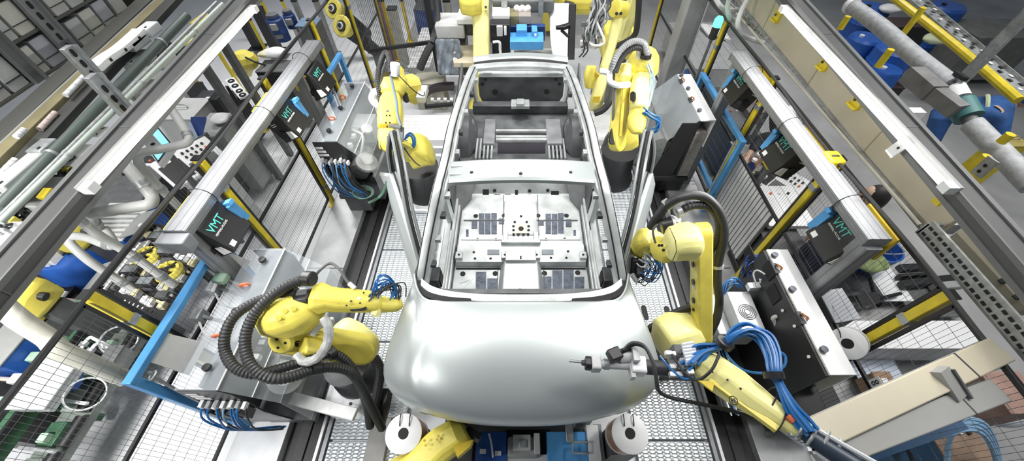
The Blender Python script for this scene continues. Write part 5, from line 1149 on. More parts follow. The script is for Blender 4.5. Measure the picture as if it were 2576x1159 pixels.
# ================================================================== OUTSIDE, LEFT
def obox(a, b_, M, name, par, bev=.006): return mk(name, MB().bb(a, b_), M, par, bev=bev)
def item(name, lab, cat, u, v, z, sx, sy, sz, M, lid=None, detail=0, group=None):
    """a box shaped unit whose top is seen at (u, v): body, lid, and small fittings"""
    c = Q(u, v, z=z); t = thing(name, lab, cat, (c.x, c.y, z-sz), group)
    obox((c.x-sx/2, c.y-sy/2, z-sz), (c.x+sx/2, c.y+sy/2, z-.012), M, 'body', t)
    obox((c.x-sx/2-.006, c.y-sy/2-.006, z-.02), (c.x+sx/2+.006, c.y+sy/2+.006, z), lid or M, 'lid', t)
    if detail & 1:
        for sg in (-1, 1): obox((c.x+sg*sx*.3-.015, c.y-sy/2-.012, z-.08), (c.x+sg*sx*.3+.015, c.y-sy/2-.004, z-.03), GALV, 'latch', t, .002)
    if detail & 2: obox((c.x-sx*.25, c.y-sy*.2, z), (c.x+sx*.1, c.y+sy*.2, z+.004), PAPER, 'data_plate', t, 0)
    if detail & 4:
        for i in range(4): mk('knob', MB().cyl((c.x-sx*.3+sx*.2*i, c.y+sy*.28, z), (c.x-sx*.3+sx*.2*i, c.y+sy*.28, z+.02), .014, n=10), [BLK, ORNG, WHT, BLK][i], t)
    if detail & 8: mk('handle', MB().tube([(c.x-sx*.2, c.y, z), (c.x-sx*.2, c.y, z+.05), (c.x+sx*.2, c.y, z+.05), (c.x+sx*.2, c.y, z)], .009, n=6, sm=3), GALV, t)
    return t
def long_y(u0, v0, u1, v1, x, w, h, M, lab, cat, name, ext=0.):
    p, q = Q(u0, v0, x=x), Q(u1, v1, x=x); z = (p.z+q.z)/2
    d = (q-p).normalized()*ext
    return mk(name, MB().beam(p-d, q+d, w, h), M, label=lab, cat=cat, bev=.005)
def long_pipe(u0, v0, u1, v1, x, r, M, lab, cat, name):
    p, q = Q(u0, v0, x=x), Q(u1, v1, x=x)
    t = thing(name, lab, cat, (x, (p.y+q.y)/2, min(p.z, q.z)-r))
    mk('pipe_run', MB().cyl(p, q, r, n=14), M, t)
    for f in (.2, .5, .8): mk('pipe_clip', MB().cyl(p.lerp(q, f-.004), p.lerp(q, f+.004), r*1.18, n=14), GALV, t)
    return t
# conduits, trays and pipes above the beam
long_pipe(0, 560, 560, 10, -2.9, .018, mat('pale_green_conduit', (.46, .53, .49), .4, .2), 'pale green metal conduit running along the outside of the left beam', 'conduit', 'conduit')
long_pipe(0, 545, 545, 5, -2.96, .013, GALV, 'thin galvanised conduit above the pale green conduit', 'conduit', 'conduit')
long_pipe(0, 525, 470, 40, -3.04, .035, mat('dark_green_tube', (.09, .115, .105), .4), 'dark green thick tube between the grey boxes and the conduits', 'pipe', 'tube_pipe')
long_y(0, 470, 420, 20, -3.18, .10, .05, mat('dark_tray', (.05, .052, .05), .6), 'dark open cable tray with small fittings at upper left', 'cable tray', 'cable_tray', .4)
long_y(0, 345, 345, 25, -3.42, .14, .05, mat('dark_band', (.085, .088, .08), .6), 'wide dark horizontal beam under the overhead box rack', 'beam', 'rack_beam', .5)
long_y(0, 370, 345, 48, -3.34, .05, .03, GREY, 'narrow grey rail beside the wide dark rack beam', 'rail', 'rack_rail', .5)
long_y(0, 395, 345, 66, -3.29, .09, .05, OLIVE, 'olive brown wooden runner beside the narrow grey rail', 'runner', 'runner', .5)
for i, (u0, v0, u1, v1) in enumerate(((40, 345, 62, 325), (100, 325, 140, 283), (165, 240, 212, 192), (60, 400, 120, 345), (0, 440, 40, 400), (250, 170, 335, 105))):
    t = long_pipe(u0, v0, u1, v1, -3.2, .018, PINKW if i % 2 else WHT, ('pinkish' if i % 2 else 'white')+' short tube in the upper left trays'+[' by the olive runner end', ' left of the slotted hanger', ' right of the olive runner', ' above the long grey box', ' at the left edge', ' under the white bracket'][i], 'tube', 'short_tube')
t = thing('white_bracket', 'white curved sheet bracket with square holes by the slotted hanger', 'bracket', Q(270, 130, x=-3.15))
pp = [Q(u, v, x=-3.12) for u, v in ((238, 172), (262, 150), (300, 125), (335, 95), (352, 78))]
mk('curved_sheet', MB().loft([[p+V((-.05, 0, -.02)), p+V((-.05, 0, .02)), p+V((.05, 0, .02)), p+V((.05, 0, -.02))] for p in smooth_path(pp, 4)]), WHT, t)
for p in pp[1:4]: mk('square_hole', MB().box(p+V((.052, 0, 0)), (.004, .02, .02)), HOLE, t)
# slotted steel hangers (upright)
def hanger(u0, v0, u1, v1, x, w, lab, holes=True, M=None):
    b_, tp = Q(u1, v1, x=x), Q(u0, v0, x=x); y = b_.y
    t = thing('steel_hanger', lab, 'hanger', (x, y, b_.z))
    mk('channel', MB().bb((x-.02, y-w/2, b_.z), (x+.02, y+w/2, tp.z+.1)), M or GALV, t, bev=.004)
    mk('channel_web', MB().bb((x-.02, y+w/2-.006, b_.z), (x+.06, y+w/2, tp.z+.1)), M or GALV, t)
    if holes:
        n = int((tp.z+.1-b_.z)/.075)
        for i in range(n): mk('slot', MB().plate((x+.021, y, b_.z+.03+.075*i), (x+.021, y, b_.z+.055+.075*i), .014, .014, (1, 0, 0), .004), HOLE, t)
    return t
hanger(50, 0, 178, 130, -3.60, .095, 'steel hanger with oval holes between overhead grey boxes', True, mat('hanger_grey', (.25, .26, .27), .5, .3, noise=.2))
hanger(-20, 50, 100, 205, -3.60, .07, 'plain dark steel hanger left of the holed hanger', False, mat('hanger_dark', (.14, .15, .15), .5, .3))
hanger(205, 150, 240, 200, -3.05, .07, 'short slotted hanger beside the white curved bracket', True)
hanger(262, 222, 315, 285, -2.85, .075, 'short slotted hanger reaching the left grey beam', True)
# overhead rack of grey boxes
bx = [mat('box_grey_%d' % i, c, .55, noise=.18, nscale=5) for i, c in enumerate(((.56, .56, .54), (.47, .48, .53), (.62, .62, .56), (.52, .54, .53)))]
rack = thing('box_rack', 'dark overhead rack holding rows of pale grey boxes at the upper left corner', 'rack', (-3.78, 3.0, 2.38))
mk('back_panel', MB().bb((-3.84, 1.6, 2.40), (-3.80, 4.3, 3.4)), mat('rack_back', (.06, .06, .055), .7), rack)
for i in range(4): mk('shelf', MB().bb((-3.80, 1.6, 2.385+.24*i), (-3.64, 4.3, 2.40+.24*i)), mat('rack_shelf', (.10, .10, .09), .6), rack)
yb = [1.72, 1.88, 2.04, 2.22, 2.38, 2.54, 2.74, 2.90, 3.06, 3.24, 3.40, 3.56, 3.74]
RN = ['bottom', 'second', 'third', 'top']
for r_ in range(3):
    for i, y in enumerate(yb):
        h_ = .19+.02*((i*7+r_*3) % 3)/2; w_ = .135
        t = thing('parts_box', f'pale grey box on the {RN[r_]} shelf of the overhead rack, {ORD[i]} from its near end' if i < 12 else f'pale grey box at the far end of the {RN[r_]} overhead shelf', 'box', (-3.72, y, 2.40+.24*r_), f'grey boxes on the {RN[r_]} shelf of the rack')
        M = bx[(i*3+r_) % 4]
        mk('box_body', MB().bb((-3.79, y-w_/2, 2.40+.24*r_), (-3.65, y+w_/2, 2.40+.24*r_+h_)), M, t, bev=.006)
        mk('lid_seam', MB().bb((-3.652, y-w_/2, 2.40+.24*r_+h_*.32), (-3.646, y+w_/2, 2.40+.24*r_+h_*.35)), DARK, t)
# grey boxes and fittings along the beam, upper left
for i, (u, v, sy, M, ds) in enumerate(((68, 418, .42, LGREY, 'long light grey box on the cable tray at upper left'), (30, 485, .14, GREY, 'small grey fitting box on the tray left of the long box'), (112, 372, .14, GALV, 'small clamp box right of the long light grey box'),
                                 (340, 105, .20, LGREY, 'grey box on the tray below the white curved bracket'), (375, 72, .16, WHT, 'white junction box further along the upper left tray'), (350, 150, .25, LGREY, 'grey tray cover beside the pale green conduit'), (405, 125, .2, DARK, 'dark gap cover beside the pale green conduit'))):
    c = Q(u, v, x=-3.12); t = thing('tray_box', ds, 'box', (c.x, c.y, c.z-.03))
    obox((c.x-.05, c.y-sy/2, c.z-.04), (c.x+.05, c.y+sy/2, c.z+.03), M, 'body', t, .01); obox((c.x+.02, c.y-sy/2+.02, c.z+.03), (c.x+.03, c.y-sy/2+.04, c.z+.036), DARK, 'screw', t, 0)
for i, (u, v, M, ds, sx, sy, sz) in enumerate(((180, 388, WHT, 'white panel box with a loop inside the left beam', .14, .22, .12), (110, 480, LGREY, 'pale grey box behind the beam, beside a yellow strip', .15, .26, .12), (20, 590, WHT, 'white box near the left edge behind the beam', .16, .2, .12), (370, 190, WHT, 'white notice box behind the left beam', .12, .2, .1), (352, 215, LGREY, 'grey box right of the slotted hanger behind the beam', .14, .2, .1), (405, 150, LGREY, 'light grey door box behind the left beam', .14, .2, .1), (440, 125, DARK, 'dark box behind the left beam beside the yellow cube', .14, .16, .1))):
    item('beam_box', ds, 'box', u, v, 2.15, sx, sy, sz, M, detail=[2, 1, 9, 2, 1, 8, 0][i])
for i, (u, v, ds) in enumerate(((466, 96, 'yellow cube shaped motor behind the left beam'), (520, 42, 'yellow box motor at the top behind the left beam'))):
    c = Q(u, v, z=2.0); t = thing('yellow_motor', ds, 'motor', c-V((0, 0, .2)))
    mk('motor_body', MB().box(c-V((0, 0, .1)), (.2+.06*i, .24+.1*i, .2)), YEL, t, bev=.025); mk('motor_cap', MB().cyl(c-V((.02, .12, .1)), c-V((.02, .19, .1)), .07, n=14), YEL, t, bev=.008); mk('connector', MB().box(c+V((.05, .05, .015)), (.06, .05, .03)), DARK, t); mk('motor_post', MB().bb((c.x-.04, c.y-.04, -.1), (c.x+.04, c.y+.04, c.z-.2)), DKGR, t)
for i, (u, v, ds) in enumerate(((240, 330, 'white square tag with a black cross behind the left beam'), (203, 325, 'grey tag with a black cross behind the left beam'))):
    c = Q(u, v, z=2.1); t = thing('cross_tag', ds, 'tag', c-V((0, 0, .02)))
    obox((c.x-.06, c.y-.06, c.z-.01), (c.x+.06, c.y+.06, c.z), WHT if i == 0 else GREY, 'tag_plate', t, 0)
    for sg in (-1, 1): mk('cross_bar', MB().beam(c+V((-.045, -.045*sg, .002)), c+V((.045, .045*sg, .002)), .008, .003), BLK, t)
for i, (u, v, ds) in enumerate(((60, 520, 'black wire bundle behind the beam beside a grey lid'), (160, 430, 'black connector cluster behind the beam'), (40, 560, 'dark cable knot at the left behind the beam'))):
    c = Q(u, v, z=2.1); t = thing('cable_knot', ds, 'cable', c-V((0, 0, .06)))
    for k in range(6): mk('loop', MB().tube([jit(c, .1) for _ in range(5)], .009, n=5, sm=4), BLK2, t)
    for k in range(3): mk('plug', MB().box(jit(c, .08), (.05, .04, .04)), [WHT, BLK, YEL][k], t)
long_y(105, 500, 125, 475, -2.95, .05, .03, YPOST, 'short yellow strip behind the left beam', 'strip', 'yellow_strip')
# --- operator consoles outside the left fence
t = thing('touch_screen', 'white framed touch screen with lit cyan display behind the left fence', 'monitor', Q(400, 370, z=1.45))
mq = [(399, 314, 1.62), (438, 362, 1.62), (399, 417, 1.55), (358, 338+22, 1.55)]
c = [Q(u, v, z=z) for u, v, z in mq]; ctr = sum(c, V((0, 0, 0)))/4; nz_ = (c[1]-c[0]).cross(c[2]-c[1]).normalized(); nz_ = -nz_ if nz_.z < 0 else nz_
mk('bezel', MB().prism(c, nz_*-.05), WHT, t, bev=.008)
mk('inner_edge', MB().prism([ctr+(p-ctr)*.86+nz_*.001 for p in c], nz_*.002), BLK, t)
mk('display', MB().prism([ctr+(p-ctr)*.76+nz_*.004 for p in c], nz_*.002), SCREEN, t)
mk('support_post', MB().cyl(ctr-nz_*.05, V((ctr.x-.1, ctr.y, .0)), .03, n=10), DKGR, t)
t = thing('hole_bracket', 'white bracket with two black holes in front of the cyan screen', 'bracket', Q(378, 355, z=1.75))
a, b_ = Q(360, 335, z=1.78), Q(398, 378, z=1.74); mk('strap', MB().beam(a, b_, .10, .02), WHT, t, bev=.004)
for f in (.3, .7): mk('hole', MB().cyl(a.lerp(b_, f)+V((0, 0, .008)), a.lerp(b_, f)+V((0, 0, .014)), .018, n=12), HOLE, t)
def console(u, v, z, M1, lab, rot, S=1.):
    c = Q(u, v, z=z); t = thing('control_desk', lab, 'control desk', (c.x, c.y, 0))
    R = Matrix.Rotation(rot, 3, 'Z') @ Matrix.Rotation(math.radians(18), 3, 'X')
    mk('desk_top', MB().box(c, (.62*S, .44*S, .05), R), M1, t, bev=.01)
    mk('pedestal', MB().bb((c.x-.2*S, c.y-.12, 0), (c.x+.2*S, c.y+.15, z-.12)), LGREY, t, bev=.01)
    mk('dark_panel', MB().box(c+R @ V((-.17*S, -.04*S, .028)), (.22*S, .28*S, .01), R), BLK, t)
    mk('keyboard', MB().box(c+R @ V((.10*S, -.10*S, .03)), (.28*S, .13*S, .015), R), DKGR, t)
    for i in range(10): mk('button', MB().cyl(c+R @ V((-.0+.055*S*(i % 5), .06*S+.07*S*(i//5), .025)), c+R @ V((-.0+.055*S*(i % 5), .06*S+.07*S*(i//5), .045)), .014*S, n=10), [BLK, DKGR, ORNG, BLK, LEDG][(i*3) % 5] if i % 7 == 4 else BLK, t)
    return t
console(482, 408, 1.05, WHT, 'white sloped control desk with black panel behind the left fence', math.radians(55))
t = thing('laptop_box', 'dark screen and blue folder box beside the bent grey pipe', 'monitor', Q(497, 330, z=1.05))
mk('screen_back', MB().prism([Q(480, 300, z=1.2), Q(520, 300, z=1.2), Q(510, 340, z=1.05), Q(480, 345, z=1.05)], (0, .02, .02)), NAVY, t)
mk('pale_cover', MB().prism([Q(470, 318, z=1.2), Q(482, 312, z=1.2), Q(498, 345, z=1.06), Q(486, 352, z=1.06)], (.0, .01, .02)), mat('pale_blue_card', (.45, .55, .75), .5), t)
mk('stand', MB().bb(Q(490, 345, z=1.0)-V((.1, .1, 1.0)), Q(490, 345, z=1.0)+V((.1, .1, 0))), DKGR, t)
item('grey_cabinet', 'grey cabinet with a crumpled white cloth behind the fence', 'cabinet', 545, 312, .95, .42, .5, .95, GREY, detail=4)
item('grey_cabinet', 'grey sloping machine cover under the dark handle, left', 'cabinet', 450, 272, .9, .6, .5, .9, LGREY, detail=8)
def cloth(u, v, z, r, M, lab):
    c = Q(u, v, z=z); t = MB(); n = 14; secs = []
    for k in range(7):
        th = math.pi*k/6; secs.append([c+V((r*1.3*math.sin(th)*math.cos(2*math.pi*i/n)*(1+random.uniform(-.25, .25)), r*math.sin(th)*math.sin(2*math.pi*i/n)*(1+random.uniform(-.25, .25)), -r*.45*math.cos(th)*(1+random.uniform(-.2, .2)))) for i in range(n)])
    t.loft(secs); return mk('rag', t, M, label=lab, cat='rag', sub=1, ang=180)
cloth(556, 297, 1.02, .11, WHT, 'white crumpled cloth on the grey cabinet behind the left fence')
cloth(690, 132, 1.05, .15, WHT, 'white crumpled cloth beside the dark cabinet beyond the fence')
cloth(668, 135, 1.05, .10, mat('cream_cloth', (.62, .60, .42), .7), 'cream cloth lying left of the white cloth')
# bent grey process pipes
GP = [('thick bent grey pipe nearest the lit tube end', [(300, 400, 2.05), (320, 420, 2.0), (350, 455, 1.9), (380, 490, 1.8), (382, 506, 1.78), (372, 514, 1.78), (340, 520, 1.78), (290, 528, 1.78), (240, 536, 1.78), (226, 545, 1.76), (232, 560, 1.7), (262, 596, 1.5)], .042),
      ('bent grey pipe around the cyan touch screen', [(425, 268, 2.05), (445, 295, 2.0), (470, 335, 1.9), (476, 350, 1.88), (466, 361, 1.87), (440, 367, 1.87), (400, 376, 1.87), (365, 382, 1.86), (348, 394, 1.84), (356, 420, 1.75), (400, 470, 1.5), (455, 525, 1.2)], .034),
      ('long straight grey pipe sloping behind the blue frame', [(168, 520, 1.9), (240, 585, 1.75), (330, 640, 1.5), (400, 690, 1.25), (440, 718, 1.1)], .032),
      ('looped grey pipe above the blue drum', [(262, 575, 1.6), (283, 605, 1.55), (280, 618, 1.53), (262, 614, 1.53), (220, 598, 1.55), (182, 594, 1.55), (173, 602, 1.54), (182, 618, 1.5), (230, 660, 1.35), (300, 705, 1.1), (360, 745, .9)], .032)]
for lab, pts, r in GP:
    t = thing('process_pipe', lab, 'pipe', Q(*pts[-1][:2], z=pts[-1][2])); mk('pipe_run', MB().tube(QP(pts), r, n=14, sm=6), HOSEG, t)
    for k in (2, len(pts)-2):
        p, q = Q(*pts[k][:2], z=pts[k][2]), Q(*pts[k+1][:2], z=pts[k+1][2]) if k+1 < len(pts) else Q(*pts[k][:2], z=pts[k][2])
        mk('pipe_joint', MB().cyl(p, p+(q-p).normalized()*.05, r*1.2, n=14), GALV, t)
t = thing('process_pipe', 'thick cloudy beige pipe crossing the lower left machines', 'pipe', Q(330, 965, z=1.0))
mk('pipe_run', MB().tube(QP([(-10, 755, 1.95), (50, 805, 1.85), (120, 850, 1.72), (150, 880, 1.66), (220, 910, 1.5), (300, 945, 1.25)]), .055, n=14), mat('cloudy_pipe', (.50, .50, .44), .35, noise=.25, nscale=6), t)
mk('pipe_end', MB().cyl(Q(296, 943, z=1.26), Q(318, 955, z=1.2), .05, n=12), GALV, t)
# outside posts (upright)
def vpost(u0, v0, u1, v1, w_, M, lab, z0=0., name='yellow_post', cat='post'):
    b_ = Q(u1, v1, z=z0); tp = Q(u0, v0, y=b_.y); z1 = max(z0+.3, tp.z)
    t = thing(name, lab, cat, (b_.x, b_.y, 0)); obox((b_.x-w_/2, b_.y-w_/2, 0), (b_.x+w_/2, b_.y+w_/2, z1), M, 'shaft', t, .004)
    obox((b_.x-w_, b_.y-w_, 0), (b_.x+w_, b_.y+w_, .02), M, 'foot', t, 0); obox((b_.x-w_/2-.004, b_.y-w_/2-.004, z1-.02), (b_.x+w_/2+.004, b_.y+w_/2+.004, z1+.01), BLK, 'cap', t, 0); return t
for a, ds in (((487, 191, 555, 290), 'thin yellow post left of the dark control boxes'), ((552, 126, 613, 232), 'thin yellow post beside the dial strip, nearer the beam'), ((563, 116, 646, 243), 'thin yellow post right of the dial strip'), ((625, 48, 668, 125), 'thin yellow post by the yellow spherical motor'), ((252, 472, 338, 552), 'thin yellow post below the lit tube end'), ((655, 0, 690, 70), 'thin yellow post at the top between dark columns'), ((700, 0, 735, 60), 'pale yellow post at the top beside the grey upright')):
    vpost(*a, .05, YPOST, ds)
vpost(65, 655, 150, 718, .05, YPOST, 'short yellow rod over the dark pipework, left', .5); vpost(164, 733, 200, 750, .05, YPOST, 'short yellow rod right of the white pipe block', .5)
for a, ds in (((560, 0, 640, 90), 'grey upright behind the white tube end'), ((735, 0, 790, 120), 'grey steel upright in the far left machines'), ((780, 0, 845, 135), 'grey upright right of the dark cabinet'), ((720, 40, 770, 130), 'dull grey upright beside the black column'), ((455, 215, 520, 300), 'grey upright channel left of the yellow post')):
    vpost(*a, .09, mat('upright_grey', (.36, .37, .37), .5, .3, noise=.2), ds, 0, 'steel_upright', 'upright')
for a, w_, ds in (((600, 30, 650, 120), .16, 'black machine column beside the blue motors'), ((645, 20, 700, 130), .18, 'black machine column right of the blue motors'), ((760, 55, 800, 130), .22, 'dark column under the blue control box'), ((500, 215, 548, 300), .2, 'black column below the dark control box')):
    vpost(*a, w_, BLK, ds, 0, 'machine_column', 'column')
# far left machine line
for u, v, z, r, ds in ((685, 40, 1.3, .13, 'deep blue motor, upper one of the stacked blue motors'), (697, 62, 1.1, .12, 'deep blue motor, lower one of the stacked blue motors'), (722, 30, 1.2, .1, 'deep blue motor beside the grey upright')):
    c = Q(u, v, z=z); t = thing('blue_motor', ds, 'motor', c-V((0, 0, .25)))
    mk('motor_body', MB().lathe(c-V((0, 0, .25)), (0, 0, 1), [(0, r), (.2, r), (.22, r*.8), (.25, r*.8), (.251, .01)], n=18), NAVY, t); mk('fan_cap', MB().cyl(c, c+V((0, 0, .03)), r*.7, n=16), DKGR, t)
    mk('terminal_box', MB().box(c+V((.02, -r, -.12)), (.1, .06, .1)), GREY, t, bev=.01)
for u, v, ds in ((838, 22, 'yellow flanged wheel at the top, upper of two'), (860, 66, 'yellow flanged wheel, lower of two, right of the dark cabinet')):
    c = Q(u, v, z=.9); t = thing('flanged_pulley', ds, 'wheel', c-V((0, 0, .2)))
    ax = V((-.25, -.75, .55)); mk('rim', MB().lathe(c, ax, [(-.14, .16), (-.02, .17), (0, .19), (.02, .17), (.02, .10), (.0, .09)], n=24), YEL, t); mk('hub', MB().lathe(c, ax.normalized(), [(0, .09), (.04, .08), (.05, .04), (.08, .035), (.081, .001)], n=18), BLK, t); mk('hub_ring', MB().ring(c+ax.normalized()*.05, ax, .05, .014, 18, 6), WHT, t)
    mk('arm', MB().plate(c-ax.normalized()*.1, c+V((.45, .1, -.5)), .14, .10, ax, .1), BLK, t); mk('stand', MB().bb(c+V((.39, .04, -.9)), c+V((.51, .16, -.5))), DKGR, t)
item('control_cabinet', 'dark cabinet with a blue metal frame top beyond the left fence', 'cabinet', 775, 55, 1.05, .34, .34, 1.05, DKGR, lid=mat('slate_blue', (.16, .24, .36), .5, noise=.2), detail=1)
c = Q(790, 38, z=1.26)
item('black_cabinet', 'black cabinet box beside the white cloth beyond the left fence', 'cabinet', 688, 165, .95, .42, .35, .95, BLK, lid=DKGR)
t = thing('yellow_ball_motor', 'yellow faceted motor housing under cables beyond the left fence', 'motor', Q(618, 160, z=.8))
c = Q(618, 152, z=1.0); mk('housing', MB().ball(c, .17, (1.1, 1, .9), 9, 6), YEL, t, ang=20); mk('neck', MB().chain([(c+V((-.1, .1, -.1)), .2, .2), (c+V((-.35, .25, -.3)), .26, .26)]), YEL, t); hose('cable', [c+V((.1, -.1, .1)), c+V((.25, -.15, .05)), c+V((.3, .0, -.1)), c+V((.1, .1, -.2))], .014, BLK2, t)
t = thing('white_notice', 'white notice sheet on a dark control box beyond the fence', 'notice', Q(560, 225, z=1.0))
mk('control_box', MB().bb(Q(548, 245, z=1.0)-V((.12, .05, .3)), Q(575, 215, z=1.0)), BLK, t, bev=.01); mk('paper', MB().prism([Q(540, 218, z=1.01), Q(560, 208, z=1.01), Q(578, 238, z=1.01), Q(558, 250, z=1.01)], (0, 0, .004)), PAPER, t)
t = thing('dial_strip', 'white strip with round dials between the thin yellow posts', 'instrument panel', Q(595, 220, z=1.0))
a, b_ = Q(578, 200, z=1.05), Q(615, 245, z=1.0); mk('strip', MB().beam(a, b_, .12, .03), WHT, t)
for f in (.15, .42, .7, .92): mk('dial', MB().ring(a.lerp(b_, f)+V((0, 0, .018)), (0, 0, 1), .035, .012, 16, 6), BLK, t)
item('dark_machine', 'dark machine housing with tangled lines below the white notice', 'machine', 535, 255, .75, .6, .6, .75, BLK, lid=DARK, detail=2)
item('dark_machine', 'dark machine tray with grey inserts behind the thick bent pipe', 'machine', 320, 470, .9, .55, .7, .9, DARK, lid=DKGR, detail=4)
item('dark_machine', 'black machine block under the touch screen', 'machine', 372, 425, .8, .5, .5, .8, BLK, lid=DARK, detail=6)
item('dark_machine', 'black machine block left of the blue frame under the cloudy pipe', 'machine', 85, 745, .75, .6, .5, .75, BLK, lid=BLK)
item('dark_machine', 'black machine bed between the white pipe block and the green rail', 'machine', 128, 800, .7, .4, .5, .7, BLK, lid=BLK)
item('dark_machine', 'dark navy machine bed at the lower left edge', 'machine', 40, 935, .6, .4, .45, .6, mat('navy_black', (.015, .018, .03), .5), lid=BLK)
item('blue_bin', 'dark blue bin at the left edge below the yellow block', 'bin', 8, 860, .9, .25, .4, .9, DBLUE, lid=GREY)
item('dark_machine', 'black machine section at lower left behind the rollers', 'machine', -25, 1030, .55, .4, .4, .55, BLK, lid=BLK)
# blue drum, mesh crate, tilted grey lids
c = Q(150, 635, z=1.0); t = thing('blue_drum', 'deep blue drum under the looped grey pipe', 'drum', (c.x, c.y, .2))
mk('drum_body', MB().lathe((c.x, c.y, .2), (0, 0, 1), [(0, .22), (.25, .23), (.27, .24), (.29, .23), (.75, .23), (.8, .2), (.801, .01)], n=24), DBLUE, t); mk('bung', MB().cyl((c.x+.1, c.y, .99), (c.x+.1, c.y, 1.02), .03), BLK, t); mk('stand', MB().bb((c.x-.2, c.y-.2, 0), (c.x+.2, c.y+.2, .2)), DKGR, t)
t = item('mesh_crate', 'blue crate topped with grey mesh under the bent pipe', 'crate', 290, 555, .95, .45, .5, .95, DBLUE, lid=LGREY, detail=0)
c = Q(290, 555, z=.952)
for i in range(8): obox((c.x-.2, c.y-.22+.06*i, .952), (c.x+.2, c.y-.21+.06*i, .966), GALV, 'mesh_bar', t, 0)
for u, v, z, ds in ((355, 560, 1.05, 'tilted grey lid with a white dot beside the aluminium leg'), (268, 688, .95, 'tilted grey lid under the looped pipe'), (320, 645, .95, 'tilted grey lid between the pipes')):
    c = Q(u, v, z=z); t = thing('machine_lid', ds, 'lid', (c.x, c.y, z-.2)); R = Matrix.Rotation(math.radians(-20), 3, 'Y')
    mk('cover', MB().box(c, (.36, .30, .02), R), GREY, t, bev=.006); mk('body', MB().bb((c.x-.08, c.y-.08, z-.75), (c.x+.08, c.y+.08, z-.12)), DKGR, t); mk('dot', MB().cyl(c+R @ V((.05, -.05, .01)), c+R @ V((.05, -.05, .016)), .022), WHT, t)
    mk('edge_rail', MB().beam(c+R @ V((.19, -.3, .0)), c+R @ V((.19, .3, .0)), .02, .02), WHT, t)
# relay boards with small modules seen through the mesh
Bq = [Q(390, 562, z=.95), Q(512, 650, z=.95), Q(405, 805, z=.95), Q(245, 742, z=.95)]
def bq(s, t_): return (Bq[0]*(1-s)+Bq[1]*s)*(1-t_)+(Bq[3]*(1-s)+Bq[2]*s)*t_
t = thing('relay_board', 'black relay board with rows of pale modules behind the blue frame', 'control board', bq(.5, .5)-V((0, 0, .5)))
mk('board', MB().prism([Bq[0], Bq[1], Bq[2], Bq[3]], (0, 0, -.05)), BLK, t); 
for s_, t_ in ((.06, .1), (.06, .9)): mk('stand_leg', MB().bb(bq(s_, t_)+V((-.03, -.03, -.95)), bq(s_, t_)+V((.03, .03, -.02))), BLK, t)
rows_ = [.06, .16, .32, .42, .60, .70, .84]
for r_, tt in enumerate(rows_):
    n = 11
    for i in range(n):
        s_ = .08+.85*i/(n-1)
        if (i*5+r_*3) % 7 == 0: continue
        p = bq(s_, tt+.02*math.sin(i)); dark = r_ in (2, 5)
        if dark and i % 3: continue
        mk('module', MB().box(p+V((0, 0, .02)), (.10 if dark else .05, .06, .05)), [PAPER, LGREY, mat('cream_module', (.66, .62, .40), .5), DKGR, WHT][(i+r_*2) % 5] if not dark else DKGR, t, bev=.003)
for i in range(7): mk('cream_strip', MB().beam(bq(.08, rows_[i]-.035), bq(.95, rows_[i]-.035), .02, .03), [mat('cream_module', (.66, .62, .40), .5), LGREY][i % 2], t)
for s_, tt in ((.30, .12), (.55, .22), (.3, .62), (.6, .66)):
    p = bq(s_, tt); mk('screen_module', MB().box(p+V((0, 0, .05)), (.16, .10, .08)), BLK, t, bev=.01); mk('screen_face', MB().box(p+V((0, 0, .092)), (.12, .07, .004)), mat('dull_screen', (.24, .26, .28), .3), t)
for i in range(12):
    p = bq(.12+.07*i, .95); mk('print_mark', MB().box(p+V((0, 0, .003)), (.012, .02, .004)), PRINT if 3 < i < 9 else BLK, t)
for u, v, ds in ((361, 640, 'round yellow fan on the relay board, farther from the fence post'), (418, 678, 'round yellow fan on the relay board, nearer the blue frame'), (645, 300, 'round yellow fan beyond the left gantry')):
    c = Q(u, v, z=1.05); t = thing('yellow_fan', ds, 'fan', c-V((0, 0, .1)))
    mk('fan_rim', MB().lathe(c-V((0, 0, .1)), (0, 0, 1), [(0, .10), (.07, .115), (.1, .10), (.1, .075), (.06, .07)], n=22), YEL, t)
    for k in range(6):
        a = k*math.pi/3; mk('fan_rib', MB().beam(c+V((0, 0, -.005)), c+V((.095*math.cos(a), .095*math.sin(a), -.005)), .022, .02), [YEL, BLK][k % 2], t)
    mk('fan_hub', MB().cyl(c+V((0, 0, -.06)), c+V((0, 0, .01)), .03), BLK, t)
for u, v, z, ds, sx, sy in ((152, 565, 1.25, 'large yellow block behind the bent pipe, left', .24, .30), (35, 728, 1.3, 'yellow faceted block at the left edge beside the beam', .22, .28), (20, 760, 1.2, 'low yellow block under the faceted block at the left edge', .2, .2)):
    c = Q(u, v, z=z); t = thing('yellow_block', ds, 'machine part', (c.x, c.y, z-.4))
    mk('block_body', MB().chain([(c+V((0, -sy/2, -.15)), sx*.7, .22), (c+V((0, -sy/4, -.12)), sx, .3), (c+V((0, sy/4, -.12)), sx, .3), (c+V((0, sy/2, -.15)), sx*.8, .24)]), YEL, t, bev=.02)
    for i in range(3): mk('rib', MB().box(c+V((-.06+.06*i, 0, .035)), (.02, sy*.7, .02)), YEL, t, bev=.004)
    mk('cable_gland', MB().cyl(c+V((sx*.4, 0, -.1)), c+V((sx*.62, 0, -.12)), .035, n=12), BLK, t); mk('pedestal', MB().bb((c.x-.08, c.y-.08, 0), (c.x+.08, c.y+.08, z-.27)), DKGR, t)
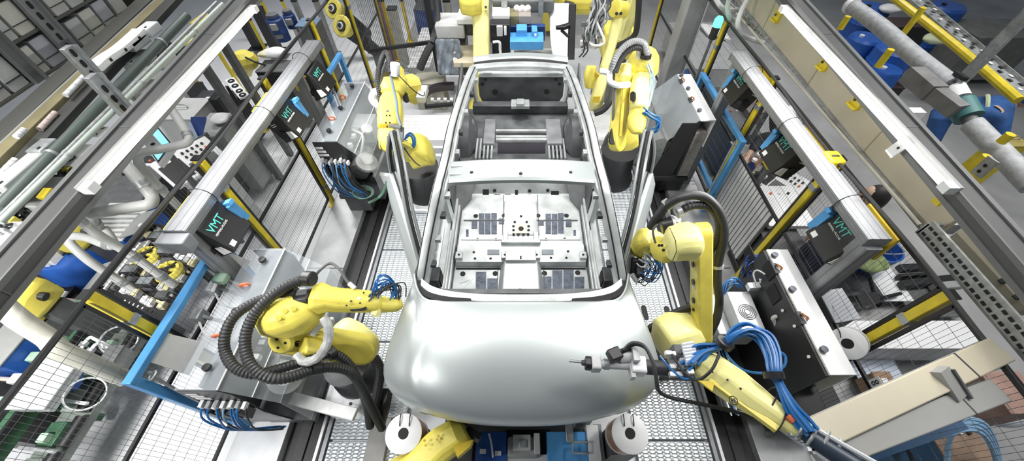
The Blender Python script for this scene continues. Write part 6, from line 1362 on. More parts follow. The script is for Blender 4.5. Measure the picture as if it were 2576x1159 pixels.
for u, v, ds in ((108, 627, 'white terminal block group beside the deep blue drum'), (98, 645, 'white quilted block left of the deep blue drum'), (120, 610, 'white terminal strip near the large yellow block')):
    c = Q(u, v, z=1.1); t = thing('terminal_block', ds, 'terminal block', c-V((0, 0, .1)))
    for i in range(4): mk('terminal', MB().box(c+V((-.07+.045*i, .02*(i % 2), -.05)), (.04, .10, .10)), WHT, t, bev=.006)
    mk('bracket', MB().bb((c.x-.1, c.y-.06, 0), (c.x-.06, c.y+.06, c.z-.1)), DKGR, t)
t = thing('pipe_manifold', 'white bent pipework with a valve block over the black machine', 'manifold', Q(150, 775, z=.8))
hose('manifold_pipe', QP([(123, 724, .95), (108, 746, .92), (96, 764, .9), (112, 776, .9), (130, 786, .9)]), .016, WHT, t)
hose('manifold_pipe', QP([(166, 733, .95), (154, 752, .94), (144, 766, .92)]), .016, WHT, t)
for i, (u, v) in enumerate(((140, 772), (150, 766), (152, 780), (162, 776), (146, 790))): mk('valve_block', MB().box(Q(u, v, z=.92), (.07, .06, .06)), WHT, t, bev=.01)
for u, v, ds in ((170, 790, 'left bent'), (196, 880, 'lower')): pass
for k, (u, v, ds) in enumerate(((205, 862, 'white U shaped tube pair above the mesh, farther one'), (222, 878, 'white U shaped tube pair above the mesh, nearer one'))):
    t = thing('tube_loop', ds, 'tube', Q(u, v, z=.6)); hose('loop_tube', QP([(u-5, v+24, .7), (u+8, v, .75), (u+22, v-14, .75), (u+36, v-8, .75), (u+70, v+8, .7)]), .013, WHT, t)
    mk('tube_clip', MB().box(Q(u+6, v+3, z=.74), (.05, .04, .03)), GALV, t)
# green roller line, lower left
t = thing('roller_line', 'dark green machine rail with pale fittings at lower left', 'machine rail', (-3.98, 1.0, 0))
mk('rail_beam', MB().bb((-4.03, -.2, .55), (-3.95, 1.75, .7)), GREEN, t, bev=.006); mk('rail_cap', MB().bb((-3.955, -.2, .66), (-3.93, 1.75, .72)), BLK, t)
for i in range(9):
    y = .2+.18*i; mk('clamp_block', MB().bb((-4.14, y, .68), (-4.03, y+.08, .78)), [LGREEN, WHT, LGREEN][i % 3], t, bev=.008); mk('clamp_pin', MB().cyl((-4.14, y+.04, .73), (-4.3, y+.05, .74), .018, n=8), PINKW, t)
for y in (.0, .8, 1.6): mk('leg', MB().bb((-4.02, y, 0), (-3.96, y+.06, .55)), GREEN, t)
t = thing('roller_table', 'greenish grey roller table with black rollers at lower left', 'roller table', (-3.5, .9, 0))
mk('table_frame', MB().bb((-3.92, -.1, .35), (-3.66, 1.65, .42)), mat('dull_green_grey', (.17, .20, .18), .5, noise=.3, nscale=6), t)
for i in range(7):
    y = .0+.26*i; mk('roller', MB().cyl((-3.71+.02*(i % 3), y, .46), (-3.71+.02*(i % 3), y+.22, .46), .045, n=14), BLK, t)
    mk('green_plate', MB().bb((-3.9, y, .42), (-3.77, y+.18, .46)), [GREEN, mat('dull_green_grey', (.17, .20, .18), .5), GREEN, mat('pale_roller', (.3, .33, .32), .5)][i % 4], t, bev=.004)
    mk('block', MB().bb((-3.86, y+.02, .46), (-3.80, y+.09, .52)), LGREEN, t, bev=.006)
for i in range(5): mk('cross_rod', MB().cyl((-3.9, .15+.35*i, .56), (-3.60, .12+.35*i, .56), .014, n=8), [BEIGE, GALV, WHT][i % 3], t)
for x in (-3.88, -3.7):
    for y in (0, 1.5): mk('leg', MB().bb((x-.03, y, 0), (x+.03, y+.06, .35)), DKGR, t)
for k, (u, v, ds) in enumerate(((300, 855, 'round wire hoop above the mesh, nearer the yellow post'), (215, 990, 'round wire hoop above the roller table'))):
    mk('wire_hoop', MB().ring(Q(u, v, z=.75), (.5, -.2, .8), .12, .008, 28, 5), GALV, label=ds, cat='hoop')
item('grey_sensor', 'grey double sensor block hanging above the mesh beside the hoop', 'sensor', 272, 898, .8, .12, .2, .12, GREY, lid=DKGR, detail=1)
item('pale_duct', 'pale grey duct section at the lower left edge', 'duct', 110, 960, .8, .3, .4, .1, mat('pale_duct', (.42, .45, .45), .5), detail=0)
# far left behind the tail: second fence line
for a, M, ds in (((925, 0, 992, 160), mat('plum_post', (.20, .08, .20), .5), 'plum coloured post beside the far yellow posts'), ((946, 0, 1000, 152), YPOST, 'far yellow post right of the plum post'), ((1009, 0, 1033, 105), YPOST, 'thin far yellow post standing before the grey mesh'), ((1045, 0, 1060, 55), BLK, 'thin far black post before the grey mesh')):
    vpost(*a, .07 if M is not YPOST else .06, M, ds)
for a, ds in (((985, 20, 1022, 170), 'mottled grey pillar behind the plum post'), ((1095, 0, 1103, 55), 'grey ribbed duct left of the far yellow arm'), ((1125, 0, 1130, 50), 'second grey ribbed duct left of the far yellow arm')):
    vpost(*a, .16, mat('ribbed_duct', (.45, .45, .40), .5, noise=.3, nscale=14), ds, 0, 'duct_column', 'column')
t = thing('mesh_gate', 'grey mesh gate crossing behind the left fence end', 'gate', (-2.0, 7.6, 0))
p, q = Q(930, 127, z=1.0), Q(1092, 105, z=1.0); mk('cross_rail', MB().beam(p, q, .05, .05), BLK, t)
m = MB()
for i in range(1, 40): c = p.lerp(q, i/40); m.wire((c.x, c.y, .1), (c.x, c.y, 2.0), .004)
mk('gate_mesh', m, DKGR, t); mk('top_rail', MB().beam(V((p.x, p.y, 2.0)), V((q.x, q.y, 2.0)), .04, .04), BLK, t)
mk('gate_post', MB().beam((q.x, q.y, 0), (q.x, q.y, 2.1), .08, .08), BLK, t)
vpost(1098, 40, 1055, 180, .08, DKGR, 'dark slanting strut below the wrapped machine') if False else None
t = thing('white_platform', 'pale grey ribbed platform between the left fence end and wrapped machine', 'platform', Q(1040, 90, z=.3))
a, b_ = Q(1025, 170, z=.35), Q(1090, 60, z=.35); obox((a.x, a.y, 0), (b_.x+.2, b_.y, .35), LGREY, 'platform_top', t)
for i in range(12): obox((a.x, a.y+.02+(b_.y-a.y)*i/12, .35), (b_.x+.2, a.y+.06+(b_.y-a.y)*i/12, .36), WHT, 'tread', t, 0)
item('grey_cabinet', 'grey cabinet with pale edges behind the rear left robot', 'cabinet', 1080, 195, .5, .5, .4, .5, mat('khaki_grey', (.35, .34, .28), .5), detail=1)
item('navy_bundle', 'dark blue bundle at the top behind the wrapped machine', 'bundle', 1075, 12, .7, .5, .5, .6, NAVY, lid=DARK)
hose_t = thing('hanging_cable', 'black cable hanging from the top left of the far yellow arm', 'cable', Q(1092, 170, y=6.0))
hose('cable', [Q(1096, -10, y=6.6), Q(1100, 50, y=6.4), Q(1090, 95, y=6.2), Q(1086, 110, y=6.1)], .05, BLK2, hose_t)
hose('cable', [Q(1086, 110, y=6.1), Q(1070, 140, y=6.0), Q(1055, 175, y=5.9)], .06, BLK2, hose_t)
# ================================================================== OUTSIDE, RIGHT
# overhead: insulated pipe, yellow rail, perforated trays
t = thing('insulated_pipe', 'fat grey insulated pipe with a teal flange at upper right', 'pipe', (3.9, 3.4, 1.85))
PA, PB = Q(2146, 18, x=3.9), Q(2392, 214, x=3.9); PC, PD = Q(2446, 312, x=3.9), Q(2600, 470, x=3.9)
INS = mat('pipe_insulation', (.42, .43, .45), .5, noise=.25, nscale=18, bump=.3, bscale=40)
mk('pipe_run', MB().tube([PA, PA.lerp(PB, .33)+V((0, 0, .015)), PA.lerp(PB, .66), PB], .075, n=18), INS, t)
mk('pipe_run', MB().cyl(PC, PD, .075, n=18), INS, t)
mk('inner_pipe', MB().cyl(PB, PC, .05, n=14), DKGR, t)
mk('flange', MB().cyl(PB.lerp(PC, .45), PB.lerp(PC, .85), .095, n=18), mat('teal_flange', (.05, .17, .17), .5), t)
mk('white_collar', MB().cyl(PB.lerp(PC, .1), PB.lerp(PC, .38), .082, n=18), WHT, t); mk('pipe_cuff', MB().cyl(PA-V((0, -.06, 0)), PA, .085, n=18), WHT, t)
mk('clamp_lever', MB().beam(PB+V((.0, .05, .09)), PB+V((-.02, -.08, .10)), .04, .03), BLK, t)
p, q = Q(2294, 185, x=3.75), Q(2352, 235, x=3.75)
mk('square_duct', MB().beam(p, q, .14, .14).beam(q, q+V((.05, -.25, -.02)), .12, .12), mat('square_duct_grey', (.20, .20, .20), .6, noise=.3), label='open ended dark square tube beside the insulated pipe', cat='tube')
p, q = Q(2268, 0, x=4.6), Q(2562, 252, x=4.6); z_ = (p.z+q.z)/2
t = thing('yellow_rail', 'long yellow overhead rail with hanging stubs at upper right', 'rail', (4.6, 4.0, z_-.2))
mk('rail_bar', MB().tube([p+V((0, .5, 0)), p.lerp(q, .5), q], .04, n=10), YPOST, t)
for (u0, v0, u1, v1, x) in ((2325, 20, 2265, 92, 4.45), (2242, 124, 2208, 168, 3.6), (2135, 42, 2112, 72, 3.7), (2482, 390, 2442, 430, 3.5), (2540, 335, 2520, 360, 3.8)):
    a, b_ = Q(u0, v0, x=x), Q(u1, v1, x=x); vpost_y = (a.y+b_.y)/2
    o = MB().cyl((x, vpost_y, min(a.z, b_.z)), (x, vpost_y, max(a.z, b_.z)), .032, n=10); mk('yellow_stub', o, YPOST, label=['yellow hanging stub at the top of the yellow rail', 'yellow hanging stub beside the insulated pipe middle', 'yellow hanging stub at the insulated pipe far end', 'yellow hanging stub right of the tube light end', 'yellow hanging stub at the right edge near the blue worker'][[4.45, 3.6, 3.7, 3.5, 3.8].index(x)], cat='stub')
t = thing('perforated_tray', 'grey perforated cable tray along the yellow rail', 'cable tray', (4.8, 4.0, 1.95))
p, q = Q(2312, 0, x=4.8), Q(2590, 246, x=4.8); mk('tray_base', MB().beam(p+V((0, .3, 0)), q, .13, .03), GALV, t); mk('tray_lip', MB().beam(p+V((.06, .3, .02)), q+V((.06, 0, .02)), .01, .06), GALV, t)
for i in range(26):
    c = p.lerp(q, (i+.5)/26); mk('slot', MB().box(c+V((-.03+.06*(i % 2), 0, .017)), (.03, .045, .004)), HOLE if i % 3 else WHT, t)
t = hanger(2590, -20, 2402, 220, 4.3, .10, 'slotted steel hanger rising to the upper right corner', True)
t = thing('perforated_bracket', 'short perforated bracket beside the tube light end at right', 'bracket', Q(2480, 430, x=3.4))
a, b_ = Q(2455, 440, x=3.3), Q(2500, 400, x=3.3); mk('bracket_strip', MB().beam(a, b_, .08, .015, up=(1, 0, 0)), GALV, t)
for f in (.25, .6): mk('hole', MB().cyl(a.lerp(b_, f)+V((-.012, 0, 0)), a.lerp(b_, f)+V((-.006, 0, 0)), .012, n=8), HOLE, t)
mk('beam_clip', MB().bb((2.64, 2.2, 2.36), (2.76, 2.26, 2.42)), WHT, label='white clip plate on the outer side of the right beam', cat='clip')
# blue drums below
for i, (u, v, z, r, ds) in enumerate(((2262, 118, .95, .30, 'deep blue drum behind the insulated pipe middle'), (2182, 92, .85, .26, 'deep blue drum left of the insulated pipe'), (2200, 16, .95, .30, 'deep blue drum at the top right, farthest back'), (2236, 172, .8, .22, 'deep blue drum between the pipe and the yellow stub'), (2390, 12, 1.0, .30, 'deep blue drum at the top edge beside the perforated tray'))):
    c = Q(u, v, z=z); t = thing('blue_drum', ds, 'drum', (c.x, c.y, 0), 'blue drums at upper right')
    mk('drum_body', MB().lathe((c.x, c.y, 0), (0, 0, 1), [(0, r), (z*.3, r), (z*.32, r*1.04), (z*.34, r), (z*.7, r), (z*.72, r*1.04), (z*.74, r), (z*.95, r), (z, r*.88), (z+.001, .01)], n=24), DBLUE, t); mk('bung', MB().cyl((c.x-.4*r, c.y, z), (c.x-.4*r, c.y, z+.03), .04, n=10), [BLK, WHT][i % 2], t)
for i, (u, v, z, M, ds) in enumerate(((2352, 98, .9, HIVIS, 'pale lime crumpled bag beside a blue drum'), (2216, 120, .7, mat('pinkish_rag', (.42, .30, .30), .8), 'pinkish rag beside the blue drums'), (2240, 22, 1.0, WHT, 'white rag on the dark shelf at the top right'))): cloth(u, v, z, .16, M, ds)
item('dark_shelf', 'dark shelf unit behind the blue drums', 'shelf unit', 2285, 55, .95, .7, .4, .95, BLK, lid=mat('dark_maroon', (.045, .025, .025), .6))
item('dark_shelf', 'dark shelf with maroon top beside the blue drums, nearer', 'shelf unit', 2222, 205, .5, .5, .4, .5, BLK, lid=mat('dark_maroon', (.045, .025, .025), .6))
item('floor_plate', 'grey flat floor cover right of the insulated pipe', 'floor cover', 2400, 150, .05, 1.6, 1.4, .05, mat('floor_cover_grey', (.24, .24, .24), .6, noise=.2))
item('grey_cabinet', 'dull grey cabinet under the slotted hanger at the right corner', 'cabinet', 2505, 70, .8, 1.2, .8, .8, mat('dull_cabinet', (.19, .19, .18), .6, noise=.2), detail=1)
item('yellow_crate', 'yellow crate at the right edge below the blue worker', 'crate', 2552, 352, .7, .25, .25, .7, YPOST, lid=mat('dusty_yellow', (.55, .45, .15), .6), detail=8)
# right cable ladder with loops
t = thing('cable_ladder', 'grey cable ladder with looped conduits left of the beige duct', 'cable tray', (2.95, 4.6, 1.7))
a, b_ = Q(1850, 22, x=2.95), Q(1975, 120, x=2.95)
for dx in (-.08, .08): mk('side_rail', MB().beam(a+V((dx, .6, 0)), b_+V((dx, 0, 0)), .02, .05), GALV, t)
for i in range(9): c = a.lerp(b_, i/8.5); mk('rung', MB().box(c, (.18, .03, .02)), GALV, t)
for k, pts in enumerate(([(1800, -5, 2.1), (1812, 15, 2.05), (1830, 25, 2.0), (1868, 30, 1.95), (1920, 60, 1.9)], [(1835, -5, 2.2), (1830, 20, 2.1), (1836, 45, 2.0), (1850, 52, 1.95)], [(1880, 0, 2.2), (1865, 28, 2.1), (1856, 60, 2.0), (1864, 85, 1.9), (1885, 96, 1.85), (1920, 108, 1.8)])):
    mk('looped_conduit', MB().tube(QP(pts), .028, n=8), HOSEG, t)
t = thing('wire_rail', 'thin pale rail with standing pins along the beige duct foot', 'rail', (2.7, 3.4, 1.93))
mk('rail_bar', MB().cyl((2.70, 1.6, 1.955), (2.70, 5.2, 1.955), .012, n=8), mat('beige_rail', (.5, .48, .40), .5), t)
for i in range(8): mk('pin', MB().cyl((2.70, 4.0+.16*i, 1.955), (2.70, 4.0+.16*i, 2.05), .006, n=6), GALV, t)
# signal lamp and cabinets behind the mesh
t = thing('signal_lamp', 'signal lamp with lit green lens above the right yellow posts', 'lamp', Q(1805, 62, z=1.9))
c = Q(1808, 53, z=2.0); mk('lens', MB().lathe(c-V((0, 0, .06)), (0, 0, 1), [(0, .05), (.08, .05), (.11, .03), (.112, .001)], n=16), LEDG, t); mk('lamp_base', MB().cyl(c-V((0, 0, .2)), c-V((0, 0, .06)), .045, n=12), BLK, t); mk('lamp_pole', MB().cyl((c.x, c.y, 0), c-V((0, 0, .2)), .02, n=8), DKGR, t)
t = item('grey_cabinet', 'long grey cabinet with white rim behind the right mesh', 'cabinet', 1772, 110, .5, .9, 1.9, .5, LGREY, lid=mat('cabinet_top', (.36, .37, .38), .5, noise=.1))
c = Q(1790, 72, z=.52); mk('white_cover', MB().prism([Q(1757, 62, z=.55), Q(1815, 70, z=.55), Q(1838, 105, z=.53), Q(1800, 92, z=.53), Q(1780, 90, z=.53)], (0, 0, .03)), WHT, t)
item('blue_box', 'deep blue tilted box at the foot of the far right yellow post', 'box', 1752, 185, .35, .4, .35, .3, DBLUE, lid=NAVY)
item('dark_bench', 'dark blue bench with pale cylinders behind the right frame', 'bench', 1858, 300, .7, .4, .7, .7, mat('bench_blue', (.05, .09, .15), .5), lid=DKGR, detail=4)
item('dark_bench', 'black bench unit beside the blue guard, right', 'bench', 1830, 245, .6, .5, .6, .6, BLK, lid=DARK, detail=4)
item('grey_cabinet', 'brown grey cabinet standing behind the right yellow post', 'cabinet', 1893, 262, .8, .25, .4, .8, mat('brown_grey', (.17, .14, .14), .5), detail=1)
console(1960, 455, .75, WHT, 'white sloped control desk with dark keyboard behind the right mesh', math.radians(-55), .9)
item('white_table', 'white table top behind the right mesh below the white desk', 'table', 1965, 515, .8, .5, .6, .06, WHT, detail=4)
for u, v, M, ds in ((1915, 375, WHT, 'white capped bottle on the bench by the dark worker'), (1907, 392, ORNG, 'orange bottle on the bench by the dark worker'), (1897, 405, NAVY, 'navy bottle on the bench by the dark worker')):
    c = Q(u, v, z=1.0); t = thing('bottle', ds, 'bottle', c-V((0, 0, .2))); mk('bottle_body', MB().lathe(c-V((0, 0, .2)), (0, 0, 1), [(0, .05), (.13, .05), (.17, .025), (.2, .025), (.201, .001)], n=14), M, t); mk('cap', MB().cyl(c, c+V((0, 0, .03)), .03, n=12), WHT if M is not WHT else BLK, t)
t = item('work_bench', 'low bench with bottles and pale parts by the dark worker', 'bench', 1912, 395, .8, .5, .5, .8, GREY, lid=mat('bench_top', (.40, .40, .38), .5, noise=.3))
for i in range(10):
    c = Q(1888+random.uniform(0, 50), 385+random.uniform(0, 60), z=.82); mk('small_part', MB().box(c, (.06, .05, .04)), [WHT, YPOST, LGREY, HIVIS, ORNG][i % 5], t, bev=.004)
for u, v, ds in ((1950, 250, 'yellow panel piece under the right camera frame'), (1962, 368, 'small yellow cover by the dark worker'), (1948, 400, 'yellow part left of the black camera box'), (2102, 392, 'yellow clip on the black rail right of the frame'), (1978, 330, 'pale yellow box piece behind the frame')):
    c = Q(u, v, z=1.3 if u != 2102 else 1.95); t = thing('yellow_cover', ds, 'cover', c-V((0, 0, .12))); mk('cover_body', MB().box(c-V((0, 0, .05)), (.12, .14, .10)), YPOST, t, bev=.015); mk('cover_slot', MB().box(c+V((0, 0, .001)), (.06, .02, .004)), DARK, t)
    if u != 2102: mk('stand', MB().bb((c.x-.02, c.y-.02, 0), (c.x+.02, c.y+.02, c.z-.1)), DKGR, t)
item('dark_press', 'dark grey machine block behind the near right camera box', 'machine', 2005, 640, .55, .6, .5, .55, mat('charcoal', (.055, .055, .06), .5, noise=.3), lid=DKGR)
item('dark_press', 'charcoal machine block left of the near right camera box', 'machine', 1965, 590, .7, .4, .5, .7, mat('charcoal', (.055, .055, .06), .5), lid=mat('charcoal_top', (.10, .10, .105), .5))
item('floor_grate', 'dark grated floor plate beside the slanted metal box', 'grate', 2140, 700, .06, .5, .45, .05, mat('charcoal', (.055, .055, .06), .5), lid=DARK)
item('white_pad', 'white floor panel behind the right mesh near the black trolley', 'floor panel', 2215, 690, .04, .35, .7, .03, WHT)
item('white_pad', 'long white bench top behind the right mesh, lower', 'bench', 2300, 840, .35, 1.3, .28, .35, LGREY, lid=WHT)
item('white_pad', 'pale blue floor panel at the foot of the near right fence', 'floor panel', 2200, 920, .03, .45, .9, .02, mat('pale_blue_panel', (.55, .62, .72), .4))
t = thing('blue_bucket', 'bright blue bucket behind the right frame corner', 'bucket', Q(2222, 628, z=.3)); c = Q(2222, 622, z=.4)
mk('bucket_wall', MB().lathe((c.x, c.y, 0), (0, 0, 1), [(0, .15), (.38, .2), (.40, .21), (.40, .19), (.05, .14)], n=22), DBLUE, t); mk('bucket_handle', MB().tube([c+V((-.2, 0, 0)), c+V((-.12, -.12, .05)), c+V((.12, -.12, .05)), c+V((.2, 0, 0))], .008, n=6), GALV, t)
cloth(2185, 655, .45, .17, mat('leaf_green_bag', (.28, .36, .15), .6, noise=.5, nscale=9), 'green crumpled bag beside the blue bucket')
t = thing('black_trolley', 'black folded trolley frame on the white floor panel', 'trolley', Q(2170, 740, z=0))
mk('handle_frame', MB().tube(QP([(2168, 655, .5), (2185, 690, .3), (2198, 735, .12), (2205, 750, .1), (2265, 738, .1)]), .02, n=8), BLK, t); mk('trolley_bed', MB().prism(QP([(2150, 745, .12), (2200, 735, .12), (2212, 762, .12), (2165, 775, .12)]), (0, 0, .03)), BLK, t)
for u, v in ((2212, 762), (2205, 750)): mk('caster', MB().cyl(Q(u, v, z=.05)-V((.02, 0, 0)), Q(u, v, z=.05)+V((.02, 0, 0)), .05, n=14), BLK, t)
for k, (u0, v0, u1, v1, ds) in enumerate(((2262, 676, 2328, 672, 'short black bar on the floor right of the mesh rail, upper'), (2258, 696, 2342, 690, 'thin black bar on the floor right of the mesh rail, middle'), (2268, 716, 2405, 700, 'long black bar on the floor right of the mesh rail, lower'), (2345, 722, 2415, 716, 'grey bar end on the floor beside the perforated channel'))):
    mk('steel_bar', MB().beam(Q(u0, v0, z=.1), Q(u1, v1, z=.1), .09 if k != 1 else .04, .08, ch=.1), BLK if k < 3 else GREY, label=ds, cat='bar', bev=.004)
item('cardboard_box', 'small brown cardboard box on the floor behind the near right mesh', 'box', 2232, 962, .25, .16, .2, .25, mat('cardboard', (.30, .19, .12), .7), detail=2)
t = thing('number_tag', 'small white tag with dark marks hung on the near right mesh', 'tag', Q(2203, 962, x=2.58)); c = Q(2203, 962, x=2.58)
mk('tag_plate', MB().bb((c.x-.004, c.y-.03, c.z-.05), (c.x, c.y+.03, c.z+.05)), WHT, t); mk('tag_mark', MB().ring((c.x-.005, c.y, c.z+.018), (1, 0, 0), .012, .004, 12, 5), BLK, t); mk('tag_mark', MB().ring((c.x-.005, c.y, c.z-.016), (1, 0, 0), .012, .004, 12, 5), BLK, t)
item('floor_patch', 'dark steel floor plate beyond the near right mesh', 'floor plate', 2330, 745, .03, .6, .5, .02, DKGR)
# cross beams at the lower right corner
def cross_beam(u0, v0, u1, v1, z, w_, h, M, lab):
    p, q = Q(u0, v0, z=z), Q(u1, v1, z=z); t = thing('cross_beam', lab, 'beam', p.lerp(q, .5)-V((0, 0, h)))
    mk('beam_body', MB().beam(p, q, w_, h), M, t, bev=.006); mk('beam_lip', MB().beam(p+V((0, w_/2, -h/2)), q+V((0, w_/2, -h/2)), .012, h*.6), GREY, t)
    d = q-p; mk('splice', MB().beam(p+d*.78, p+d*.788, w_*1.02, h*1.02), DARK, t); return t
cross_beam(2040, 1096, 2500, 885, 1.92, .13, .10, BEIGE, 'beige sheet metal beam crossing the lower right corner')
cross_beam(2060, 1150, 2500, 985, 1.90, .11, .08, mat('cross_beam_grey', (.34, .34, .33), .5), 'grey beam parallel to the beige beam at lower right')
t = thing('beam_post', 'grey short post joining the beige and grey cross beams', 'post', Q(2400, 1000, z=1.7)); a, b_ = Q(2362, 928, z=1.99), Q(2408, 1000, z=1.93)
mk('post_body', MB().beam(a, b_, .07, .05), mat('cross_beam_grey', (.34, .34, .33), .5), t); mk('post_edge', MB().beam(a+V((.04, 0, 0)), b_+V((.04, 0, 0)), .012, .06), DKGR, t)
t = thing('gap_packing', 'white crumpled packing strip between the beige and grey beams', 'packing', Q(2300, 1005, z=1.8))
for i in range(12):
    f = (i+.5)/12; c = Q(2130+360*f, 1082-180*f+6*(i % 3), z=1.86); mk('packing_piece', MB().box(c, (.07, .03, .03), Matrix.Rotation(.3*(i % 3), 3, 'Z')), [WHT, FILM, LGREY][i % 3], t, bev=.005)
t = thing('blue_brace', 'dark blue steel frame under the grey cross beam', 'brace', Q(2250, 1120, z=1.0))
mk('long_bar', MB().beam(Q(2180, 1150, z=1.2), Q(2420, 1070, z=1.2), .05, .05), mat('dark_steel_blue', (.04, .10, .2), .5), t); mk('short_bar', MB().beam(Q(2252, 1118, z=1.2), Q(2280, 1180, z=1.15), .05, .05), mat('dark_steel_blue', (.04, .10, .2), .5), t)
mk('leg', MB().beam(Q(2230, 1133, z=1.2), V((Q(2230, 1133, z=1.2).x, Q(2230, 1133, z=1.2).y, 0)), .05, .05), mat('dark_steel_blue', (.04, .10, .2), .5), t)
t = thing('hose_loop', 'pale blue hoses looping under the grey beam at lower right', 'hose', Q(2400, 1110, z=1.0))
for k in range(4): mk('loop_hose', MB().tube([p+V((.01*k, .02*k, .01*k)) for p in QP([(2380, 1180, .8), (2385, 1120, .95), (2400, 1090, 1.05), (2440, 1080, 1.08), (2475, 1095, 1.05), (2500, 1140, .9), (2510, 1185, .8)])], .014, n=6), mat('pale_hose_blue', (.25, .42, .6), .4), t)
item('blue_machine', 'blue and brown machine housing below the grey beam at lower right', 'machine', 2420, 1120, .7, .35, .3, .7, mat('machine_blue', (.04, .14, .30), .5), lid=mat('rust_brown', (.25, .17, .12), .6, noise=.4), detail=4)
cloth(2500, 1000, .5, .26, mat('milky_film', (.66, .70, .76), .3), 'milky plastic sheet heap below the grey beam end')
item('cardboard_box', 'pinkish brown box at the right edge beside the beam ends', 'box', 2555, 985, .9, .3, .3, .9, mat('pink_brown', (.38, .24, .2), .7, noise=.3))
item('dark_cabinet', 'black cabinet under the black pump station at right', 'cabinet', 2040, 1010, .5, .5, .3, .5, BLK, lid=BLK)
# ================================================================== PEOPLE
def figure(name, lab, J, E, M, parent=None):
    """skinned body: J = {joint: (position, radius)}, E = edges; root first"""
    me = bpy.data.meshes.new(name); ks = list(J)
    me.from_pydata([tuple(J[k][0]) for k in ks], [(ks.index(a), ks.index(b)) for a, b in E], [])
    o = bpy.data.objects.new(name+'_tmp', me); COL.objects.link(o)
    sk = o.modifiers.new('skin', 'SKIN'); sk.use_smooth_shade = True
    for i, k in enumerate(ks):
        r = J[k][1]; v = me.skin_vertices[0].data[i]; v.radius = r if isinstance(r, tuple) else (r, r); v.use_root = (i == 0)
    ss = o.modifiers.new('sub', 'SUBSURF'); ss.levels = 2
    dg = bpy.context.evaluated_depsgraph_get(); ev = bpy.data.meshes.new_from_object(o.evaluated_get(dg))
    bpy.data.objects.remove(o)
    mb = MB(); mb.add([v.co for v in ev.vertices], [tuple(p.vertices) for p in ev.polygons]); return mb
def hand(J, E, wrist, wpos, fwd, side, up):
    palm = wpos+fwd*.07; J[wrist+'p'] = (palm, (.028, .02)); E.append((wrist, wrist+'p'))
    for i, (s_, l) in enumerate(((-.03, .065), (-.01, .075), (.012, .07), (.032, .055))):
        a = palm+fwd*.03+side*s_; b_ = a+fwd*l*.6-up*.012; c = b_+fwd*l*.4-up*.03
        for n_, p, r in ((wrist+'f%da' % i, a, .009), (wrist+'f%db' % i, b_, .0085), (wrist+'f%dc' % i, c, .0075)): J[n_] = (p, r)
        E += [(wrist+'p', wrist+'f%da' % i), (wrist+'f%da' % i, wrist+'f%db' % i), (wrist+'f%db' % i, wrist+'f%dc' % i)]
    a = wpos+fwd*.03-side*.04; b_ = a+fwd*.04-side*.02-up*.01; J[wrist+'ta'] = (a, .01); J[wrist+'tb'] = (b_, .009); E += [(wrist, wrist+'ta'), (wrist+'ta', wrist+'tb')]
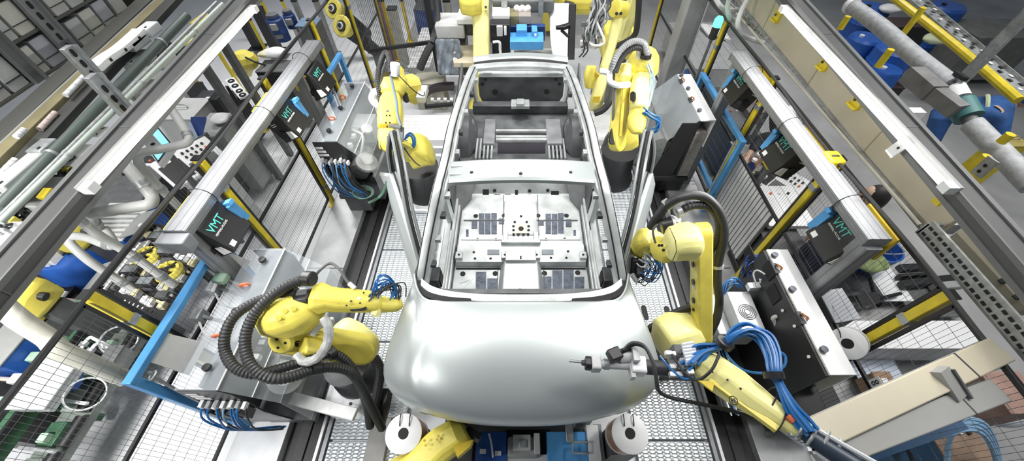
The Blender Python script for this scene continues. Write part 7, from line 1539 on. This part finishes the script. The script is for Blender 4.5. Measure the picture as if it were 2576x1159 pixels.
def person(lab, base, face, lean, arms, M, hair, crouch=0., vest=None, cap=None, legsM=None):
    """base on the floor, face = heading, lean = forward bend of the trunk in degrees"""
    f = V((math.cos(face), math.sin(face), 0)); s_ = V((f.y, -f.x, 0)); up = V((0, 0, 1)); b0 = V(base)
    L = math.radians(lean); td = (up*math.cos(L)+f*math.sin(L)); pel = b0+up*(.93-crouch)-f*(.12*math.sin(L))
    chest = pel+td*.36; neck = pel+td*.54; hd = neck+(td*.6+up*.4).normalized()*.17
    t = thing('person', lab, 'person', b0)
    J = {'pel': (pel, (.14, .11)), 'belly': (pel+td*.17, (.135, .105)), 'chest': (chest, (.165, .115)), 'neckb': (neck, (.075, .07)), 'neckt': (neck.lerp(hd, .5), .052)}
    E = [('pel', 'belly'), ('belly', 'chest'), ('chest', 'neckb'), ('neckb', 'neckt')]
    for nm, sg in (('l', -1), ('r', 1)):
        hip = pel+s_*(.09*sg)-up*.05; kn = b0+s_*(.11*sg)+up*(.48-crouch*.3)+f*(.05+crouch*.5); an = b0+s_*(.11*sg)+up*.08-f*.02; toe = an+f*.15-up*.04
        for k, p, r in (('hip', hip, .085), ('kn', kn, .058), ('an', an, .042), ('toe', toe, .04)): J[nm+k] = (p, r)
        E += [('pel', nm+'hip'), (nm+'hip', nm+'kn'), (nm+'kn', nm+'an'), (nm+'an', nm+'toe')]
        sh = neck-td*.05+s_*(.19*sg); el_, wr_ = [V(q) for q in arms[sg]]
        for k, p, r in (('sh', sh, .062), ('el', el_, .045), ('wr', wr_, .031)): J[nm+k] = (p, r)
        E += [('chest', nm+'sh'), (nm+'sh', nm+'el'), (nm+'el', nm+'wr')]
    JC = {k: (v[0], tuple(x*1.2+.016 for x in v[1]) if isinstance(v[1], tuple) else v[1]*1.25+.012) for k, v in J.items() if k not in ('neckt',)}
    EC = [e for e in E if e[0] in JC and e[1] in JC]
    # shorten the sleeves a little so the hands show
    for nm in 'lr': JC[nm+'wr'] = (JC[nm+'el'][0].lerp(JC[nm+'wr'][0], .88), JC[nm+'wr'][1])
    for nm, sg in (('l', -1), ('r', 1)):
        el_, wr_ = J[nm+'el'][0], J[nm+'wr'][0]; fw = (wr_-el_).normalized(); sd_ = fw.cross(up); sd_ = sd_.normalized()*sg if sd_.length > .05 else s_*sg
        hand(J, E, nm+'wr', wr_, fw, sd_, sd_.cross(fw)*sg)
    body = figure('body', lab, J, E, SKIN)
    hf = f*1.0; hu = (td*.5+up).normalized(); hfw = (hf-hu*hf.dot(hu)).normalized(); hs = hfw.cross(hu)
    n, m_ = 16, 12; secs = []
    for k in range(m_+1):
        th = math.pi*k/m_; z = -math.cos(th)*.118; r = max(math.sin(th), .02); sec = []
        for i in range(n):
            a = 2*math.pi*i/n; cx, cy = math.cos(a), math.sin(a); w_ = .075*(1-.18*max(0, -z/.118)); d_ = .095*(1-.06*max(0, -z/.118)); bump_ = 0
            if cy > .9 and -.045 < z < .02: bump_ = .022*(1-abs(z+.02)/.04) if abs(z+.02) < .04 else 0
            if abs(cy) < .3 and abs(z+.005) < .03: w_ += .012
            if .4 < cy < .95 and abs(z-.012) < .022: bump_ = -.006
            sec.append(hd+hs*(w_*r*cx)+hfw*(d_*r*cy+bump_)+hu*z)
        secs.append(sec)
    body.loft(secs); bo = mk('body', body, SKIN, t, ang=80)
    for sg in (-1, 1): mk('eye', MB().ball(hd+hs*(.03*sg)+hfw*.086+hu*.012, .011, n=8, m=6), BLK, t)
    mk('mouth', MB().box(hd+hfw*.09-hu*.048, (.012, .012, .006)), mat('lip', (.40, .16, .14), .5), t)
    hs2 = []
    for k in range(7):
        th = math.pi*(.42+.58*k/6); hs2.append([hd+hs*(.084*max(math.sin(th), .02)*math.cos(2*math.pi*i/n))+hfw*(-.012+.098*max(math.sin(th), .02)*math.sin(2*math.pi*i/n)*(1 if math.sin(2*math.pi*i/n) < 0 or k > 1 else .86))+hu*(-math.cos(th)*.128+(.03 if math.sin(2*math.pi*i/n) > .3 and k < 2 else -.02 if k < 2 else 0)) for i in range(n)])
    mk('hair' if not cap else 'cap', MB().loft(hs2), cap or hair, t, ang=80)
    cl = figure('clothing', lab, JC, EC, M); mk('clothing', cl, M, t, ang=80)
    for nm in 'lr':
        a, to = J[nm+'an'][0], J[nm+'toe'][0]; mk('shoe', MB().chain([(a-f*.05-up*.03, .09, .09), (a+f*.02-up*.025, .10, .10), (to, .09, .07), (to+f*.06-up*.006, .06, .045)]), BLK, t, bev=.012)
    if vest:
        for q in (.12, .30): mk('reflective_band', MB().ring(pel+td*(q+.05), td, .165, .022, 20, 6), vest, t)
    return t
hb_ = Q(2208, 500, z=1.66); f_ = math.radians(160)
bs = V((hb_.x+.05, hb_.y+.02, 0))
person('person in dark workwear with black hair looking up behind the right aluminium frame', bs, f_, 6, {-1: (bs+V((.03, -.24, 1.12)), bs+V((.02, -.25, .88))), 1: (bs+V((.05, .25, 1.12)), bs+V((.04, .26, .88)))}, mat('dark_navy_workwear', (.035, .04, .07), .8, noise=.3), HAIR)
c = Q(1965, 318, z=1.25); bs = V((c.x+.28, c.y+.02, 0)); h1 = Q(1885, 388, z=.98); h2 = Q(1932, 372, z=1.0)
person('person in dark clothing and white cap leaning over the bench behind the right fence', bs, math.radians(195), 48, {-1: (Q(1915, 345, z=1.12), h1), 1: (Q(1958, 350, z=1.12), h2)}, CLOTH, HAIR, cap=WHT)
c = Q(2480, 270, z=1.15); bs = V((c.x-.10, c.y+.15, 0))
person('bending person in blue workwear with pale reflective bands at far right', bs, math.radians(-35), 60, {-1: (bs+V((.62, -.02, .85)), bs+V((.72, -.15, .6))), 1: (bs+V((.25, -.55, .85)), bs+V((.45, -.5, .6)))}, WORKB, HAIR, vest=HIVIS, cap=NAVY)
